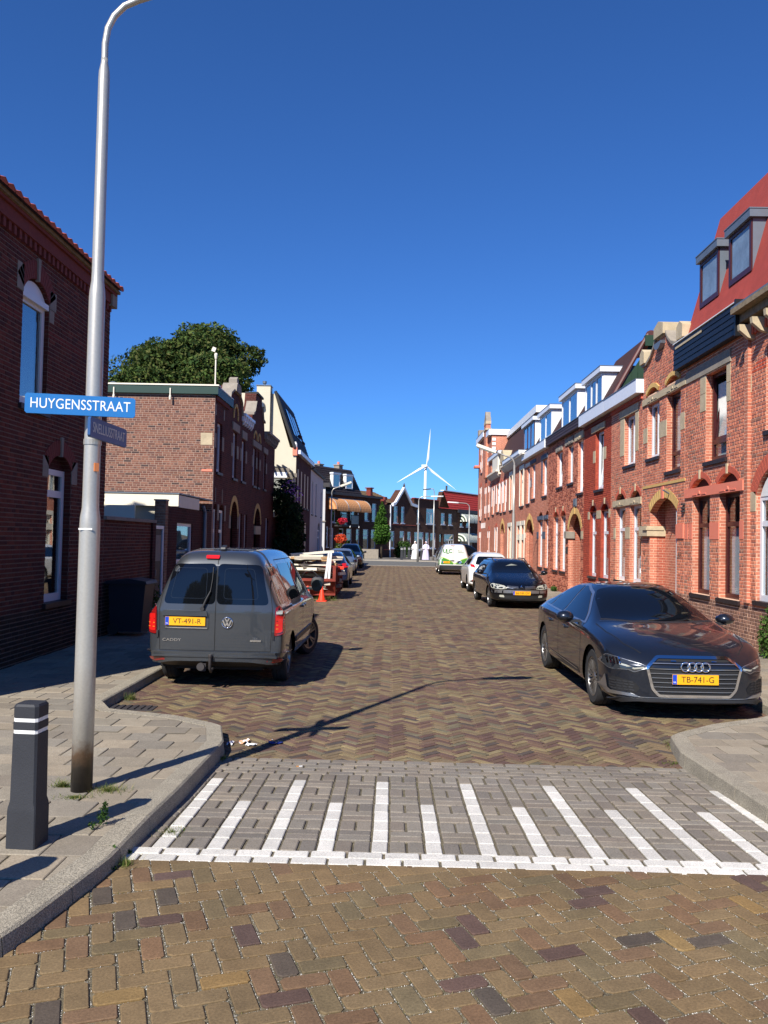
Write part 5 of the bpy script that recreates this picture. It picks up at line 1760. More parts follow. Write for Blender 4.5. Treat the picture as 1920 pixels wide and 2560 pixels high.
h = house('dark brick corner house with tiled mansard, balcony and orange striped awning', (-4.5, 77, 0), fu, group=ROW_F)
w_a = [(2.2, 2.95, 1.3, 2.78), (3.4, 4.3, 1.3, 2.8), (5.0, 5.6, 1.2, 2.8), (6.2, 7.15, .85, 2.8), (7.6, 8.45, .85, 2.8), (6.4, 7.1, 3.6, 5.3), (7.7, 8.5, 3.6, 5.3), (.25, .55, 1.1, 2.9), (1.1, 1.6, 3.3, 4.9), (2.4, 3.6, 3.05, 4.9), (4.0, 4.8, 3.6, 4.9)]
fwall(h, rect(-.1, 9.2, 0, 5.8), w_a + [(.75, 1.35, .3, 2.8)], 'bk_f')
fwin(h, w_a)
window(h, fu, .75, 1.35, .3, 2.8, 'white_shade', transom=2.1, dep=.06, fw=.1, pane='pane_dark')
MB().box(.85, 1.25, -.12, -.08, .3, 2.05).build('door', ['door_dark'], h, fu.F)
MB().box(-.2, 9.3, -.2, .22, 5.78, 5.98).build('gutter', ['iron'], h, fu.F)
def fslope(h, a0, a1, z0, z1, y0, y1, rows, cols, m, name, wave=.04, a0t=None, a1t=None):
    A = lambda a, y, z: tuple(fu.F @ Vector((a, y, z)))
    return shingle_slope(h, A(a0, y0, z0), A(a1, y0, z0), A(a1t if a1t is not None else a1, y1, z1), A(a0t if a0t is not None else a0, y1, z1), rows, cols, m, name, thick=.04, wave=wave)
fslope(h, .0, 6.7, 5.95, 8.35, -.5, -1.3, 12, 26, 'tile_dark', 'roof_tiles', a1t=5.9)
MB().prism([(0, 5.9), (6.7, 5.9), (5.9, 8.35), (0, 8.35)], -7, -1.35).build('roof_body', ['tile_dark'], h, fu.F)
for a0 in (1.9, 4.0):
    dormer(h, fu, a0, a0 + 1.1, 6.5, 7.85, -.55, .9, cap=.14, wins=((.08, .92),), over=.08, boards=False, sidemat='white')
for a, z in ((4.6, 8.7), (1.5, 8.5)):
    MB().box(a - .3, a + .3, -2.2, -1.6, 8.2, z).box(a - .36, a + .36, -2.26, -1.54, z, z + .1).build('chimney', ['stone_g'], h, fu.F)
    MB().lathe([(.12, z + .1), (.12, z + .35), (0, z + .36)], 8, (a, -1.9, 0)).build('chimney_pot', ['pink'], h, fu.F)
# lit white end wall and tower
MB().box(-7.6, -5.98, 72.6, 72.95, 0, 6.35).build('white_end_wall', ['white_wall'], h)
MB().box(-7.7, -5.9, 72.5, 73, 3.3, 3.4).build('ledge', ['stone_g'], h)
MB().box(-7.8, -5.6, 72.4, 76, 6.35, 6.7).build('dark_fascia', ['iron'], h)
# balcony
bal = MB().box(1.4, 4.1, 0, .85, 2.95, 3.08).build('balcony', ['iron'], h, fu.F)
for k in range(19):
    a = 1.42 + k * .148
    MB().box(a, a + .025, .82, .845, 3.08, 3.98).build('baluster', ['iron'], bal, fu.F)
MB().box(1.4, 4.1, .8, .86, 3.98, 4.03).build('handrail', ['iron'], bal, fu.F)
M['towel'] = mat('patterned_cloth', S(180, 190, 180, .7), .8, var=.5, scale=9)
MB().box(2.9, 4.05, .86, .88, 3.2, 3.95).build('draped_cloth', ['towel'], bal, fu.F)
M['gnome'] = M['white']
for a, z in ((2.75, 4.06), (4.0, 4.06), (2.7, 2.86), (4.15, 2.86)):
    MB().lathe([(0, 0), (.05, .01), (.07, .06), (.04, .12), (.05, .17), (0, .21)], 8, (a, .84, z)).build('white_ornament', ['white'], bal, fu.F)

def awning(label, a0, a1, z0, z1, out, cols, parent_fc=fu, n=24, bays=1):
    t = thing('awning', label, 'awning', tuple(parent_fc.F @ Vector(((a0 + a1) / 2, 0, z0))))
    for b in range(bays):
        b0 = a0 + (a1 - a0) * b / bays + .02
        b1 = a0 + (a1 - a0) * (b + 1) / bays - .02
        mb = MB()
        m = max(4, int(n / bays))
        K = 8
        prof = [(out * math.sin(math.pi / 2 * k / K), z1 - (z1 - z0) * (1 - math.cos(math.pi / 2 * k / K))) for k in range(K + 1)]
        for i in range(m):
            u0, u1 = b0 + (b1 - b0) * i / m, b0 + (b1 - b0) * (i + 1) / m
            for k in range(K):
                (ya, za), (yb, zb) = prof[k], prof[k + 1]
                mb.add([(u0, ya, za), (u1, ya, za), (u1, yb, zb), (u0, yb, zb)], [(0, 1, 2, 3)], i % 2)
            mb.add([(u0, out, z0), (u1, out, z0), (u1, out, z0 - .14), (u0, out, z0 - .14)], [(0, 1, 2, 3)], i % 2)
        # curved side cheek in concentric bands
        for u in (b0, b1):
            for k in range(5):
                r0, r1 = k / 5, (k + 1) / 5
                for j in range(K):
                    t0, t1 = math.pi / 2 * j / K, math.pi / 2 * (j + 1) / K
                    q = [(u, out * r * math.sin(t_), z0 + (z1 - z0) * r * math.cos(t_)) for r, t_ in ((r0 + .001, t0), (r1, t0), (r1, t1), (r0 + .001, t1))]
                    mb.add(q, [(0, 1, 2, 3)], (k + 1) % 2)
        mb.build('hood', [cols[0], cols[1]], t, parent_fc.F, fix=False)
        for u in (b0, b1):
            MB().tube([(u, y, z) for y, z in prof], .018, 6).build('rib', ['zinc'], t, parent_fc.F)
    MB().box(a0, a1, 0, .04, z1, z1 + .06).build('rail', ['zinc'], t, parent_fc.F)
    return t
M['aw_o1'] = mat('awning_tan', S(236, 170, 110, .85), .8, var=.05)
M['aw_o2'] = mat('awning_brown', S(196, 132, 84, .8), .8, var=.05)
M['aw_g1'] = mat('awning_green', S(60, 84, 66, .8), .8, var=.05)
M['aw_g2'] = mat('awning_white', S(232, 234, 218, .88), .8, var=.03)
awning('orange striped scalloped awning over the far balcony', .4, 6.0, 4.45, 5.45, 1.0, ('aw_o1', 'aw_o2'), n=42, bays=3)

h = house('dark brick house with white bargeboard gable behind the small pointed tree', (-.5, 83, 0), fu, group=ROW_F)
w_b = [(11.75, 12.55, 3.55, 5.25), (13.2, 13.9, 3.55, 5.25), (11.2, 12.0, 1.0, 2.72), (13.0, 13.95, 1.1, 2.76), (14.55, 15.3, .3, 2.72)]
gout = [(9.2, 0), (15.8, 0), (15.8, 5.3), (15.2, 5.35), (13.6, 6.95), (12.0, 5.45), (11.6, 5.3), (9.2, 5.3)]
fwall(h, gout, w_b, 'bk_f', depth=1.0)
MB().box(9.2, 15.8, -8, -.9, 0, 5.3).build('house_body', ['bk_f'], h, fu.F)
fwin(h, w_b)
for (a0, z0), (a1, z1) in (((11.4, 5.2), (11.9, 5.35)), ((11.9, 5.35), (13.6, 7.0)), ((13.6, 7.0), (15.2, 5.4)), ((15.2, 5.4), (16.4, 5.25))):
    MB().prism([(a0, z0), (a1, z1), (a1, z1 + .28), (a0, z0 + .28)], -.1, .16).build('bargeboard', ['white_shade'], h, fu.F)
MB().lathe([(.06, 0), (.12, .1), (.1, .3), (.02, .5), (0, .52)], 8, (13.6, .05, 7.15)).build('finial', ['iron'], h, fu.F)
fslope(h, 9.2, 13.3, 5.5, 6.75, -.3, -3.5, 9, 20, 'tile_moss', 'roof_tiles', wave=.04)
fslope(h, 6.9, 9.2, 5.9, 6.3, -1.0, -2.0, 4, 12, 'tile_moss', 'roof_tiles', wave=.04)
MB().box(10.0, 10.4, -2.2, -1.7, 5.6, 6.9).box(9.9, 10.5, -2.3, -1.6, 6.9, 7.0).build('chimney', ['redsoldier_d'], h, fu.F)
for z in (5.45, 5.75, 6.05):
    MB().box(9.5 + (z - 5.45) * .7, 9.9 + (z - 5.45) * .7, -1.2, .06, z - .3, z).build('gable_step', ['redsoldier_d'], h, fu.F)
MB().box(10.0, 16.3, -.02, .02, 3.35, 3.41).build('brick_band', ['redsoldier'], h, fu.F)
MB().box(10.0, 16.3, -.02, .02, .85, .9).build('brick_band', ['redsoldier'], h, fu.F)
MB().box(11.0, 11.12, 0, .08, .1, 5.3).build('downpipe', ['white_shade'], h, fu.F)

h = house('dark brick house with red tiled parapet and wide upper window', (3.2, 89, 0), fu, group=ROW_F)
w_c = [(18.5, 20.4, 3.6, 5.28), (16.0, 18.0, .8, 2.72), (18.4, 19.2, .3, 2.68), (19.5, 20.7, 1.0, 2.68), (16.5, 17.0, 3.6, 5.1)]
fwall(h, rect(15.8, 21.3, 0, 6.2), w_c, 'bk_f')
fwin(h, w_c[1:])
window(h, fu, *w_c[0], fr='white', mull=(.33, .66), transom=4.8, dep=.06, fw=.1, pane='pane_dark', sill='white_shade', curtain=('curtain', 3.65, 4.8))
for k in range(26):
    a = 15.7 + k * .215
    MB().box(a, a + .18, -.25, .1, 6.2, 6.28).build('parapet_tile', ['tile_red'], h, fu.F)

h = house('dark brick house with two narrow upper windows and small-paned shop window', (5.7, 93, 0), fu, group=ROW_F)
w_d = [(21.9, 22.85, 3.65, 4.93), (23.7, 24.65, 3.62, 4.91)]
fwall(h, rect(21.3, 25.7, 0, 5.4), w_d + [(22.7, 25.1, 1.3, 2.6), (21.6, 22.3, .3, 2.6)], 'bk_f2')
fwin(h, w_d, fr='white', cur=True)
window(h, fu, 22.7, 25.1, 1.3, 2.6, fr='white', transom=2.0, mull=(.25, .5, .75), dep=.05, fw=.08, pane='pane_dark')
window(h, fu, 21.6, 22.3, .3, 2.6, fr='dark_wood', dep=.08, fw=.08, pane='pane_dark')
fslope(h, 21.2, 25.8, 5.4, 5.5, .15, -.5, 3, 24, 'tile_red', 'roof_tiles', wave=.04)

h = house('dark shop house at the far right with two green striped awnings', (9.5, 99, 0), fu, group=ROW_F)
w_e = [(26.6, 27.4, 3.5, 4.9), (28.2, 29.2, 3.5, 4.9), (26.8, 30.0, .5, 2.4)]
fwall(h, rect(25.7, 40, 0, 5.45), w_e, 'bk_f')
fwin(h, w_e)
MB().box(25.7, 40, -.1, .2, 5.1, 5.5).build('dark_fascia', ['iron'], h, fu.F)
awning('upper green and white striped awning on the far right shop', 26.6, 30.6, 4.1, 5.0, .9, ('aw_g1', 'aw_g2'), n=34, bays=2)
awning('lower green and white striped awning on the far right shop', 26.2, 30.6, 1.85, 2.75, 1.1, ('aw_g1', 'aw_g2'), n=34, bays=1)
h = house('house with bright red tiled roof rising behind the far shop', (12, 106, 0), fu, group=ROW_F)
fslope(h, 29.0, 42, 5.6, 7.9, -2.6, -4.0, 8, 40, 'tile_red', 'roof_tiles', wave=.03, a0t=29.9)
MB().prism([(29.0, 0), (42, 0), (42, 7.8), (29.9, 7.8), (29.0, 5.6)], -4.6, -4.05).build('wall', ['bk_f'], h, fu.F)
MB().box(29.8, 42, -4.3, -3.8, 7.9, 8.0).build('ridge', ['white'], h, fu.F)
MB().tube([(31.2, -4.2, 8.0), (31.2, -4.2, 8.6)], .12, 8).build('flue', ['iron'], h, fu.F)
# ------------------------------------------------------------------ vehicles
CS = .935
M['paint_grey'] = mat('metallic_grey_paint', S(84, 88, 93, .66), .32, metal=.5, var=0, coat=1.0, spec=.5)
M['paint_navy'] = mat('dark_blue_grey_paint', S(44, 50, 62, .6), .28, metal=.5, var=0, coat=1.0, spec=.5)
M['paint_black'] = mat('black_car_paint', S(16, 18, 24, .6), .22, metal=.25, var=0, coat=1.0)
M['paint_white'] = mat('white_car_paint', (.74, .74, .72), .3, var=0, coat=1.0)
M['paint_blue'] = mat('blue_car_paint', S(30, 46, 84, .7), .25, metal=.3, var=0, coat=1.0)
M['paint_silver'] = mat('silver_blue_paint', S(150, 164, 182, .75), .3, metal=.6, var=0, coat=1.0)
M['carglass'] = mat('car_glass', (.004, .005, .007), .02, var=0, spec=.6)
M['trim'] = mat('car_trim', (.02, .02, .022), .5, var=0)
M['gap'] = mat('panel_gap', (.006, .006, .007), .8, var=0)
M['chrome'] = mat('chrome', (.82, .83, .85), .08, metal=1.0, var=0)
M['satin'] = mat('satin_metal', (.45, .46, .48), .3, metal=.9, var=0)
M['alloy'] = mat('alloy_wheel', S(150, 148, 146, .8), .3, metal=.8, var=0)
M['tyre'] = mat('tyre_rubber', (.022, .022, .023), .85, var=.1, bump=.1)
M['redlens'] = mat('red_lens', (.55, .012, .01), .12, var=.1, scale=20, coat=1.0)
M['reddark'] = mat('dark_red_lens', (.22, .008, .008), .12, var=0, coat=1.0)
M['amber'] = mat('amber_lens', (.7, .2, .02), .15, var=0, coat=1.0)
M['clearlens'] = mat('clear_lens', S(205, 205, 190, .75), .1, metal=.15, var=.1, scale=14, coat=1.0)
M['darklens'] = mat('smoked_lens', (.03, .033, .038), .04, var=0, coat=1.0)
M['plate_y'] = mat('yellow_plate', S(250, 176, 22, .95), .4, var=0)
M['plate_b'] = mat('plate_blue_band', S(20, 70, 190, .9), .4, var=0)
M['plate_t'] = mat('plate_letters', (.015, .012, .01), .5, var=0)
M['vgreen'] = mat('vinyl_green', S(74, 150, 56, .85), .35, var=0, coat=.6)
M['vlime'] = mat('vinyl_lime', S(176, 214, 70, .9), .35, var=0, coat=.6)

def interp(tab, x):
    if x <= tab[0][0]: return tab[0][1]
    for (a, va), (b, vb) in zip(tab, tab[1:]):
        if x <= b: return va + (vb - va) * (x - a) / (b - a)
    return tab[-1][1]

class Car:
    """local axes: +x forwards, +y left, z up; metres at full size, scaled by CS when placed"""
    def __init__(s, name, label, cat, pos, heading, paint, L, W, top, belt, bottom, wheels, wr=.32, tumble=.3, hw=None, bend_f=.25, bend_r=.12, xs=None, group=None, sub=2, glass_in=.05, scale=1.0, edge_z=.055, lean=0, sweep=3):
        s.W, s.L, s.paint, s.wheels, s.wr = W, L, paint, wheels, wr
        base = Matrix.Translation(pos) @ Matrix.Rotation(heading, 4, 'Z')
        s.root = thing(name, label, cat, group=group, world=base)
        s.M = base @ Matrix.Diagonal((CS * scale,) * 3 + (1,))
        hx = L / 2
        xs = xs or [-hx, -hx + .06, -hx + .2, -hx + .5, -hx + .9, -.9, -.4, 0, .4, .8, 1.1, 1.4, 1.7, hx - .35, hx - .12, hx]
        hw = hw or [(-hx, W / 2 - .06), (-hx + .25, W / 2), (hx - .5, W / 2), (hx, W / 2 - .07)]
        rings = []
        for x in xs:
            w, zt, zb, bl = interp(hw, x), interp(top, x), interp(bottom, x), interp(belt, x)
            bl = min(bl, zt - edge_z)
            h = max(0, zt - bl - edge_z)
            cab = min(1, h / .2)
            wr_ = w - glass_in * cab - tumble * h - .10 * cab - (1 - cab) * .09
            p = [(0, zb), (w * .75, zb), (w - .03, zb + .03), (w - .005, zb + .14), (w, (zb + bl) / 2), (w - .004, bl - .09), (w - .02, bl),
                 (w - .02 - glass_in * cab - (1 - cab) * .03, bl + .02), (wr_ + .03 * cab, bl + edge_z * .55 + h * .88), (wr_ - .10, zt - .012), (wr_ * .5, zt - .002), (0, zt)]
            rings.append([(x, y, z) for y, z in p])
        K = len(rings[0])
        vs, fs = [], []
        for ring in rings:
            vs += ring
            vs += [(x, -y, z) for x, y, z in ring[1:-1]]
        n = K + K - 2
        def idx(i, k): return i * n + k           # k in 0..K-1 left side, then mirrored
        def ringidx(i):
            left = [idx(i, k) for k in range(K)]
            right = [idx(i, K + k - 1) for k in range(1, K - 1)]
            return left + right[::-1]
        for i in range(len(rings) - 1):
            A_, B_ = ringidx(i), ringidx(i + 1)
            for k in range(n):
                fs.append((A_[k], A_[(k + 1) % n], B_[(k + 1) % n], B_[k]))
        for i in (0, len(rings) - 1):
            for k in range(K - 1):
                l0, l1 = idx(i, k), idx(i, k + 1)
                r0 = idx(i, 0) if k == 0 else idx(i, K + k - 1)
                r1 = idx(i, K - 1) if k + 1 == K - 1 else idx(i, K + k)
                f = [l0, l1, r1, r0]
                f = [v for j, v in enumerate(f) if v not in f[:j]]
                fs.append(tuple(f))
        me = bpy.data.meshes.new('tmp')
        me.from_pydata(vs, [], fs)
        bm = bmesh.new(); bm.from_mesh(me)
        bmesh.ops.recalc_face_normals(bm, faces=bm.faces)
        bm.to_mesh(me); bm.free()
        o = bpy.data.objects.new('tmp', me)
        COL.objects.link(o)
        md = o.modifiers.new('s', 'SUBSURF')
        md.levels = md.render_levels = sub
        bpy.context.view_layer.update()
        ev = o.evaluated_get(bpy.context.evaluated_depsgraph_get())
        me2 = bpy.data.meshes.new_from_object(ev)
        bpy.data.objects.remove(o)
        bpy.data.meshes.remove(me)
        bm = bmesh.new(); bm.from_mesh(me2)
        for v in bm.verts:           # sweep the corners back in plan
            t = (abs(v.co.x) - (hx - .7)) / .7
            if lean and v.co.x < -1.7 and v.co.z > 1.0: v.co.x += lean * (v.co.z - 1.0)
            if t > 0:
                am = bend_f if v.co.x > 0 else bend_r
                yy = (abs(v.co.y) / (W / 2)) ** sweep
                v.co.x -= math.copysign(am * t * t * yy, v.co.x)
        s.bvh = BVHTree.FromBMesh(bm)
        # wheel openings
        Ra = wr + .045
        dele = []
        for f in bm.faces:
            c = f.calc_center_median()
            for wx in wheels:
                if math.hypot(c.x - wx, c.z - wr) < Ra and abs(c.y) > W * .18 and c.z < wr + Ra:
                    dele.append(f); break
        bmesh.ops.delete(bm, geom=dele, context='FACES')
        for v in bm.verts:
            if v.is_boundary:
                for wx in wheels:
                    d = math.hypot(v.co.x - wx, v.co.z - wr)
                    if Ra * .7 < d < Ra * 1.35 and abs(v.co.y) > W * .3:
                        v.co.x = wx + (v.co.x - wx) * Ra / d
                        v.co.z = wr + (v.co.z - wr) * Ra / d
        loose = [v for v in bm.verts if not v.link_faces]
        bmesh.ops.delete(bm, geom=loose, context='VERTS')
        bm.to_mesh(me2); bm.free()
        me2.materials.clear()
        me2.materials.append(M[paint])
        me2.polygons.foreach_set('use_smooth', [True] * len(me2.polygons))
        s.body = obj('body', me2, s.root, s.M)
        # dark liners inside the arches
        mb = MB()
        for wx in wheels:
            for sd in (-1, 1):
                yo, yi = sd * (W / 2 - .045), sd * (W / 2 - .42)
                N = 14
                pts = [(wx + (Ra + .01) * math.cos(math.pi * (k / N) * 1.2 - .1 * math.pi), wr + (Ra + .01) * math.sin(math.pi * (k / N) * 1.2 - .1 * math.pi)) for k in range(N + 1)]
                b = [(x, yo, z) for x, z in pts] + [(x, yi, z) for x, z in pts]
                mb.add(b, [(k, k + 1, N + 2 + k, N + 1 + k) for k in range(N)] + [tuple(range(N + 1, 2 * N + 2))])
        mb.build('wheel_well', ['gap'], s.root, s.M, fix=False)
        mb = MB()
        zb = max(interp(bottom, 0), .2) + .04
        mb.box(-hx + .3, hx - .35, -W / 2 + .3, W / 2 - .3, zb - .08, zb + .1)
        mb.build('underbody', ['gap'], s.root, s.M)

    def hit(s, axis, sign, a, b):
        if axis == 'x':
            o, d = Vector((sign * 5, a, b)), Vector((-sign, 0, 0))
        elif axis == 'y':
            o, d = Vector((a, sign * 3, b)), Vector((0, -sign, 0))
        else:
            o, d = Vector((a, b, 4)), Vector((0, 0, -1))
        loc, nrm, i, dist = s.bvh.ray_cast(o, d)
        return (loc, nrm) if loc is not None else None

    def patch(s, name, poly, axis, sign, m, off=.003, parent=None, step=.08, thick=0.0, smooth=True, rnd=0):
        """a panel following the body: poly in the plane across 'axis' (x: (y, z), y: (x, z), z: (x, y))"""
        if rnd: poly = round_poly(poly, rnd)
        bm = bmesh.new()
        vv = [bm.verts.new((p[0], p[1], 0)) for p in poly]
        bm.faces.new(vv)
        xs_ = [p[0] for p in poly]; ys_ = [p[1] for p in poly]
        for k in range(1, int((max(xs_) - min(xs_)) / step) + 1):
            c = min(xs_) + k * step
            bmesh.ops.bisect_plane(bm, geom=bm.verts[:] + bm.edges[:] + bm.faces[:], plane_co=(c, 0, 0), plane_no=(1, 0, 0))
        for k in range(1, int((max(ys_) - min(ys_)) / step) + 1):
            c = min(ys_) + k * step
            bmesh.ops.bisect_plane(bm, geom=bm.verts[:] + bm.edges[:] + bm.faces[:], plane_co=(0, c, 0), plane_no=(0, 1, 0))
        ok, bad = {}, []
        for v in bm.verts:
            h_ = s.hit(axis, sign, v.co.x, v.co.y)
            if h_ is None:
                bad.append(v); continue
            v.co = h_[0] + h_[1] * (off + thick)
        bmesh.ops.delete(bm, geom=bad, context='VERTS')
        if thick and bm.faces:
            r_ = bmesh.ops.extrude_face_region(bm, geom=bm.faces[:])
            nv = [g for g in r_['geom'] if isinstance(g, bmesh.types.BMVert)]
            nr = {v: v.normal.copy() for v in nv}
            ax = {'x': Vector((sign, 0, 0)), 'y': Vector((0, sign, 0)), 'z': Vector((0, 0, 1))}[axis]
            for v in nv: v.co -= ax * (thick + off + .01)
            bmesh.ops.recalc_face_normals(bm, faces=bm.faces)
        me = bpy.data.meshes.new(name)
        bm.to_mesh(me); bm.free()
        if not me.polygons: 
            return None
        me.materials.append(M[m])
        me.polygons.foreach_set('use_smooth', [True] * len(me.polygons))
        if thick:
            try: me.set_sharp_from_angle(angle=math.radians(40))
            except Exception: pass
        return obj(name, me, parent or s.root, s.M)

    def line(s, name, pts, axis, sign, m='gap', w=.010, off=.0025, parent=None, closed=False, step=.05, raise_=0):
        """thin strip following the body along a polyline"""
        P = [Vector((p[0], p[1])) for p in pts]
        if closed: P.append(P[0])
        D = []
        for a, b in zip(P, P[1:]):
            n = max(1, int((b - a).length / step))
            for k in range(n): D.append(a.lerp(b, k / n))
        D.append(P[-1])
        mb = MB()
        prev = None
        for i, p in enumerate(D):
            d = (D[min(i + 1, len(D) - 1)] - D[max(i - 1, 0)])
            if d.length < 1e-9: continue
            d.normalize()
            nrm = Vector((-d.y, d.x)) * w / 2
            h1, h2 = s.hit(axis, sign, *(p + nrm)), s.hit(axis, sign, *(p - nrm))
            if h1 is None or h2 is None: prev = None; continue
            cur = [h1[0] + h1[1] * off, h2[0] + h2[1] * off]
            if prev:
                mb.add([tuple(prev[0]), tuple(prev[1]), tuple(cur[1]), tuple(cur[0])], [(0, 1, 2, 3)])
            prev = cur
        if mb.f: return mb.build(name, [m], parent or s.body, s.M, fix=False)

    def wheel(s, x, sd, spokes=5, steer=0.0, rim='alloy', style='multi', w=.2):
        wr = s.wr
        T = s.M @ Matrix.Translation((x, sd * (s.W / 2 - .03 - w / 2), wr)) @ Matrix.Rotation(steer, 4, 'Z') @ (Matrix.Rotation(math.pi, 4, 'Z') if sd < 0 else I4)
        r1 = wr * .70
        h = w / 2
        mb = MB()
        prof = [(r1, -h), (wr - .03, -h), (wr - .008, -h + .02), (wr, -h + .05), (wr, -.03), (wr - .008, -.028), (wr - .008, -.022), (wr, -.02), (wr, .02), (wr - .008, .022), (wr - .008, .028), (wr, .03), (wr, h - .05), (wr - .008, h - .02), (wr - .03, h), (r1, h), (r1, h - .03)]
        n = 36
        vs, fs = [], []
        for r, y in prof:
            for k in range(n):
                t = 2 * math.pi * k / n
                vs.append((r * math.cos(t), y, r * math.sin(t)))
        for i in range(len(prof) - 1):
            for k in range(n):
                fs.append((i * n + k, i * n + (k + 1) % n, (i + 1) * n + (k + 1) % n, (i + 1) * n + k))
        mb.add(vs, fs)
        ty = mb.build('wheel', ['tyre'], s.root, T, smooth=40)
        rb = MB()
        rb.lathe([(r1 + .003, h - .035), (r1 + .003, h - .005), (r1 - .018, h - .008), (r1 - .03, h - .06), (r1 - .03, -h + .02)], 32, (0, 0, 0), axis='y', caps=False)
        yb = h - .05
        for k in range(spokes):
            t = 2 * math.pi * k / spokes
            for da in ((-.17, .17) if style == 'multi' else (0,)):
                t0, t1 = t + da * .25, t + da
                wd = (.011 if spokes > 6 else .015) if style == 'multi' else .032
                c, s_ = math.cos, math.sin
                p0, p1 = Vector((.05 * c(t0), 0, .05 * s_(t0))), Vector(((r1 - .012) * c(t1), 0, (r1 - .012) * s_(t1)))
                d = (p1 - p0).normalized(); nn = Vector((-d.z, 0, d.x))
                q = [p0 + nn * wd * .8, p1 + nn * wd, p1 - nn * wd, p0 - nn * wd * .8]
                y0 = [h - .03, h - .012, h - .012, h - .03]
                vs = [(a.x, y0[i], a.z) for i, a in enumerate(q)] + [(a.x, y0[i] - .03, a.z) for i, a in enumerate(q)]
                rb.add(vs, [(0, 1, 2, 3), (0, 4, 5, 1), (1, 5, 6, 2), (2, 6, 7, 3), (3, 7, 4, 0)])
        rb.lathe([(.0, h - .02), (.045, h - .022), (.055, h - .035), (.055, h - .07)], 16, (0, 0, 0), axis='y')
        rb.build('rim', [rim], ty, T, smooth=35)
        MB().lathe([(0, h - .09), (r1 - .02, h - .09), (r1 - .02, h - .11), (0, h - .11)], 24, (0, 0, 0), axis='y').build('dark_rim_backing', ['gap'], ty, T)  # black backing disc, its colour stands in for the shade behind the spokes
        return ty

    def plate(s, text, axis_x, y, z, w=.52, hh=.11, tilt=0, extra=0.0, letters=True):
        sg = 1 if axis_x > 0 else -1
        h_ = s.hit('x', sg, y, z)
        x = (h_[0].x if h_ else axis_x) + sg * (.014 + extra)
        R_ = Matrix.Rotation(math.radians(90) if sg > 0 else math.radians(-90), 4, 'Z') @ Matrix.Rotation(math.radians(90 - tilt), 4, 'X')
        T = s.M @ Matrix.Translation((x, y, z)) @ R_
        p = MB().box(-w / 2, w / 2, -hh / 2, hh / 2, -.008, 0).build('licence_plate', ['plate_y'], s.root, T)
        MB().box(-w / 2 + .002, -w / 2 + .05, -hh / 2 + .002, hh / 2 - .002, 0, .0012).build('blue_band', ['plate_b'], p, T)
        if letters:
            lettering(text, hh * .86, 'plate_t', p, T @ Matrix.Translation((.026, -.002, .0012)), 'lettering', .0005, sx=.98)
            lettering('NL', .026, 'signwhite', p, T @ Matrix.Translation((-w / 2 + .026, -.03, .0018)), 'lettering', .0004)
        return p

    def mirror(s, x, sd, z, m, reach=.2, tall=1.0):
        mb = MB()
        y0 = sd * (s.W / 2 - .02)
        ms_ = bpy.data.meshes.new('m')
        c = Vector((x, sd * (s.W / 2 + reach * .55), z))
        lat = []
        rings = [(-.085, .55), (-.06, .95), (0, 1.0), (.05, .85), (.09, .35)]
        for dx, k in rings:
            lat.append([(c.x + dx, c.y + reach * .5 * k * math.copysign(abs(math.cos(t)) ** (.5 if tall > 1 else 1), math.cos(t)), c.z + .075 * tall * (abs(math.sin(t)) ** .6 * math.copysign(1, math.sin(t)) / max(.2, abs(math.sin(t))) if tall > 1 else 1) * k * math.sin(t) * (1.1 if math.sin(t) > 0 else .9)) for t in [2 * math.pi * j / 14 for j in range(14)]])
        vs = [v for r_ in lat for v in r_]
        fs = [(i * 14 + j, i * 14 + (j + 1) % 14, (i + 1) * 14 + (j + 1) % 14, (i + 1) * 14 + j) for i in range(4) for j in range(14)]
        fs += [tuple(range(14)), tuple(range(56, 70))]
        mb.add(vs, fs)
        o = mb.build('wing_mirror', [m], s.root, s.M, smooth=50)
        MB().add([(c.x - .09, c.y + reach * .42 * math.cos(t), c.z + .058 * tall * math.sin(t)) for t in [2 * math.pi * j / 14 for j in range(14)]], [tuple(range(14))]).build('glass', ['chrome' if tall == 1 else 'carglass'], o, s.M, fix=False)
        MB().box(x - .03, x + .04, min(y0 - sd * .05, c.y), max(y0 - sd * .05, c.y), z - .07, z - .035).build('arm', ['trim'], o, s.M)

def round_poly(P, r, n=4):
    out = []
    L = len(P)
    for i in range(L):
        a, b, c = Vector(P[i - 1]), Vector(P[i]), Vector(P[(i + 1) % L])
        d1, d2 = (a - b), (c - b)
        rr = min(r, d1.length * .45, d2.length * .45)
        p1, p2 = b + d1.normalized() * rr, b + d2.normalized() * rr
        for k in range(n + 1):
            t = k / n
            q = (1 - t) ** 2 * p1 + 2 * t * (1 - t) * b + t * t * p2
            out.append((q.x, q.y))
    return out

def mir(P): return [(-a, b) for a, b in P][::-1]

def torus(mb, cen, R_, r, axis='x', n=24, k=8, sy=1.0):
    vs, fs = [], []
    for i in range(n):
        t = 2 * math.pi * i / n
        for j in range(k):
            u = 2 * math.pi * j / k
            rr = R_ + r * math.cos(u)
            a, b, c = rr * math.cos(t) * sy, rr * math.sin(t), r * math.sin(u)
            vs.append((cen[0] + c, cen[1] + a, cen[2] + b))
    for i in range(n):
        for j in range(k):
            fs.append((i * k + j, i * k + (j + 1) % k, ((i + 1) % n) * k + (j + 1) % k, ((i + 1) % n) * k + j))
    mb.add(vs, fs)

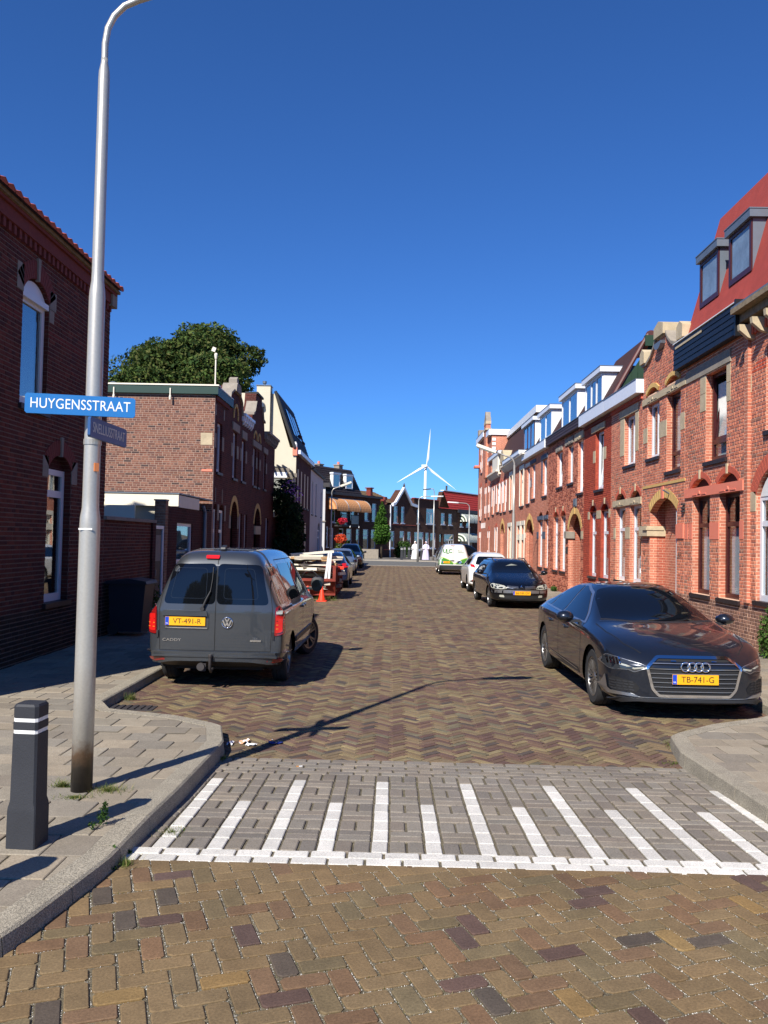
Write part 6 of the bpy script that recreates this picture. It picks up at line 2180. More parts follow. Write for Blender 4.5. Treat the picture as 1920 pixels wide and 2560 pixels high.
# ---------------- grey van, seen from behind
vr = 2.2
van = Car('parked_van', 'metallic grey van with twin rear doors and turned front wheels, parked on the left', 'van', (-2.10, 12.13, 0), math.radians(89.2),
          'paint_grey', 4.41, 1.76,
          top=[(-2.205, 1.60), (-2.12, 1.78), (-1.6, 1.815), (-.5, 1.83), (.5, 1.80), (.75, 1.74), (1.1, 1.48), (1.45, 1.2), (1.75, 1.03), (2.1, .9), (2.205, .8)],
          belt=[(-2.205, 1.02), (0, 1.03), (1.0, 1.0), (1.5, .97), (2.2, .72)],
          bottom=[(-2.205, .36), (-1.9, .27), (1.8, .25), (2.2, .28)], wheels=(-1.34, 1.34), wr=.325, tumble=.26, bend_f=.3, bend_r=.05, lean=.14,
          xs=[-2.205, -2.19, -2.12, -1.9, -1.6, -1.2, -.8, -.4, 0, .4, .75, 1.0, 1.25, 1.5, 1.75, 2.0, 2.14, 2.205],
          hw=[(-2.205, .85), (-2.12, .885), (-1.6, .895), (1.5, .895), (2.2, .8)])
V = van
for x in (-1.34, 1.34):
    for sd in (-1, 1):
        V.wheel(x, sd, 5, steer=math.radians(-24) if x > 0 else 0)
rearw = round_poly([(-.70, 1.10), (.70, 1.10), (.60, 1.63), (-.60, 1.63)], .09)
rw_l = round_poly([(.01, 1.10), (.69, 1.10), (.565, 1.61), (.01, 1.62)], .07)
rw_r = mir(rw_l)
gl = V.patch('rear_window', rw_l, 'x', -1, 'carglass', off=.006)
gr = V.patch('rear_window', rw_r, 'x', -1, 'carglass', off=.006)
M['inglass'] = mat('glass_inner_line', S(40, 46, 54, .8), .1, var=0)
for P_ in (round_poly([(.13, 1.17), (.60, 1.17), (.52, 1.56), (.13, 1.56)], .05), round_poly([(-.10, 1.17), (-.55, 1.17), (-.48, 1.56), (-.10, 1.56)], .05)):
    V.line('glass_edge', P_, 'x', -1, 'inglass', .006, .008, closed=True, parent=gl)
V.line('panel_gap', [(0, .50), (0, 1.72)], 'x', -1, 'gap', .009, .004)
for sd in (-1, 1):
    V.line('panel_gap', [(sd * .005, .50), (sd * .72, .50), (sd * .735, 1.05), (sd * .66, 1.5), (sd * .60, 1.70)], 'x', -1, 'gap', .008, .003)
    tl = V.patch('tail_light', round_poly([(sd * .765, .70), (sd * .86, .72), (sd * .86, 1.07), (sd * .775, 1.08)], .03), 'x', -1, 'reddark', off=.004, thick=.012, step=.06)
    V.patch('lens', round_poly([(sd * .78, .74), (sd * .855, .75), (sd * .855, .96), (sd * .785, .97)], .02), 'x', -1, 'redlens', off=.02, parent=tl, step=.06)
    if sd < 0: V.patch('lens', round_poly([(sd * .785, .985), (sd * .845, .98), (sd * .845, 1.02), (sd * .787, 1.025)], .008), 'x', -1, 'clearlens', off=.02, parent=tl, step=.06)
    for k in range(3):
        V.patch('lens_rib', [(sd * .79, .79 + k * .05), (sd * .865, .795 + k * .05), (sd * .865, .805 + k * .05), (sd * .79, .80 + k * .05)], 'x', -1, 'amber' if k < 2 else 'reddark', off=.0215, parent=tl, step=.06)
    V.patch('tail_light_side', round_poly([(-2.13, .71), (-2.0, .73), (-2.04, 1.08), (-2.11, 1.09)], .02), 'y', sd, 'redlens', off=.006, step=.05)
    V.patch('reflector', round_poly([(sd * .60, .375), (sd * .84, .385), (sd * .85, .415), (sd * .60, .405)], .012), 'x', -1, 'reddark', off=.022, thick=.01)
    for z in (.66, 1.18):
        V.patch('hinge', [(sd * .738, z), (sd * .765, z), (sd * .765, z + .09), (sd * .738, z + .09)], 'x', -1, 'trim', off=.01, thick=.012)
    # side glazing and lines
    V.patch('side_window', round_poly([(-.10, 1.09), (.98, 1.09), (.80, 1.30), (.52, 1.60), (-.06, 1.60)], .06), 'y', sd, 'carglass', off=.004)
    V.patch('side_window', round_poly([(-1.15, 1.09), (-.18, 1.09), (-.15, 1.60), (-1.12, 1.60)], .06), 'y', sd, 'carglass', off=.004)
    V.patch('side_window', round_poly([(-1.98, 1.09), (-1.25, 1.09), (-1.25, 1.58), (-1.90, 1.57)], .07), 'y', sd, 'carglass', off=.004)
    V.line('panel_gap', [(-.15, .38), (-.15, 1.66), (.5, 1.66), (.95, 1.25)], 'y', sd)
    V.line('panel_gap', [(1.02, .45), (1.05, 1.0), (.92, 1.28)], 'y', sd)
    V.line('panel_gap', [(-1.2, .7), (-1.2, 1.66), (-.15, 1.66)], 'y', sd)
    V.line('slide_rail', [(-2.0, 1.03), (-1.2, 1.03)], 'y', sd, 'gap', .025)
    V.patch('door_moulding', [(-.98, .50), (.95, .50), (.95, .57), (-.98, .57)], 'y', sd, 'trim', off=.004, thick=.012, step=.2)
    for x in (-.28, -.02):
        V.patch('door_handle', round_poly([(x - .02, .93), (x + .14, .93), (x + .14, .965), (x - .02, .965)], .012), 'y', sd, 'paint_grey', off=.01, thick=.025)
    V.patch('sill_trim', [(-.98, .29), (.98, .29), (.98, .37), (-.98, .37)], 'y', sd, 'trim', off=.003, thick=.02, step=.2)
    V.mirror(.86, sd, 1.2, 'blackmatt', .22, 1.7)
    V.patch('headlight', round_poly([(sd * .52, .68), (sd * .82, .72), (sd * .84, .90), (sd * .50, .86)], .03), 'x', 1, 'clearlens', off=.004)
V.patch('windscreen', round_poly([(.72, -.62), (1.55, -.70), (1.55, .70), (.72, .62)], .06), 'z', 1, 'carglass', off=.004)
V.patch('brake_light', round_poly([(-.01, 1.675), (.165, 1.675), (.165, 1.715), (-.01, 1.715)], .012), 'x', -1, 'redlens', off=.006, thick=.02)
# number plate recess and grip on the left door
rc = V.patch('plate_recess', round_poly([(.08, .77), (.66, .77), (.70, .83), (.68, 1.0), (.08, 1.0)], .035), 'x', -1, 'paint_grey', off=.004, thick=.004)
V.patch('recess_shadow', round_poly([(.11, .80), (.64, .80), (.64, .96), (.11, .96)], .02), 'x', -1, 'trim', off=.010, parent=rc)
V.line('recess_rim', [(.10, .79), (.65, .79)], 'x', -1, 'chrome', .012, .016, parent=rc)
V.patch('door_grip', round_poly([(.09, .945), (.69, .945), (.70, .985), (.67, 1.015), (.11, 1.015)], .02), 'x', -1, 'paint_grey', off=.01, thick=.03)
V.plate('VT-491-R', -2.2, .385, .875, extra=.012)
# emblem: ring with the two letters
hh_ = V.hit('x', -1, -.16, .865)[0]
eb = MB()
torus(eb, (hh_.x - .012, -.16, .865), .068, .008)
emb = eb.build('emblem', ['chrome'], V.root, V.M, smooth=True)
MB().lathe([(0, 0), (.064, 0), (.064, .006), (0, .006)], 20, (hh_.x - .012, -.16, .865), axis='x').build('emblem_back', ['darklens'], emb, V.M)
Te = V.M @ Matrix.Translation((hh_.x - .016, -.16, .865)) @ Matrix.Rotation(math.radians(-90), 4, 'Z') @ Matrix.Rotation(math.radians(90), 4, 'X')
lb = MB()
def stroke(mb, pts, w=.008, z=.006):
    for a, b in zip(pts, pts[1:]):
        a, b = Vector(a), Vector(b)
        d = (b - a).normalized(); n = Vector((-d.y, d.x)) * w
        a2, b2 = a - d * w * .3, b + d * w * .3
        mb.prism([(a2.x + n.x, a2.y + n.y), (b2.x + n.x, b2.y + n.y), (b2.x - n.x, b2.y - n.y), (a2.x - n.x, a2.y - n.y)], 0, z, axis='z')
stroke(lb, [(-.026, .055), (0, .012), (.026, .055)])
stroke(lb, [(-.052, .03), (-.022, -.048), (0, .004), (.022, -.048), (.052, .03)])
lb.build('emblem_letters', ['chrome'], emb, Te)
lettering('CADDY', .05, 'chrome', V.root, V.M @ Matrix.Translation((V.hit('x', -1, .56, .63)[0].x - .006, .56, .63)) @ Matrix.Rotation(math.radians(-90), 4, 'Z') @ Matrix.Rotation(math.radians(90), 4, 'X'), sx=1.4)
lettering('TDI', .03, 'satin', V.root, V.M @ Matrix.Translation((V.hit('x', -1, -.52, .665)[0].x - .006, -.52, .665)) @ Matrix.Rotation(math.radians(-90), 4, 'Z') @ Matrix.Rotation(math.radians(90), 4, 'X'), sx=1.4)
V.patch('badge_bar', [(-.46, .625), (-.60, .625), (-.60, .65), (-.46, .65)], 'x', -1, 'chrome', off=.006, thick=.004)
# bumper and trim
V.patch('bumper', round_poly([(-.885, .37), (.885, .37), (.89, .49), (-.89, .49)], .03), 'x', -1, 'paint_grey', off=.01, thick=.035, step=.1)
V.patch('bumper_step', round_poly([(-.80, .425), (.80, .425), (.80, .448), (-.80, .448)], .008), 'x', -1, 'paint_grey', off=.05, thick=.012, step=.1)
V.patch('lower_valance', [(-.80, .30), (.80, .30), (.82, .37), (-.82, .37)], 'x', -1, 'trim', off=.0, thick=.03, step=.1)
# wiper
wb = MB()
def hp(y, z, o=.02):
    h_ = V.hit('x', -1, y, z)[0]
    return (h_.x - o, y, z)
wb.tube([hp(.165, 1.045, .03), hp(.12, 1.16, .045), hp(.07, 1.27, .03)], [.017, .012, .008], 8)
wb.tube([hp(.075, 1.26, .02), hp(.055, 1.42, .02), hp(.05, 1.575, .02)], .006, 6)
wb.lathe([(0, 0), (.028, 0), (.022, .04), (0, .045)], 10, (hp(.165, 1.04)[0] - .03, .165, 1.04), axis='x')
wb.build('rear_wiper', ['blackmatt'], V.root, V.M, smooth=50)
tb = MB()
tb.tube([(-2.1, .03, .27), (-2.24, .03, .24), (-2.30, .03, .29), (-2.30, .03, .42)], .02, 8)
tb.lathe([(.0, .42), (.02, .42), (.03, .44), (.026, .465), (0, .472)], 12, (-2.30, .03, 0))
tb.obox((-2.2, .14, .29), (.08, .06, .1), .3)
tb.lathe([(0, -.03), (.05, -.03), (.05, .03), (0, .03)], 12, (-2.24, .16, .30), axis='x')
tb.build('tow_bar', ['iron'], V.root, V.M, smooth=50)
mb = MB(); mb.prism([(-1.85, 1.81), (-1.7, 1.81), (-1.72, 1.86), (-1.84, 1.83)], -.03, .03)
mb.build('roof_aerial', ['trim'], V.root, V.M)

# ---------------- dark saloon, seen from the front left
sal = Car('parked_car', 'dark blue-grey saloon with wide chrome grille, parked facing us on the right', 'car', (3.16, 11.15, 0), math.radians(-88.9),
          'paint_navy', 4.94, 1.886,
          top=[(-2.47, .98), (-2.35, 1.04), (-1.9, 1.10), (-1.55, 1.17), (-1.0, 1.37), (-.4, 1.447), (.1, 1.44), (.5, 1.33), (.95, 1.11), (1.2, 1.0), (1.6, .955), (2.0, .88), (2.3, .77), (2.42, .68), (2.47, .60)],
          belt=[(-2.47, .82), (-2.2, .93), (-1.6, .97), (0, .95), (1.0, .91), (1.5, .87), (2.1, .78), (2.47, .60)],
          bottom=[(-2.47, .30), (-2.2, .22), (0, .19), (2.1, .17), (2.47, .20)], wheels=(-1.40, 1.524), wr=.345, tumble=.52, bend_f=.40, bend_r=.3, edge_z=.045, sweep=5,
          xs=[-2.47, -2.44, -2.3, -2.0, -1.7, -1.4, -1.0, -.6, -.2, .15, .5, .85, 1.1, 1.3, 1.6, 1.9, 2.15, 2.32, 2.44, 2.47],
          hw=[(-2.47, .80), (-2.2, .90), (-1.5, .943), (1.6, .943), (2.2, .92), (2.47, .87)], glass_in=.07)
A_ = sal
for x in (-1.40, 1.524):
    for sd in (-1, 1):
        A_.wheel(x, sd, 10, rim='alloy', style='multi', w=.23)
A_.patch('windscreen', round_poly([(.30, -.54), (.52, -.62), (1.13, -.70), (1.22, -.35), (1.245, 0), (1.22, .35), (1.13, .70), (.52, .62), (.30, .54), (.24, 0)], .04), 'z', 1, 'carglass', off=.004, step=.07)
A_.patch('sunroof', round_poly([(-.75, -.45), (.12, -.48), (.12, .48), (-.75, .45)], .05), 'z', 1, 'darklens', off=.003)
A_.line('scuttle_trim', [(1.15, -.72), (1.255, -.35), (1.28, 0), (1.255, .35), (1.15, .72)], 'z', 1, 'trim', .04, .006)
A_.line('cowl_line', [(1.20, -.74), (1.30, -.35), (1.32, 0), (1.30, .35), (1.20, .74)], 'z', 1, 'satin', .008, .01)
for sd in (-1, 1):
    wp = [(-1.62, 1.02), (.88, .955), (.72, 1.06), (.28, 1.29), (-.15, 1.375), (-.7, 1.355), (-1.2, 1.215)]
    fr_ = A_.patch('window_surround', round_poly([(-1.70, 1.005), (.97, .94), (.78, 1.06), (.31, 1.31), (-.15, 1.395), (-.72, 1.375), (-1.25, 1.235)], .03), 'y', sd, 'satin', off=.003, step=.1)
    A_.patch('side_window', round_poly([(-.28, .99), (.87, .957), (.70, 1.06), (.26, 1.285), (-.15, 1.37), (-.24, 1.37)], .03), 'y', sd, 'carglass', off=.007, step=.08)
    A_.patch('side_window', round_poly([(-1.18, 1.012), (-.34, .99), (-.30, 1.37), (-.7, 1.35), (-1.08, 1.25)], .03), 'y', sd, 'carglass', off=.007, step=.08)
    A_.patch('side_window', round_poly([(-1.60, 1.022), (-1.24, 1.014), (-1.16, 1.21)], .02), 'y', sd, 'carglass', off=.007, step=.08)
    A_.line('panel_gap', [(.98, .30), (1.02, .60), (1.0, .90), (.90, .95)], 'y', sd)
    A_.line('panel_gap', [(-.30, .28), (-.31, .96)], 'y', sd)
    A_.line('panel_gap', [(-1.0, .32), (-1.12, .55), (-1.30, .75), (-1.30, .98)], 'y', sd)
    A_.patch('sill_trim', round_poly([(-.95, .27), (.98, .30), (.90, .36), (-.90, .38)], .02), 'y', sd, 'trim', off=.003, step=.15)
    A_.line('sill_chrome', [(-.88, .375), (.88, .335)], 'y', sd, 'satin', .012, .006)
    for x in (-.98, .0):
        A_.patch('door_handle', round_poly([(x, .80), (x + .2, .795), (x + .2, .83), (x, .835)], .012), 'y', sd, 'paint_navy', off=.01, thick=.025)
    A_.mirror(.72, sd, 1.0, 'paint_navy', .24)
    hl = A_.patch('headlight', round_poly([(sd * .52, .595), (sd * .58, .625), (sd * .90, .70), (sd * .93, .60), (sd * .88, .545), (sd * .72, .56), (sd * .66, .535)], .015), 'x', 1, 'darklens', off=.004, step=.05)
    A_.line('lamp_rim', round_poly([(sd * .52, .595), (sd * .58, .625), (sd * .90, .70), (sd * .93, .60), (sd * .88, .545), (sd * .72, .56), (sd * .66, .535)], .015), 'x', 1, 'satin', .006, .006, parent=hl, closed=True)
    A_.line('light_bar', [(sd * .56, .592), (sd * .66, .575), (sd * .74, .60), (sd * .80, .61)], 'x', 1, 'clearlens', .018, .008, parent=hl)
    for k in range(5):
        A_.line('led_blade', [(sd * (.79 + .024 * k), .605), (sd * (.795 + .024 * k), .68 - .003 * k)], 'x', 1, 'chrome', .013, .009, parent=hl, step=.02)
    A_.patch('headlight_side', round_poly([(2.02, .60), (2.16, .55), (2.2, .62), (1.98, .69)], .015), 'y', sd, 'darklens', off=.004, step=.05)
    # lower intake with satin surround
    iv = A_.patch('intake_surround', round_poly([(sd * .60, .26), (sd * .88, .27), (sd * .925, .33), (sd * .90, .47), (sd * .885, .33), (sd * .86, .305), (sd * .70, .295)], .006), 'x', 1, 'satin', off=.008, thick=.01, step=.05)
    ig = A_.patch('side_intake', round_poly([(sd * .64, .30), (sd * .86, .31), (sd * .88, .34), (sd * .88, .45), (sd * .84, .465), (sd * .66, .425), (sd * .60, .36)], .02), 'x', 1, 'gap', off=.005, step=.06)
    for r_ in range(4):
        for c_ in range(4):
            y0 = .665 + c_ * .054 + (r_ % 2) * .01
            z0 = .32 + r_ * .03
            A_.patch('mesh_cell', [(sd * (y0), z0), (sd * (y0 + .035), z0 + .004), (sd * (y0 + .045), z0 + .014), (sd * (y0 + .035), z0 + .022), (sd * y0, z0 + .018), (sd * (y0 - .008), z0 + .01)], 'x', 1, 'trim', off=.009, parent=ig, step=.2)
    A_.line('bonnet_gap', [(1.25, sd * .80), (1.7, sd * .79), (2.1, sd * .70), (2.3, sd * .56)], 'z', 1)
    A_.line('bumper_gap', [(sd * .52, .585), (sd * .66, .525), (sd * .88, .54)], 'x', 1, 'gap', .006)
# grille
hexp = [(-.40, .70), (.40, .70), (.53, .60), (.47, .36), (.40, .285), (-.40, .285), (-.47, .36), (-.53, .60)]
A_.patch('grille_back', round_poly(hexp, .025), 'x', 1, 'gap', off=.006, step=.1)
gr_ = A_.line('grille_frame', round_poly(hexp, .025, 3), 'x', 1, 'chrome', .03, .016, closed=True, parent=A_.root)
for k in range(7):
    z = .335 + k * .05
    hw_ = interp([(.285, .40), (.36, .47), (.60, .53), (.70, .40)], z) - .02
    for o_ in (0,):
        A_.patch('grille_slat', [(-hw_, z - .0035), (hw_, z - .0035), (hw_, z + .0035), (-hw_, z + .0035)], 'x', 1, 'satin', off=.012, thick=.006, step=.1, parent=A_.root)
rb_ = MB()
hx_ = A_.hit('x', 1, 0, .615)[0].x
for k in range(4):
    torus(rb_, (hx_ + .03, -.1125 + .075 * k, .615), .05, .009, n=28)
rb_.build('ring_emblem', ['chrome'], A_.root, A_.M, smooth=True)
A_.plate('TB-741-G', 2.4, 0, .475, extra=.012)
A_.patch('splitter', round_poly([(-.86, .225), (.86, .225), (.84, .25), (-.84, .25)], .01), 'x', 1, 'trim', off=.01, thick=.04, step=.08)
A_.line('splitter_chrome', [(-.62, .262), (.62, .262)], 'x', 1, 'satin', .008, .012)
for sd in (-1, 1):
    A_.line('number', [(sd * .2, .66), (sd * .26, .66)], 'x', 1, 'chrome', .01, .02)
# ---------------- dark estate car facing us
def generic(name, label, cat, pos, heading, paint, L, W, H, kind, detail=2, group=None, scale=1.0):
    hx = L / 2
    if kind == 'estate':
        top = [(-hx, .9), (-hx + .12, 1.22), (-hx + .3, H - .1), (-hx + .7, H - .02), (0, H), (.45, H - .06), (.9, H - .34), (1.25, 1.02), (hx - .5, .88), (hx - .1, .74), (hx, .62)]
    elif kind == 'suv':
        top = [(-hx, .9), (-hx + .15, 1.25), (-hx + .4, H - .1), (-hx + .9, H - .01), (0, H), (.4, H - .05), (.85, H - .33), (1.15, 1.12), (hx - .5, 1.0), (hx - .1, .86), (hx, .72)]
    elif kind == 'van':
        top = [(-hx, H - .2), (-hx + .08, H - .04), (-hx + .5, H), (.4, H), (.7, H - .1), (1.2, 1.25), (1.6, 1.08), (hx - .1, .9), (hx, .75)]
    else:
        top = [(-hx, .85), (-hx + .12, 1.05), (-hx + .45, 1.22), (-hx + .9, H - .06), (-.2, H), (.3, H - .04), (.75, H - .3), (1.15, 1.0), (hx - .5, .86), (hx - .1, .74), (hx, .6)]
    bl = .95 if kind != 'suv' else 1.02
    c = Car(name, label, cat, pos, heading, paint, L, W, top=top,
            belt=[(-hx, .8), (-hx + .3, bl), (0, bl - .02), (1.1, bl - .06), (hx, .6)],
            bottom=[(-hx, .32), (-hx + .3, .24), (hx - .3, .22), (hx, .25)], wheels=(-hx + .78, hx - .85), wr=.31 if kind != 'suv' else .33,
            tumble=.4 if kind != 'van' else .18, bend_f=.35, bend_r=.15 if kind != 'van' else .05, group=group, scale=scale)
    w = c.W / 2
    for x in c.wheels:
        for sd in (-1, 1): c.wheel(x, sd, 6, style='x')
    ztop = H
    wy = w - .2
    c.patch('windscreen', round_poly([(.5, -wy + .06), (1.14, -wy - .02), (1.2, 0), (1.14, wy + .02), (.5, wy - .06)], .05), 'z', 1, 'carglass', off=.004)
    for sd in (-1, 1):
        if kind != 'van':
            c.patch('side_window', round_poly([(-hx + .65, bl + .04), (.95, bl + .0), (.55, H - .16), (-hx + .75, H - .13)], .05), 'y', sd, 'carglass', off=.004)
            c.line('pillar', [(-.2, bl), (-.2, H - .12)], 'y', sd, 'trim', .05, .006)
        else:
            c.patch('side_window', round_poly([(.1, bl + .06), (1.15, bl + .03), (.75, H - .25), (.1, H - .22)], .05), 'y', sd, 'carglass', off=.004)
        c.line('panel_gap', [(.85, .35), (.9, bl)], 'y', sd)
        c.line('panel_gap', [(-.22, .35), (-.22, bl)], 'y', sd)
        c.mirror(.72, sd, bl + .08, paint if kind != 'van' else 'trim', .22)
    return c

meg = generic('parked_car', 'black estate car with pale headlamps and roof rails, facing us behind the dark saloon', 'car', (3.50, 25.2, 0), math.radians(-87.5), 'paint_black', 4.5, 1.777, 1.46, 'estate')
for sd in (-1, 1):
    meg.patch('headlight', round_poly([(sd * .42, .60), (sd * .50, .685), (sd * .80, .74), (sd * .86, .70), (sd * .84, .60), (sd * .60, .575)], .03), 'x', 1, 'clearlens', off=.005)
    rb = MB()
    h0 = [meg.hit('z', 1, x, sd * .52) for x in (-1.5, -.9, -.1, .35)]
    rb.tube([tuple(h0[0][0]), tuple(h0[1][0] + Vector((0, 0, .06))), tuple(h0[2][0] + Vector((0, 0, .06))), tuple(h0[3][0])], .017, 8)
    rb.build('roof_rail', ['trim'], meg.root, meg.M, smooth=True)
    meg.patch('fog_lamp', round_poly([(sd * .50, .34), (sd * .64, .35), (sd * .64, .41), (sd * .52, .41)], .02), 'x', 1, 'clearlens', off=.008)
    for k in range(3):
        meg.line('grille_slat', [(sd * .10, .60 + k * .03), (sd * .42, .615 + k * .03)], 'x', 1, 'satin', .01, .006)
meg.patch('bumper_strip', round_poly([(-.84, .47), (.84, .47), (.84, .56), (-.84, .56)], .02), 'x', 1, 'satin', off=.003, step=.08)
meg.patch('lower_intake', round_poly([(-.62, .31), (.62, .31), (.60, .40), (-.60, .40)], .02), 'x', 1, 'gap', off=.004, step=.1)
meg.plate('66-NK-DV', 2.2, 0, .475, extra=.01)
hz = meg.hit('x', 1, 0, .655)[0].x
db = MB()
for a in (0,):
    P = [(0, .055), (.038, 0), (0, -.055), (-.038, 0)]
    Q = [(p[0] * .5, p[1] * .5) for p in P]
    vs = [(hz + .012, y, .655 + z) for y, z in P] + [(hz + .022, y, .655 + z) for y, z in Q]
    db.add(vs, [(i, (i + 1) % 4, 4 + (i + 1) % 4, 4 + i) for i in range(4)])
db.build('diamond_emblem', ['chrome'], meg.root, meg.M)
meg.patch('pale_patch', [(.60, -.02), (.72, -.22), (.68, .16)], 'z', 1, 'frost', off=.006)  # pale triangular patch on the windscreen
meg.patch('window_sticker', [(.62, .52), (.68, .53), (.68, .57), (.62, .56)], 'z', 1, 'white', off=.006)

suv = generic('parked_car', 'white crossover with high rear lamps, seen from behind past the black estate', 'car', (3.55, 31.9, 0), math.radians(90.5), 'paint_white', 4.13, 1.765, 1.57, 'suv')
suv.patch('rear_window', round_poly([(-.62, 1.08), (.62, 1.08), (.50, 1.40), (-.50, 1.40)], .08), 'x', -1, 'carglass', off=.005)
for sd in (-1, 1):
    suv.patch('tail_light', round_poly([(sd * .60, .96), (sd * .84, 1.02), (sd * .80, 1.10), (sd * .66, 1.08)], .02), 'x', -1, 'redlens', off=.006, thick=.01)
    suv.patch('reflector', round_poly([(sd * .6, .45), (sd * .74, .45), (sd * .74, .50), (sd * .6, .50)], .012), 'x', -1, 'reddark', off=.006)
suv.patch('bumper', round_poly([(-.8, .32), (.8, .32), (.8, .48), (-.8, .48)], .03), 'x', -1, 'trim', off=.004, step=.1)
suv.plate('', -2, 0, .72, letters=False)

ulc = generic('delivery_van', 'white and green delivery van with large lettering on its rear doors', 'van', (3.37, 47.2, 0), math.radians(90), 'paint_white', 4.28, 1.83, 1.80, 'van')
U = ulc
U.patch('green_wrap', [(.06, .62), (.86, .62), (.86, 1.02), (.60, .97), (.35, .87), (.15, .74)], 'x', -1, 'vgreen', off=.005, step=.1)
U.patch('green_wrap', [(-.06, .62), (-.86, .62), (-.86, 1.00), (-.60, .95), (-.35, .86), (-.15, .74)], 'x', -1, 'vgreen', off=.005, step=.1)
U.line('lime_edge', [(.86, 1.04), (.60, .99), (.35, .89), (.12, .73), (0, .64)], 'x', -1, 'vlime', .035, .008, parent=U.root)
U.line('lime_edge', [(-.86, 1.02), (-.60, .97), (-.35, .88), (-.12, .73), (0, .64)], 'x', -1, 'vlime', .035, .008, parent=U.root)
def rear_text(car, t, size, y, z, m, bold=0, sx=1.0):
    h_ = car.hit('x', -1, y, z)
    return lettering(t, size, m, car.root, car.M @ Matrix.Translation((h_[0].x - .014, y, z)) @ Matrix.Rotation(math.radians(-90), 4, 'Z') @ Matrix.Rotation(math.radians(90), 4, 'X'), bold=bold, sx=sx)
rear_text(U, 'U', .30, .58, 1.38, 'vgreen', .006)
rear_text(U, 'L', .36, .42, 1.36, 'vgreen', .006)
rear_text(U, 'C', .30, .26, 1.38, 'vgreen', .006)
rear_text(U, 'Bouw &', .07, -.28, 1.42, 'vgreen', 0)
rear_text(U, 'onderhoud', .07, -.35, 1.33, 'vgreen', 0)
U.line('panel_gap', [(.1, .60), (.1, 1.7)], 'x', -1, 'gap', .012, .006)
U.patch('door_handle', round_poly([(.02, .82), (.26, .82), (.26, .86), (.02, .86)], .01), 'x', -1, 'trim', off=.01, thick=.02)
U.patch('brake_light', round_poly([(-.0, 1.67), (.26, 1.67), (.26, 1.70), (-.0, 1.70)], .01), 'x', -1, 'reddark', off=.01, thick=.01)
U.patch('bumper', round_poly([(-.86, .33), (.86, .33), (.86, .57), (-.86, .57)], .03), 'x', -1, 'trim', off=.004, thick=.03, step=.1)
for sd in (-1, 1):
    U.patch('tail_light', round_poly([(sd * .80, .98), (sd * .885, 1.0), (sd * .87, 1.42), (sd * .80, 1.42)], .03), 'x', -1, 'redlens', off=.006, thick=.02)
    U.patch('green_side', [(-2.1, .58), (-1.7, .58), (-1.8, .85), (-2.1, 1.0)], 'y', sd, 'vgreen', off=.005)
U.plate('', -2, .45, .74, letters=False)
rear_text(U, 'V-494-LS', .09, .43, .74, 'plate_t')

bl = generic('parked_car', 'dark blue hatchback seen from behind, beyond the debris container', 'car', (-2.45, 32.9, 0), math.radians(90), 'paint_blue', 4.3, 1.78, 1.48, 'hatch')
bl.patch('rear_window', round_poly([(-.58, 1.0), (.58, 1.0), (.48, 1.30), (-.48, 1.30)], .06), 'x', -1, 'carglass', off=.005)
for sd in (-1, 1):
    bl.patch('tail_light', round_poly([(sd * .50, .80), (sd * .84, .84), (sd * .84, 1.0), (sd * .62, .98)], .03), 'x', -1, 'redlens', off=.006, thick=.02)
bl.plate('', -2, 0, .62, letters=False)

sv = generic('parked_car', 'silver-blue hatchback facing us between the blue and the black cars', 'car', (-2.68, 43.3, 0), math.radians(-90), 'paint_silver', 4.2, 1.74, 1.45, 'estate')
bk = generic('parked_car', 'black off-road car facing us at the far end of the left parking row', 'car', (-2.75, 54.2, 0), math.radians(-90), 'paint_black', 4.4, 1.85, 1.66, 'suv')
for c in (sv, bk):
    for sd in (-1, 1):
        c.patch('headlight', round_poly([(sd * .46, .60), (sd * .80, .64), (sd * .82, .75), (sd * .50, .73)], .03), 'x', 1, 'clearlens', off=.005)
    c.patch('grille', round_poly([(-.38, .58), (.38, .58), (.38, .68), (-.38, .68)], .03), 'x', 1, 'gap', off=.005)
    c.plate('', 2, 0, .46, letters=False)
# traffic on the crossing road
generic('passing_car', 'dark car with roof rack on the crossing road behind the delivery van', 'car', (5.4, 63.5, 0), math.radians(5), 'paint_black', 4.5, 1.8, 1.75, 'suv')
generic('passing_car', 'light-roofed dark blue car at the right end of the crossing road', 'car', (9.2, 66.0, 0), math.radians(200), 'paint_blue', 4.2, 1.75, 1.5, 'hatch')
generic('passing_van', 'dark grey van at the corner behind the right house row', 'van', (9.9, 73.5, .1), math.radians(60), 'paint_navy', 4.6, 1.9, 2.3, 'van')

# ------------------------------------------------------------------ street lamp with the name signs
sl_ = thing('street_lamp', 'tall galvanised lamp post carrying two blue street name signs, left foreground', 'street lamp', (-2.01, 5.5, .19))
x, y = -2.012, 5.5
def mat_post():
    m, nt, p = new_mat('galvanised_post')
    p.inputs['Roughness'].default_value = .38
    p.inputs['Metallic'].default_value = .5
    g = nt.nodes.new('ShaderNodeNewGeometry')
    s_ = nt.nodes.new('ShaderNodeSeparateXYZ')
    nt.links.new(g.outputs['Position'], s_.inputs[0])
    n = _noise(nt, 9, 5, .7, 'World')
    a = nt.nodes.new('ShaderNodeMath'); a.operation = 'MULTIPLY_ADD'
    nt.links.new(n.outputs['Fac'], a.inputs[0]); a.inputs[1].default_value = .22
    nt.links.new(s_.outputs[2], a.inputs[2])
    r = _ramp(nt, a.outputs[0], [(.26, S(60, 58, 56, .8)), (.42, S(96, 88, 80, .8)), (.52, S(150, 122, 98, .85)), (.62, S(196, 192, 182, .92))])
    n2 = _noise(nt, 60, 3, .6, 'World')
    r2 = _ramp(nt, n2.outputs['Fac'], [(.3, (.93,) * 3), (.7, (1.05,) * 3)])
    nt.links.new(_mul(nt, r.outputs[0], r2.outputs[0]), p.inputs['Base Color'])
    return m
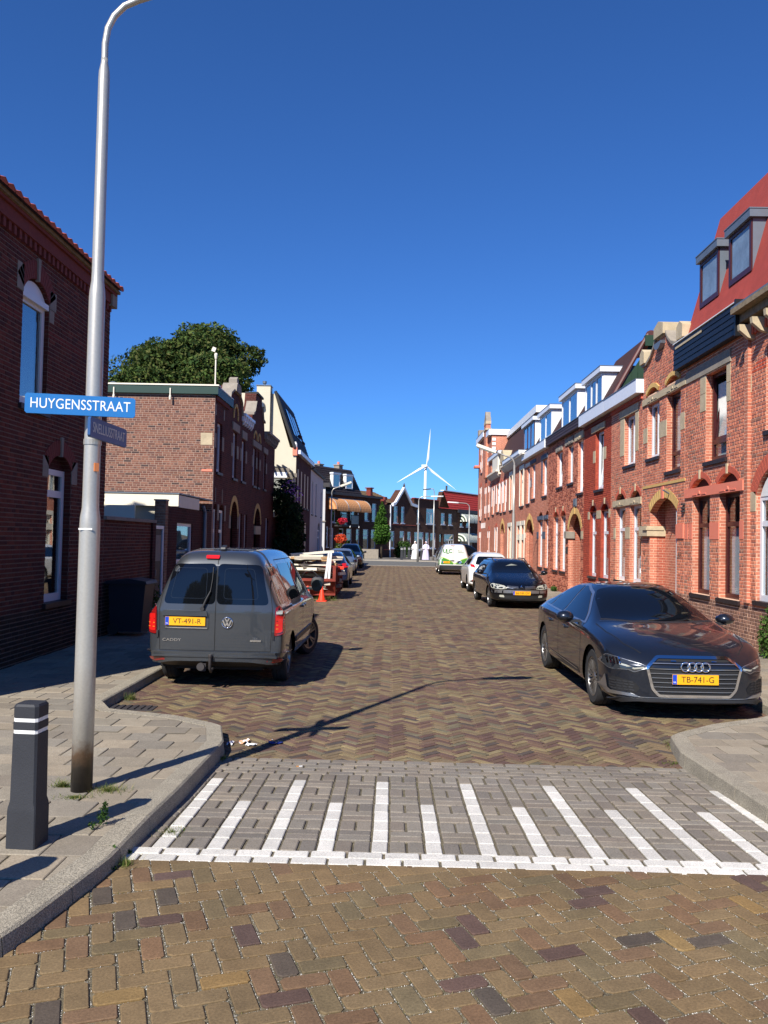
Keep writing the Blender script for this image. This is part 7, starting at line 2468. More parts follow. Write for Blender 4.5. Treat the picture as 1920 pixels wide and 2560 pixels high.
M['post'] = mat_post()
prof = [(.069, .15), (.067, 1.0), (.0665, 1.90), (.064, 1.96), (.055, 2.02), (.0535, 2.1), (.0525, 3.43), (.050, 3.47), (.041, 3.54), (.0395, 3.6), (.0375, 4.92), (.035, 4.97), (.024, 5.03), (.0225, 5.06)]
MB().lathe(prof, 28, (x, y, 0)).build('pole', ['post'], sl_, smooth=True)
arm = [(0, 5.04), (0, 5.16), (.015, 5.27), (.055, 5.36), (.12, 5.435), (.21, 5.485), (.34, 5.54), (.55, 5.61)]
ad = Vector((.99, .12)).normalized()
MB().tube([(x + a * ad.x, y + a * ad.y, z) for a, z in arm], .0225, 12).build('arm', ['post'], sl_, smooth=60)
hd = Matrix.Translation((x + .52 * ad.x, y + .52 * ad.y, 5.62)) @ Matrix.Rotation(math.atan2(ad.y, ad.x), 4, 'Z') @ Matrix.Rotation(math.radians(-8), 4, 'Y')
MB().prism([(0, -.05), (.08, -.08), (.62, -.075), (.68, -.03), (.68, .03), (.62, .075), (.08, .08), (0, .05)], -.03, .045, axis='z').build('lamp_head', ['galv'], sl_, hd)
MB().prism([(.14, -.06), (.6, -.055), (.6, .055), (.14, .06)], -.05, -.03, axis='z').build('lamp_glass', ['frost'], sl_, hd)
MB().lathe([(.058, 2.44), (.058, 2.475), (.054, 2.48)], 20, (x, y, 0)).build('clamp_band', ['galv'], sl_)
MB().obox((x + .045, y - .04, 2.29), (.03, .012, .055), .78).build('number_tag', ['amber'], sl_)
MB().obox((x - .005, y - .0665, 1.88), (.09, .003, .012), 0).build('tape', ['white'], sl_)

# the two signs: viewer reads them from the camera side
def sign_at(label, text, a, b, z0, z1, m, tm, size, sx=1.0, tilt=0, dz=0):
    """a -> b runs left to right for the reader"""
    a, b = Vector((a[0], a[1], 0)), Vector((b[0], b[1], 0))
    d = (b - a); L = d.length; d.normalize()
    nrm = Vector((d.y, -d.x, 0))                   # towards the reader
    up = Vector((0, 0, 1)) + d * 0
    X = (d + Vector((0, 0, dz / L))).normalized()
    Mx = Matrix(((X.x, 0, nrm.x, a.x), (X.y, 0, nrm.y, a.y), (X.z, 1, nrm.z, z0), (0, 0, 0, 1)))
    h = z1 - z0
    t = thing('street_sign', label, 'sign', (a.x, a.y, z0))
    P = [(.012, 0), (L - .012, 0), (L, .012), (L, h - .012), (L - .012, h), (.012, h), (0, h - .012), (0, .012)]
    MB().prism(P, -.018, 0, axis='z').build('plate', [m], t, Mx)
    lettering(text, size, tm, t, Mx @ Matrix.Translation((L / 2, h * .5, .0008)), 'lettering', .0008, space=1.03, sx=sx)
    return t
sign_at('long bright blue sign reading HUYGENSSTRAAT on the lamp post', 'HUYGENSSTRAAT', (-2.385, 5.30), (-1.72, 5.455), 2.62, 2.75, 'signblue', 'signwhite', .094, sx=.80)
sign_at('darker blue sign reading SNELLIUSSTRAAT below the longer sign, on the lamp post', 'SNELLIUSSTRAAT', (-1.945, 5.27), (-1.925, 5.93), 2.47, 2.60, 'signdark', 'signgrey', .094, sx=.78)

# ------------------------------------------------------------------ bollards
def bollard(label, pos, rot, scale=1.0, simple=False, top=.735, group=None):
    T = Matrix.Translation(pos) @ Matrix.Rotation(rot, 4, 'Z') @ Matrix.Scale(scale, 4)
    t = thing('bollard', label, 'bollard', group=group, world=T)
    def oct_(w, c): return [(-w, -w + c), (-w + c, -w), (w - c, -w), (w, -w + c), (w, w - c), (w - c, w), (-w + c, w), (-w, w - c)]
    secs = [(.080, .006, -.05), (.079, .006, .19), (.077, .006, .215), (.0715, .010, .245), (.069, .012, .595), (.069, .012, .60), (.064, .012, .602), (.064, .012, .622), (.069, .012, .624), (.069, .012, .662), (.064, .012, .664), (.064, .012, .684), (.069, .016, .686), (.069, .016, .745), (.062, .018, .757)]
    mb = MB()
    vs = [(a, b, z) for w, c, z in secs for a, b in oct_(w, c)]
    fs = [(i * 8 + k, i * 8 + (k + 1) % 8, (i + 1) * 8 + (k + 1) % 8, (i + 1) * 8 + k) for i in range(len(secs) - 1) for k in range(8)]
    fs += [tuple(range(8))[::-1], tuple(range((len(secs) - 1) * 8, len(secs) * 8))]
    mb.add(vs, fs).build('post', ['bollard'], t, T, smooth=25)
    for z0, z1 in ((.6025, .6218), (.6645, .6838)):
        MB().prism(oct_(.0665, .012), z0, z1, axis='z').build('white_band', ['white'], t, T)
    return t
BG = 'anthracite bollards with two white bands'
bollard('anthracite bollard with two white bands at the left picture edge, near the lamp post', (-1.93, 4.5, .178), math.radians(-4), group=None)
bollard('anthracite bollard just outside the left edge, nearest to the camera', (-2.12, 3.5, .178), math.radians(-4))
for i, (px, lab) in enumerate((((.8, 73.4), 'dark bollard left of the white-robed people on the far pavement'), ((2.55, 73.4), 'dark wide bollard between the two white-robed people'), ((1.1, 76.5), 'dark bollard behind, between the round shrub and the first bollard'),
                  ((1.5, 76), 'dark bollard nearest to the far left lamp post, left of it'), ((1.78, 75.6), 'dark bollard just beside the far left lamp post'))):
    bollard(lab, (px[0], px[1], .1), 0, 1.5, group='dark bollards on the far pavement')

# ------------------------------------------------------------------ other street lamps
def lamp(label, pos, H, reach, az, head='flat', r=.07, hl=.8, lift=.25, hm='cream'):
    t = thing('street_lamp', label, 'street lamp', pos)
    x, y, z = pos
    d = Vector((math.cos(az), math.sin(az)))
    MB().lathe([(r * 1.15, z), (r * 1.1, z + H * .18), (r * .9, z + H * .2), (r * .8, z + H * .55), (r * .62, z + H * .57), (r * .5, z + H * .93)], 12, (x, y, 0)).build('pole', ['galv'], t, smooth=True)
    pts = []
    R_ = reach * .45
    for k in range(9):
        a = math.pi / 2 * k / 8
        pts.append((x + d.x * R_ * (1 - math.cos(a)), y + d.y * R_ * (1 - math.cos(a)), z + H * .93 + (H * .07) * math.sin(a)))
    pts.append((x + d.x * reach, y + d.y * reach, z + H + lift * reach * .6))
    MB().tube(pts, r * .42, 8).build('arm', ['galv'], t, smooth=60)
    e = Vector((d.x, d.y, lift)).normalized()
    T = Matrix.Translation(pts[-1]) @ e.to_track_quat('X', 'Z').to_matrix().to_4x4()
    if head == 'flat':
        MB().box(-.05, hl, -.11, .11, -.05, .06).build('lamp_head', [hm], t, T)
        MB().box(.02, hl - .04, -.09, .09, -.09, -.05).build('lamp_glass', ['frost'], t, T)
    else:
        MB().prism([(0, -.04), (.2, -.1), (hl * .8, -.1), (hl, -.03), (hl, .03), (hl * .8, .1), (.2, .1), (0, .04)], -.04, .05, axis='z').build('lamp_head', [hm], t, T)
    return t
lamp('tall lamp post with pale flat head behind the right parked cars', (4.62, 32.0, .12), 5.05, .75, math.radians(172), r=.075, hl=.75, lift=.36)
lamp('lamp post with pale flat head behind the left parked cars, by the striped awning', (-3.7, 49.5, .12), 4.75, .55, math.radians(8), r=.06, hl=.65, lift=.4)
lamp('tall white lamp post beside the white-robed people, its arm pointing right', (2.05, 68, .1), 5.35, 1.0, math.radians(0), 'cobra', .08, 1.0, .02, 'white')
lamp('tallest thin lamp post with dark head in the centre distance', (3.55, 73.0, .1), 6.3, .3, math.radians(180), 'cobra', .08, .7, -.12, 'iron')
lamp('white lamp post at the far right, its arm pointing left', (6.2, 68.0, .1), 4.85, .9, math.radians(180), 'cobra', .08, .9, .05, 'white')

# ------------------------------------------------------------------ wind turbine
wt = thing('wind_turbine', 'white three-bladed wind turbine on the horizon above the far houses', 'wind turbine', (37.6, 1000, 0))
MB().lathe([(2.3, 0), (1.9, 45), (1.35, 89.5)], 20, (37.6, 1000, 0)).build('tower', ['white'], wt, smooth=True)
HUB = Vector((38.6, 996, 91.0))
MB().obox((36.2, 1000, 91.2), (6.5, 4, 3.4), math.radians(-8)).build('nacelle', ['white_shade'], wt)
MB().lathe([(0, -1.6), (1.0, -1.2), (1.5, 0), (1.5, 1.5), (0, 1.6)], 14, tuple(HUB), axis='y').build('hub', ['white_shade'], wt, smooth=True)
tips = [(42.5, 135.8), (3.1, 70.3), (74.6, 63.2)]
M['blade'] = mat('turbine_blade', (.8, .8, .8), .4, var=0)
for tx, tz in tips:
    d = Vector((tx - HUB.x, 0, tz - HUB.z)); L = d.length; d.normalize()
    n = Vector((-d.z, 0, d.x))
    if n.x * 1 + 0 < 0: pass
    secs = [(0, .55, .55, .5), (.08, .7, .7, .45), (.2, .6, 2.0, .25), (.5, .35, 1.3, .14), (.8, .2, .7, .08), (1.0, .04, .08, .02)]
    vs = []
    for t, a, b, th in secs:
        c = HUB + d * (L * t)
        for q, w in ((-a, 0), (0, th), (b, 0), (0, -th)):
            vs.append(tuple(c + n * q * -1 + Vector((0, w * 2, 0))))
    fs = [(i * 4 + k, i * 4 + (k + 1) % 4, (i + 1) * 4 + (k + 1) % 4, (i + 1) * 4 + k) for i in range(5) for k in range(4)] + [(0, 1, 2, 3), (20, 21, 22, 23)]
    MB().add(vs, fs).build('blade', ['blade'], wt, smooth=50)

# ------------------------------------------------------------------ vegetation
rng = np.random.default_rng(5)
def leaf_mesh(name, pts, sizes, tints, matk='leaf', aspect=.6, up=0.3, outward=None):
    n = len(pts)
    d = rng.normal(size=(n, 3)); d /= np.linalg.norm(d, axis=1)[:, None]
    if outward is not None: d = d * .8 + outward * .6
    d[:, 2] += up
    d /= np.linalg.norm(d, axis=1)[:, None]
    t = rng.normal(size=(n, 3))
    a = np.cross(d, t); a /= np.linalg.norm(a, axis=1)[:, None] + 1e-9
    b = np.cross(d, a)
    s = sizes[:, None]
    v = np.empty((n, 4, 3), dtype=np.float32)
    v[:, 0] = pts - a * s
    v[:, 1] = pts - b * s * aspect * .8 + d * s * .1
    v[:, 2] = pts + a * s
    v[:, 3] = pts + b * s * aspect * .8 + d * s * .1
    me = bpy.data.meshes.new(name)
    me.vertices.add(n * 4)
    me.vertices.foreach_set('co', v.ravel())
    me.loops.add(n * 4)
    me.loops.foreach_set('vertex_index', np.arange(n * 4, dtype=np.int32))
    me.polygons.add(n)
    me.polygons.foreach_set('loop_start', np.arange(0, n * 4, 4, dtype=np.int32))
    me.polygons.foreach_set('loop_total', np.full(n, 4, dtype=np.int32))
    at = me.attributes.new('tint', 'FLOAT_COLOR', 'FACE')
    c = np.ones((n, 4), dtype=np.float32); c[:, :3] = tints
    at.data.foreach_set('color', c.ravel())
    me.update(calc_edges=True)
    me.materials.append(M[matk])
    return me

def blob_leaves(blobs, dens, size, cols, depth=.35, jit=.3):
    P, O, Tn, Sz = [], [], [], []
    for (cx, cy, cz, rx, ry, rz) in blobs:
        n = int(dens * (rx * ry + ry * rz + rx * rz))
        d = rng.normal(size=(n, 3)); d /= np.linalg.norm(d, axis=1)[:, None]
        # lumpy radius
        lump = 1 + .13 * np.sin(d[:, 0] * 7 + cx) * np.cos(d[:, 1] * 6 + cz) + .1 * np.sin(d[:, 2] * 9 + cy * 2)
        r = (1 - depth * rng.random(n) ** 1.6) * lump + rng.normal(size=n) * .03
        P.append(np.stack([cx + d[:, 0] * rx * r, cy + d[:, 1] * ry * r, cz + d[:, 2] * rz * r], 1))
        O.append(d)
        base = np.array([cols[int(i)] for i in rng.integers(0, len(cols), n)])
        k = rng.uniform(1 - jit, 1 + jit, n)[:, None] * (1 + .15 * rng.normal())
        Tn.append(np.clip(base * k, 0, 1))
        Sz.append(size * rng.uniform(.6, 1.35, n))
    return np.concatenate(P), np.concatenate(Sz), np.concatenate(Tn), np.concatenate(O)

def tree(name, label, trunk, H, blobs, dens, size, cols, limbs=(), group=None, r=.2):
    t = thing(name, label, 'tree', trunk, group)
    x, y, z = trunk
    MB().tube([(x, y, z - .1), (x + r * .3, y, z + H * .4), (x, y + r * .3, z + H * .75), (x, y, z + H)], [r * 1.3, r, r * .75, r * .4], 9).build('trunk', ['bark'], t, smooth=True)
    for (lx, ly, lz) in limbs:
        MB().tube([(x, y, z + H * .5), ((x + lx) / 2, (y + ly) / 2, (z + H * .5 + lz) / 2 + .3), (lx, ly, lz)], [r * .5, r * .3, r * .1], 7).build('limb', ['bark'], t, smooth=True)
    p, s_, c, o = blob_leaves(blobs, dens, size, cols)
    cr = obj('crown', leaf_mesh('crown', p, s_, c, outward=o), t)
    return t
CD = [S(76, 98, 46, .8), S(60, 84, 40, .75), S(92, 108, 52, .85), S(100, 104, 56, .8), S(50, 70, 38, .7)]
blobs = [(-11.7, 45.5, 8.3, 4.0, 3.6, 4.2)]
for _ in range(26):
    a, b = rng.uniform(0, 2 * math.pi), rng.uniform(-.1, .95)
    rr = 3.2 * math.sqrt(max(0, 1 - b * b))
    q = rng.uniform(.9, 1.6)
    bx = 1.25 * rr * math.cos(a)
    blobs.append((-11.7 + bx, 45.5 + rr * math.sin(a), 8.5 + 3.7 * b + .3 * bx, q * 1.2, q, q * .8))
tree('broadleaf_tree', 'large dense dark green tree rising behind the flat-roofed brick house', (-11.7, 45.5, 0), 8, blobs, 620, .115, CD, [(-14, 45, 10), (-9.5, 45, 10.5), (-12, 44, 12)], r=.35)
# trees in the street behind the viewer side gardens are not shown
# small conical street tree
cb = []
for k in range(15):
    t_ = k / 14
    rad = .12 + .85 * (1 - t_) ** .75 if t_ > .12 else .6 + t_ * 3
    for _ in range(3):
        a = rng.uniform(0, 6.28)
        cb.append((-1.05 + rad * .35 * math.cos(a), 76.4 + rad * .35 * math.sin(a), 1.75 + 3.3 * t_, rad * .72, rad * .72, .34))
tree('conical_tree', 'small pointed bright green tree in a stone planter on the far pavement', (-1.05, 76.4, .1), 4.2, cb, 700, .085, [S(70, 110, 40, .8), S(56, 92, 34, .75), S(92, 132, 52, .85)], r=.09)
pl = thing('planter_box', 'grey stone planter beside the small pointed tree', 'planter', (-2.2, 76.2, .1))
MB().box(-3.2, -1.3, 75.8, 76.6, .1, .95).build('box', ['stone_g'], pl)
MB().box(-3.1, -1.4, 75.9, 76.5, .95, .97).build('soil', ['bark'], pl)

def bush(name, label, cat, blobs, dens, size, cols, loc, stems=True, flowers=None):
    t = thing(name, label, cat, loc)
    p, s_, c, o = blob_leaves(blobs, dens, size, cols, depth=.6)
    obj('foliage', leaf_mesh('foliage', p, s_, c, outward=o), t)
    if stems:
        for k in range(4):
            a = k * 1.7
            MB().tube([(loc[0], loc[1], loc[2]), (loc[0] + .1 * math.cos(a), loc[1] + .1 * math.sin(a), blobs[0][2])], [.03, .015], 6).build('stem', ['bark'], t)
    if flowers:
        fb, fd, fs_, fc = flowers
        p, s_, c, o = blob_leaves(fb, fd, fs_, fc, depth=.2)
        obj('flowers', leaf_mesh('flowers', p, s_, c, outward=o), t)
    return t
CG = [S(60, 92, 38, .75), S(48, 76, 32, .7), S(84, 116, 52, .8)]
bush('round_shrub', 'round green shrub on the far pavement below the white gable house', 'shrub', [(.9, 79, .95, .75, .7, .8), (.6, 79, .6, .5, .5, .5), (1.3, 79, 1.2, .5, .5, .5)], 900, .08, CG, (.9, 79, .1))
bush('climbing_shrub', 'tall dark climbing shrub with purple flowers against the shaded left houses', 'shrub',
     [(-4.65, 34.6, 3.4, .5, 1.0, .8), (-4.5, 36.0, 2.6, .6, 1.2, 1.0), (-4.55, 37.4, 1.7, .6, 1.0, 1.2), (-4.5, 34.5, 1.2, .5, 1.2, 1.2), (-4.6, 36.5, .9, .6, 1.4, .9), (-4.9, 38.6, 2.9, .4, .6, .9), (-4.5, 35.6, 4.0, .3, .5, .4)],
     520, .10, [S(40, 62, 32, .7), S(52, 78, 40, .75), S(34, 50, 30, .65)], (-4.6, 36, .1),
     flowers=([(-4.3, 34.2, 3.9, .35, .5, .3), (-4.2, 35.3, 3.7, .3, .5, .35)], 160, .06, [S(196, 130, 206, .9), S(160, 100, 180, .9)]))
bush('hanging_basket', 'hanging basket of red flowers beside the far balcony', 'flower basket', [(-4.62, 73.9, 3.35, .42, .3, .3)], 1300, .06, CG, (-4.62, 73.9, 3.0), stems=False, flowers=([(-4.5, 73.7, 3.45, .4, .3, .28)], 1500, .07, [S(210, 40, 50, .9), S(220, 60, 90, .9)]))
bush('flowering_shrub', 'orange and red flowering shrub beside the door of the far corner house', 'shrub', [(-4.55, 73.6, 1.0, .55, .5, .9)], 900, .07, [S(110, 120, 60, .8), S(90, 110, 50, .8)], (-4.55, 73.6, .1), flowers=([(-4.6, 73.4, 1.85, .5, .4, .42)], 1500, .07, [S(224, 80, 50, .9), S(240, 110, 70, .9)]))
bush('corner_plant', 'green plant at the foot of the nearest right-hand house', 'plant', [(5.92, 13.25, .42, .1, .22, .34), (5.95, 13.15, .7, .08, .12, .25)], 4500, .032, [S(92, 120, 56, .85), S(70, 100, 44, .8)], (5.95, 13.25, .12), stems=False)
for i, (x_, y_, s_) in enumerate(((5.92, 33.9, .2), (5.9, 30.5, .12))):
    bush('wall_weed', ['low weed at the wall foot below the blue lintels', 'small weed at the wall foot beyond the saloon'][i], 'weed', [(x_, y_, .12 + s_ * .5, .12, .3, s_)], 2500, .035, CG, (x_, y_, .12), stems=False)

def blades(pts, h, w, cols, lean=.5):
    vs, fs, cs = [], [], []
    for (x_, y_, z_) in pts:
        a = RND.uniform(0, 6.28); hh = h * RND.uniform(.4, 1.3); l = hh * lean * RND.uniform(.2, 1.5)
        dx, dy = math.cos(a), math.sin(a)
        ww = w * RND.uniform(.6, 1.3)
        px, py = -dy * ww, dx * ww
        b = len(vs)
        vs += [(x_ - px, y_ - py, z_), (x_ + px, y_ + py, z_), (x_ + dx * l * .4 + px * .7, y_ + dy * l * .4 + py * .7, z_ + hh * .6), (x_ + dx * l * .4 - px * .7, y_ + dy * l * .4 - py * .7, z_ + hh * .6), (x_ + dx * l, y_ + dy * l, z_ + hh)]
        fs += [(b, b + 1, b + 2, b + 3), (b + 3, b + 2, b + 4)]
        c = RND.choice(cols); k = RND.uniform(.7, 1.25)
        cs += [tuple(q * k for q in c)] * 2
    mb = MB()
    mb.v, mb.f, mb.c, mb.m, mb.has_c = vs, fs, cs, [0] * len(fs), True
    return mb
GC = [S(96, 120, 50, .85), S(120, 132, 66, .85), S(78, 104, 42, .8), S(160, 150, 96, .8)]
def tuft(label, cx, cy, n, rx, ry, h, w=.0016, zf=None, name='weed', cols=GC, lean=1.1):
    zf = zf or (lambda x_, y_: walk_z(y_))
    pts = []
    for _ in range(n):
        a, r_ = RND.uniform(0, 6.28), abs(RND.gauss(0, .5))
        x_, y_ = cx + rx * r_ * math.cos(a), cy + ry * r_ * math.sin(a)
        pts.append((x_, y_, zf(x_, y_) - .003))
    t = thing(name, label, 'weed', (cx, cy, zf(cx, cy)))
    blades(pts, h, w, cols, lean).build('foliage', ['leaf'], t, fix=False)
    return t
tuft('grass tuft growing right of the lamp post base', -1.84, 5.5, 520, .15, .09, .035, .0013, lean=1.3)
tuft('leafy weed growing left of the lamp post base', -2.17, 5.58, 190, .07, .06, .04, .0022, lean=1.4)
tuft('low creeping weed in front of the lamp post base', -2.0, 5.34, 300, .13, .06, .012, .002, lean=2)
t = thing('weed', 'upright leafy weed on the pavement edge beside the bollard shadow', 'weed', (-1.63, 4.78, .2))
p, s_, c, o = blob_leaves([(-1.63, 4.8, .24, .035, .04, .05), (-1.615, 4.8, .30, .018, .02, .045), (-1.66, 4.73, .21, .025, .03, .015)], 34000, .009, CG, depth=.9)
obj('foliage', leaf_mesh('foliage', p, s_, c, outward=o), t)
t = thing('weed', 'green weed hanging over the kerb edge at the left', 'weed', (-1.47, 4.5, .2))
p, s_, c, o = blob_leaves([(-1.46, 4.47, .15, .025, .05, .05), (-1.44, 4.38, .11, .03, .04, .02), (-1.42, 4.62, .11, .02, .03, .015)], 26000, .009, CG, depth=.9)
obj('foliage', leaf_mesh('foliage', p, s_, c, outward=o), t)
road_f = lambda x_, y_: road_z(x_, y_)
tuft('grass at the kerb corner where litter has gathered', -1.38, 6.95, 140, .06, .1, .035, zf=road_f)
tuft('weed in the gutter near the drain grate', -2.9, 9.35, 160, .08, .08, .07, zf=road_f)
tuft('grass strip at the pavement corner left of the drain', -2.55, 8.5, 220, .3, .06, .03, zf=road_f)
tuft('weeds along the kerb corner on the right', 2.6, 7.75, 260, .06, .25, .03, zf=road_f)
tuft('grass patch where bricks meet the ramp on the right', 2.45, 7.15, 200, .22, .08, .02, zf=road_f)
tuft('weeds under the debris container', -1.95, 24.9, 200, .5, .12, .12, .004, zf=road_f)
tuft('grass tuft left of the first white tooth', -1.28, 5.0, 180, .1, .12, .022, zf=road_f)
tuft('grass tuft at the kerb end of the white line', -1.38, 4.45, 120, .06, .06, .04, zf=road_f)
# moss, grass blades and pale grit along the joints
def edge_points(pcs, per, y1, f):
    out = []
    for cx, cy, rot, L_, W_, c, poly in pcs:
        if cy > y1 or not in_view((cx, cy, .05), 60): continue
        ca, sa = math.cos(rot), math.sin(rot)
        k = f(cx, cy)
        for _ in range(int(per * k + RND.random())):
            t_ = RND.random()
            if t_ < .62: lx, ly = RND.uniform(-.5, .5) * L_, RND.choice((-.5, .5)) * W_
            else: lx, ly = RND.choice((-.5, .5)) * L_, RND.uniform(-.5, .5) * W_
            lx += RND.gauss(0, .0016); ly += RND.gauss(0, .0016)
            out.append((cx + lx * ca - ly * sa, cy + lx * sa + ly * ca))
    return out
fm = lambda a, b: max(0, .5 + .5 * math.sin(a * 3.1 + 1) + .4 * math.sin(b * 4.3 + a * 2)) ** 1.5
fg = lambda a, b: .35 + max(0, .6 + .5 * math.sin(a * 2.2 + 4) * math.sin(b * 3.7 + a))
js = blades([(a, b, .0935) for a, b in edge_points(pc, 9, 4.6, fm)], .009, .0010, [S(120, 122, 66, .85), S(168, 158, 108, .9), S(96, 108, 52, .8)], .9).build('joint_grass', ['leaf'], None, fix=False)
js['kind'] = 'stuff'
js = blades([(a, b, road_z(a, b) - .005) for a, b in edge_points(gpc, 4, 7, lambda a, b: fm(a, b) ** 2)], .008, .0012, [S(110, 116, 60, .85), S(150, 140, 90, .85)], .9).build('joint_grass_ramp', ['leaf'], None, fix=False)
js['kind'] = 'stuff'
gb_ = MB()
for x_, y_ in edge_points(pc, 26, 4.6, fg):
    s_ = RND.uniform(.0010, .0030)
    a = RND.uniform(0, 6)
    q = [(x_ + s_ * math.cos(a + k * 2.1), y_ + s_ * math.sin(a + k * 2.1), .0935) for k in range(3)] + [(x_, y_, .0945 + s_)]
    g_ = RND.uniform(.3, .8)
    gb_.add(q, [(0, 1, 3), (1, 2, 3), (2, 0, 3)], 0, (g_, g_ * .96, g_ * .88))
g_ = gb_.build('joint_grit', ['piece_a'], None, fix=False)
g_['kind'] = 'stuff'

# ------------------------------------------------------------------ litter
def crumple(name, label, pos, size, m, m2=None):
    t = thing(name, label, 'litter', pos)
    mb = MB()
    n = 5
    g = {}
    vs, fs = [], []
    for i in range(n):
        for j in range(n):
            vs.append((pos[0] + (i / (n - 1) - .5) * size[0] + RND.uniform(-.1, .1) * size[0], pos[1] + (j / (n - 1) - .5) * size[1] + RND.uniform(-.1, .1) * size[1], pos[2] + RND.uniform(0, 1) * size[2]))
    fs = [(i * n + j, i * n + j + 1, (i + 1) * n + j + 1, (i + 1) * n + j) for i in range(n - 1) for j in range(n - 1)]
    mb.add(vs, fs)
    for k in range(len(mb.m)): mb.m[k] = 1 if (m2 and k % 3 == 0) else 0
    mb.build('paper', [m] + ([m2] if m2 else []), t, fix=False)
    return t
M['navy_foil'] = mat('navy_wrapper', S(30, 46, 120, .85), .3, metal=.3, var=.2, scale=40)
M['peach'] = mat('peach_paper', S(226, 170, 130, .9), .7, var=.3, scale=30)
crumple('wrapper', 'dark blue sweet wrapper lying on the bricks below the lamp shadow', (-1.02, 7.52, .004), (.12, .06, .018), 'navy_foil')
crumple('wrapper', 'crumpled blue packet by the kerb corner', (-1.47 + .06, 7.45, .004), (.05, .09, .03), 'navy_foil', 'white')
crumple('paper_scrap', 'white paper scrap right of the kerb corner', (-1.22, 7.42, .004), (.09, .06, .02), 'white')
crumple('paper_scrap', 'peach coloured scrap between the packet and the white paper', (-1.3, 7.52, .004), (.08, .1, .03), 'peach', 'white')
for lab, (px, py, z), L, a in (('cigarette end with orange filter at the lower right corner', (1.62, 3.46, .104), .045, -.5), ('orange cigarette end on the grey ramp blocks', (-.72, 6.75, .014), .05, .3), ('small pale stub on the bricks behind the blue wrapper', (-1.07, 7.63, .006), .03, 1)):
    t = thing('cigarette_end', lab, 'litter', (px, py, z))
    T = Matrix.Translation((px, py, z)) @ Matrix.Rotation(a, 4, 'Z') @ Matrix.Rotation(math.pi / 2, 4, 'Y')
    MB().lathe([(.004, 0), (.004, L * .55)], 8).build('paper', ['white'], t, T)
    MB().lathe([(.0042, -L * .45), (.0042, 0)], 8).build('filter', ['orange_ply'], t, T)

# ------------------------------------------------------------------ debris container, cones
ct = thing('skip_container', 'rust-red open container heaped with broken boards, behind the grey van', 'container', (-2.45, 26.8, 0))
mb = MB()
x0, x1, y0, y1 = -3.15, -1.72, 25.1, 28.6
mb.box(x0, x1, y0 + .25, y1, .12, .18)
mb.add([(x0, y0 + .3, .12), (x1, y0 + .3, .12), (x1, y0, .60), (x0, y0, .60), (x0, y0 + .36, .12), (x1, y0 + .36, .12), (x1, y0 + .06, .60), (x0, y0 + .06, .60)], [(0, 1, 2, 3), (4, 5, 6, 7), (0, 3, 7, 4), (1, 5, 6, 2), (3, 2, 6, 7)])
mb.build('front_panel', ['rustred'], ct)
for x in (x0, x1 - .05):
    MB().prism([(y0 + .3, .12), (y1, .12), (y1, .98), (y0 + .1, .98), (y0 - .02, .60)], x, x + .05, axis='x').build('side_panel', ['rustred'], ct)
    MB().box(x - .02, x + .07, y0 - .04, y0 + .06, .55, 1.02).build('corner_post', ['rustred'], ct)
MB().box(x0 - .02, x1 + .02, y0 - .05, y0 + .02, .56, .64).build('rim', ['rustred'], ct)
MB().box(x0, x1, y1 - .05, y1, .12, .98).build('rear_panel', ['rustred'], ct)
for k in range(4):
    MB().box(x1, x1 + .05, y0 + .5 + k * .8, y0 + .58 + k * .8, .15, .95).build('rib', ['rustred'], ct)
for x in (x0 + .2, x1 - .35):
    MB().box(x, x + .15, y0 + .4, y1, 0, .12).build('skid', ['rustred'], ct)
dgrp = 'broken boards heaped in the red container'
cols_ = ['debris_w', 'debris_w', 'wood', 'cream', 'wood_grey', 'cream', 'debris_w']
kinds = {'debris_w': 'off-white', 'wood': 'bare wood', 'cream': 'cream', 'wood_grey': 'grey', 'cone': 'orange-red'}
for i in range(46):
    m_ = 'cone' if i in (22, 27) else cols_[i % 7]
    lv = i // 5
    L_ = RND.uniform(.7, 1.5)
    z_ = .34 + lv * .115 + RND.uniform(-.02, .02)
    cx = RND.uniform(-2.75, -2.15); cy = RND.uniform(25.4, 27.8) if i > 8 else RND.uniform(25.35, 26.0)
    R_ = Matrix.Rotation(RND.uniform(-.35, .35), 3, 'Z') @ Matrix.Rotation(RND.uniform(-.14, .14), 3, 'Y')
    th = RND.uniform(.03, .09)
    o = MB().obox((cx, cy, z_), (L_, RND.uniform(.1, .6), th), R_).build('broken_board', [m_])
    tag(o, '%s broken board heaped in the red container' % kinds[m_], 'board', dgrp)
for k, (xx, lean) in enumerate(((-1.98, .12), (-1.9, .06))):
    o = MB().obox((xx, 25.25, .95), (.07, .05, .95), Matrix.Rotation(lean, 3, 'Y')).build('upright_frame', ['white'])
    tag(o, ['white door frame post standing in the container corner', 'second white upright leaning beside the frame post'][k], 'board')
t = thing('pipe', 'bent black hose hooked over the container front', 'hose', (-2.3, 25.05, .6))
MB().tube([(-2.75, 25.05, .62), (-2.6, 25.02, .85), (-2.4, 25.0, .88), (-2.2, 25.02, .7), (-2.05, 25.05, .62)], .016, 8).build('tube', ['trim'], t, smooth=True)
def cone(label, x, y, band):
    t = thing('traffic_cone', label, 'traffic cone', (x, y, 0))
    MB().prism(round_poly([(x - .15, y - .15), (x + .15, y - .15), (x + .15, y + .15), (x - .15, y + .15)], .04), 0, .025, axis='z').build('base', ['cone'], t)
    MB().lathe([(.105, .02), (.03, .43), (.022, .45), (.0, .45)], 20, (x, y, 0)).build('body', ['cone'], t, smooth=40)
    if band:
        MB().lathe([(.077, .19), (.056, .30)], 20, (x, y, 0)).build('white_band', ['white'], t, smooth=40)
cone('plain orange traffic cone in front of the container, right one', -2.06, 24.55, False)
cone('orange traffic cone with white band, half hidden by the van mirror', -2.47, 24.45, True)

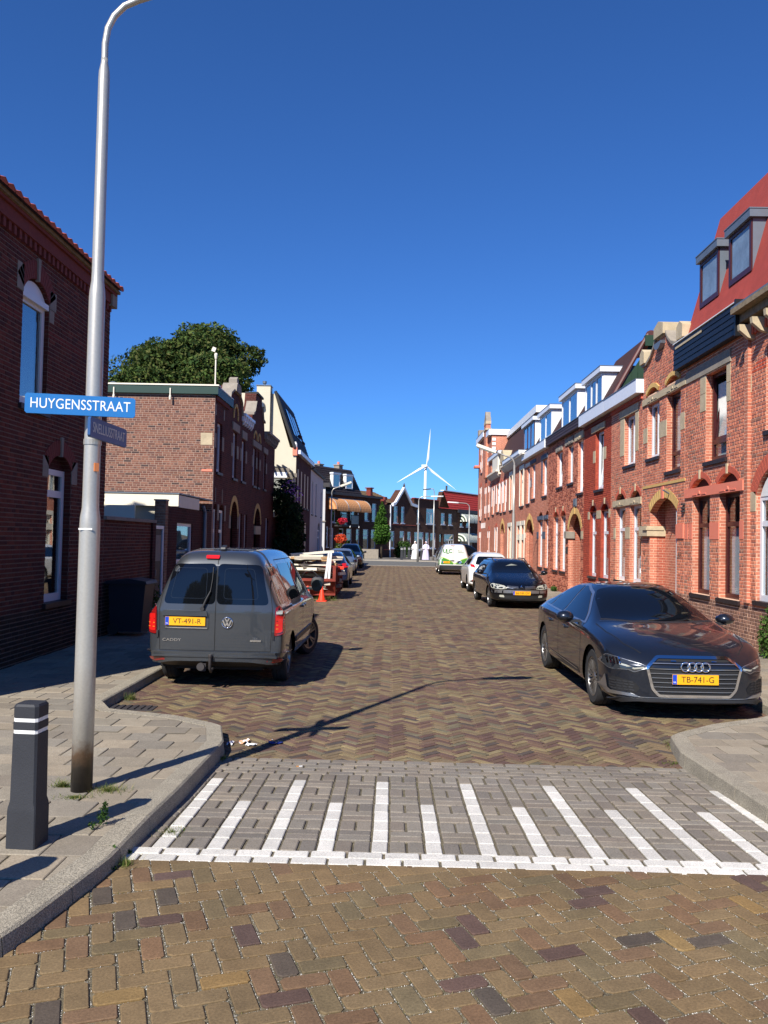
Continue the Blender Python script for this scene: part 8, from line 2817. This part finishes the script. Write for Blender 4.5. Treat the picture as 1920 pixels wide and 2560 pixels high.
# wheeled bin in the shade beside the alley wall
t = thing('wheelie_bin', 'dark blue wheeled bin in the shade by the garden wall', 'bin', (-4.55, 14.6, .12))
M['binblue'] = mat('bin_blue', S(28, 36, 54, .6), .5, var=.1)
MB().prism([(-4.83, .18), (-4.3, .18), (-4.24, 1.0), (-4.88, 1.0)], 14.3, 14.85, axis='y').build('body', ['binblue'], t)
MB().prism([(-4.92, 1.0), (-4.2, 1.0), (-4.22, 1.05), (-4.5, 1.09), (-4.9, 1.05)], 14.24, 14.9, axis='y').build('lid', ['binblue'], t)
for y_ in (14.32, 14.8):
    MB().lathe([(0, -.03), (.1, -.03), (.1, .03), (0, .03)], 14, (-4.78, y_, .22), axis='y').build('wheel', ['trim'], t)
bush('alley_weed', 'dark weeds in the shade beside the blue bin', 'weed', [(-4.4, 15.3, .5, .25, .3, .4)], 1500, .04, CG, (-4.4, 15.3, .12), stems=False)

# bicycle-like black stand by the wall and ornamental iron
t = thing('bicycle', 'black bicycle leaning on the brick wall behind the white crossover', 'bicycle', (5.7, 45.4, .12))
for y_ in (44.9, 45.95):
    mb = MB(); torus(mb, (5.75, y_, .46), .32, .018, n=28, k=6)
    w_ = mb.build('wheel', ['trim'], t, smooth=True)
mb = MB()
for a_, b_ in (((5.75, 44.9, .46), (5.75, 45.25, .85)), ((5.75, 45.25, .85), (5.75, 45.8, .9)), ((5.75, 45.95, .46), (5.75, 45.8, 1.0)), ((5.75, 45.35, .42), (5.75, 45.8, .85)), ((5.75, 45.35, .42), (5.75, 45.2, .95)), ((5.75, 44.9, .46), (5.75, 45.35, .42))):
    mb.tube([a_, b_], .018, 6)
mb.build('frame', ['trim'], t)
MB().tube([(5.5, 45.75, 1.1), (5.75, 45.82, 1.06), (6.0, 45.75, 1.1)], .016, 6).build('handlebar', ['trim'], t)
MB().obox((5.75, 45.18, .98), (.14, .26, .05), 0).build('saddle', ['trim'], t)

# ------------------------------------------------------------------ people
M['skin'] = mat('skin', S(196, 140, 112, .85), .5, var=.05)
M['hair'] = mat('dark_hair', (.02, .014, .01), .6, var=0)
M['robe'] = mat('white_robe', S(214, 206, 226, .9), .8, var=.1, scale=3)
M['robe2'] = mat('plain_white_robe', S(236, 234, 230, .9), .8, var=.08, scale=3)
M['jacket'] = mat('black_jacket', (.02, .02, .022), .7, var=.2)
def skin_body(joints, edges, radii, m, parent, name='body', levels=2):
    me = bpy.data.meshes.new('tmp')
    me.from_pydata(joints, edges, [])
    o = bpy.data.objects.new('tmp', me)
    COL.objects.link(o)
    md = o.modifiers.new('skin', 'SKIN')
    for i, r_ in enumerate(radii):
        me.skin_vertices[0].data[i].radius = (r_[0], r_[1]) if isinstance(r_, tuple) else (r_, r_)
    me.skin_vertices[0].data[0].use_root = True
    s_ = o.modifiers.new('sub', 'SUBSURF'); s_.levels = s_.render_levels = levels
    bpy.context.view_layer.update()
    me2 = bpy.data.meshes.new_from_object(o.evaluated_get(bpy.context.evaluated_depsgraph_get()))
    bpy.data.objects.remove(o); bpy.data.meshes.remove(me)
    me2.materials.clear(); me2.materials.append(M[m])
    me2.polygons.foreach_set('use_smooth', [True] * len(me2.polygons))
    return obj(name, me2, parent)
def head(parent, c, face, r=.1, hair='hair', scarf=None):
    """egg shaped head with nose, ears and hair; face = horizontal direction it looks"""
    f = Vector((face[0], face[1], 0)).normalized(); s_ = Vector((-f.y, f.x, 0))
    vs, fs = [], []
    n, mrings = 14, 9
    for i in range(mrings):
        ph = math.pi * (i + .5) / mrings
        for k in range(n):
            t_ = 2 * math.pi * k / n
            fx, sy, z_ = math.sin(ph) * math.cos(t_), math.sin(ph) * math.sin(t_), math.cos(ph)
            jaw = 1 - .22 * max(0, -z_)
            bump = .16 if (abs(sy) < .3 and fx > .6 and -.3 < z_ < .15) else 0
            q = Vector(c) + f * (fx * r * (.98 * jaw + bump)) + s_ * (sy * r * .78 * jaw) + Vector((0, 0, z_ * r * 1.22))
            vs.append(tuple(q))
    fs = [(i * n + k, i * n + (k + 1) % n, (i + 1) * n + (k + 1) % n, (i + 1) * n + k) for i in range(mrings - 1) for k in range(n)] + [tuple(range(n)), tuple(range((mrings - 1) * n, mrings * n))]
    h_ = MB().add(vs, fs).build('head', ['skin'], parent, smooth=True)
    hv, hf = [], []
    for i in range(6):
        ph = math.pi * .62 * i / 5
        for k in range(n):
            t_ = 2 * math.pi * k / n
            fx, sy, z_ = math.sin(ph) * math.cos(t_), math.sin(ph) * math.sin(t_), math.cos(ph)
            if fx > .3 and z_ < .45: z_ = .45 + .3 * (z_ - .45) * 0
            q = Vector(c) + f * (fx * r * 1.04 - (.015 if fx > .3 and z_ <= .46 else 0)) + s_ * (sy * r * .86) + Vector((0, 0, z_ * r * 1.28))
            hv.append(tuple(q))
    hf = [(i * n + k, i * n + (k + 1) % n, (i + 1) * n + (k + 1) % n, (i + 1) * n + k) for i in range(5) for k in range(n)] + [tuple(range(n))]
    MB().add(hv, hf).build('hair' if not scarf else 'headscarf', [scarf or hair], parent, smooth=True)
    return h_
def robed(label, x, y, z, m, face, hands=True):
    t = thing('person', label, 'person', (x, y, z))
    K = 1.56
    J = [(x, y, z + .95), (x, y, z + 1.12), (x, y, z + 1.3), (x, y, z + 1.42), (x - .19, y, z + 1.3), (x - .24, y - .03, z + 1.06), (x - .14, y - .2, z + .98), (x + .19, y, z + 1.3), (x + .24, y - .03, z + 1.06), (x + .14, y - .2, z + .98),
         (x - .1, y, z + .9), (x - .11, y, z + .5), (x - .11, y, z + .06), (x - .11, y - .12, z + .03), (x + .1, y, z + .9), (x + .11, y, z + .5), (x + .11, y, z + .06), (x + .11, y - .12, z + .03)]
    E_ = [(0, 1), (1, 2), (2, 3), (2, 4), (4, 5), (5, 6), (2, 7), (7, 8), (8, 9), (0, 10), (10, 11), (11, 12), (12, 13), (0, 14), (14, 15), (15, 16), (16, 17)]
    R_ = [.13, .13, .13, .055, .06, .045, .035, .06, .045, .035, .09, .06, .045, .04, .09, .06, .045, .04]
    skin_body(J, E_, R_, 'skin', t)
    # long robe
    vs, fs, n = [], [], 24
    prof = [(.30, .06), (.27, .4), (.22, .8), (.19, 1.05), (.20, 1.28), (.14, 1.4), (.07, 1.45)]
    for r_, h_ in prof:
        for k in range(n):
            a = 2 * math.pi * k / n
            w = 1 + .07 * math.sin(a * 6) * (1.4 - h_)
            vs.append((x + r_ * w * math.cos(a) * 1.1, y + r_ * w * math.sin(a) * .85, z + h_))
    fs = [(i * n + k, i * n + (k + 1) % n, (i + 1) * n + (k + 1) % n, (i + 1) * n + k) for i in range(len(prof) - 1) for k in range(n)]
    MB().add(vs, fs).build('robe', [m], t, smooth=True)
    for sd in (-1, 1):
        MB().tube([(x + sd * .18, y, z + 1.33), (x + sd * .26, y - .03, z + 1.06), (x + sd * .15, y - .18, z + .99)], [.075, .075, .065], 10).build('sleeve', [m], t, smooth=True)
    head(t, (x, y - .01, z + 1.56), face, .1, scarf=m)
    return t
robed('person in a pale lavender-white robe and headscarf standing beside the delivery van, far pavement', 2.92, 73.2, .1, 'robe', (-1, -.4))
robed('person in a plain white robe between the far bollards, left of the lavender one', 2.0, 74.4, .1, 'robe2', (1, -.6))

# rider on a white scooter
t = thing('person', 'rider in a black jacket sitting on the white scooter', 'person', (-5.25, 60.6, 0))
X, Y = -5.25, 60.6
J = [(X + .12, Y, .86), (X + .06, Y, 1.08), (X - .02, Y, 1.28), (X - .04, Y, 1.42), (X - .03, Y - .19, 1.28), (X - .25, Y - .22, 1.06), (X - .5, Y - .2, 1.08), (X - .03, Y + .19, 1.28), (X - .25, Y + .22, 1.06), (X - .5, Y + .2, 1.08),
     (X + .1, Y - .1, .84), (X - .3, Y - .13, .84), (X - .32, Y - .13, .42), (X - .45, Y - .13, .36), (X + .1, Y + .1, .84), (X - .3, Y + .13, .84), (X - .32, Y + .13, .42), (X - .45, Y + .13, .36)]
E_ = [(0, 1), (1, 2), (2, 3), (2, 4), (4, 5), (5, 6), (2, 7), (7, 8), (8, 9), (0, 10), (10, 11), (11, 12), (12, 13), (0, 14), (14, 15), (15, 16), (16, 17)]
skin_body(J, E_, [.15, .15, .15, .06, .075, .055, .042, .075, .055, .042, .1, .075, .055, .05, .1, .075, .055, .05], 'jacket', t)
head(t, (X - .08, Y, 1.56), (-1, -.1), .105)
for sd in (-1, 1):
    MB().tube([(X - .49, Y + sd * .2, 1.08), (X - .57, Y + sd * .19, 1.07)], [.036, .03], 8).build('hand', ['skin'], t, smooth=True)
t = thing('scooter', 'white scooter with tall clear windscreen on the crossing road', 'scooter', (-5.3, 60.6, 0))
for x in (X - .75, X + .55):
    mb = MB(); torus(mb, (0, 0, 0), .21, .055, n=24, k=8)
    mb.build('wheel', ['tyre'], t, Matrix.Translation((x, Y, .265)) @ Matrix.Rotation(math.pi / 2, 4, 'Z'), smooth=True)
MB().prism([(X - .6, .3), (X + .0, .3), (X + .75, .35), (X + .82, .6), (X + .7, .78), (X + .1, .76), (X - .05, .45), (X - .42, .45), (X - .52, 1.0), (X - .66, 1.02), (X - .78, .6)], Y - .16, Y + .16).build('body', ['paint_white'], t, smooth=30)
MB().prism([(X - .02, .76), (X + .72, .78), (X + .7, .86), (X + .0, .84)], Y - .14, Y + .14).build('saddle', ['trim'], t)
MB().tube([(X - .58, Y - .3, 1.08), (X - .62, Y, 1.04), (X - .58, Y + .3, 1.08)], .018, 8).build('handlebar', ['trim'], t)
MB().prism([(X - .68, 1.0), (X - .66, 1.0), (X - .42, 1.52), (X - .44, 1.53)], Y - .2, Y + .2).build('windscreen', ['pane'], t)
MB().box(X + .6, X + .95, Y - .17, Y + .17, .86, 1.15).build('top_box', ['reddark'], t)
MB().lathe([(0, -.02), (.07, -.02), (.06, .02), (0, .02)], 12, (X - .76, Y, .85), axis='x').build('headlight', ['clearlens'], t)
# trees standing behind the viewer: they show in the van's rear window
src = bpy.data.objects['crown'].data
for i, (tx, ty, k_, lab) in enumerate(((-13.0, -26, .85, 'dark tree behind the viewer, seen reflected at the left of the van window'), (-5.0, -40, .8, 'tree behind the viewer, reflected in the middle of the van window'), (4.0, -34, .7, 'tree behind the viewer, reflected at the right of the van window'))):
    t = thing('broadleaf_tree', lab, 'tree', (tx, ty, 0))
    MB().tube([(tx, ty, -.1), (tx + .1, ty, 3), (tx, ty, 6.5)], [.4, .3, .2], 8).build('trunk', ['bark'], t, smooth=True)
    obj('crown', src, t, Matrix.Translation((tx, ty, 0)) @ Matrix.Scale(k_, 4) @ Matrix.Translation((11.7, -45.5, -1.5)))
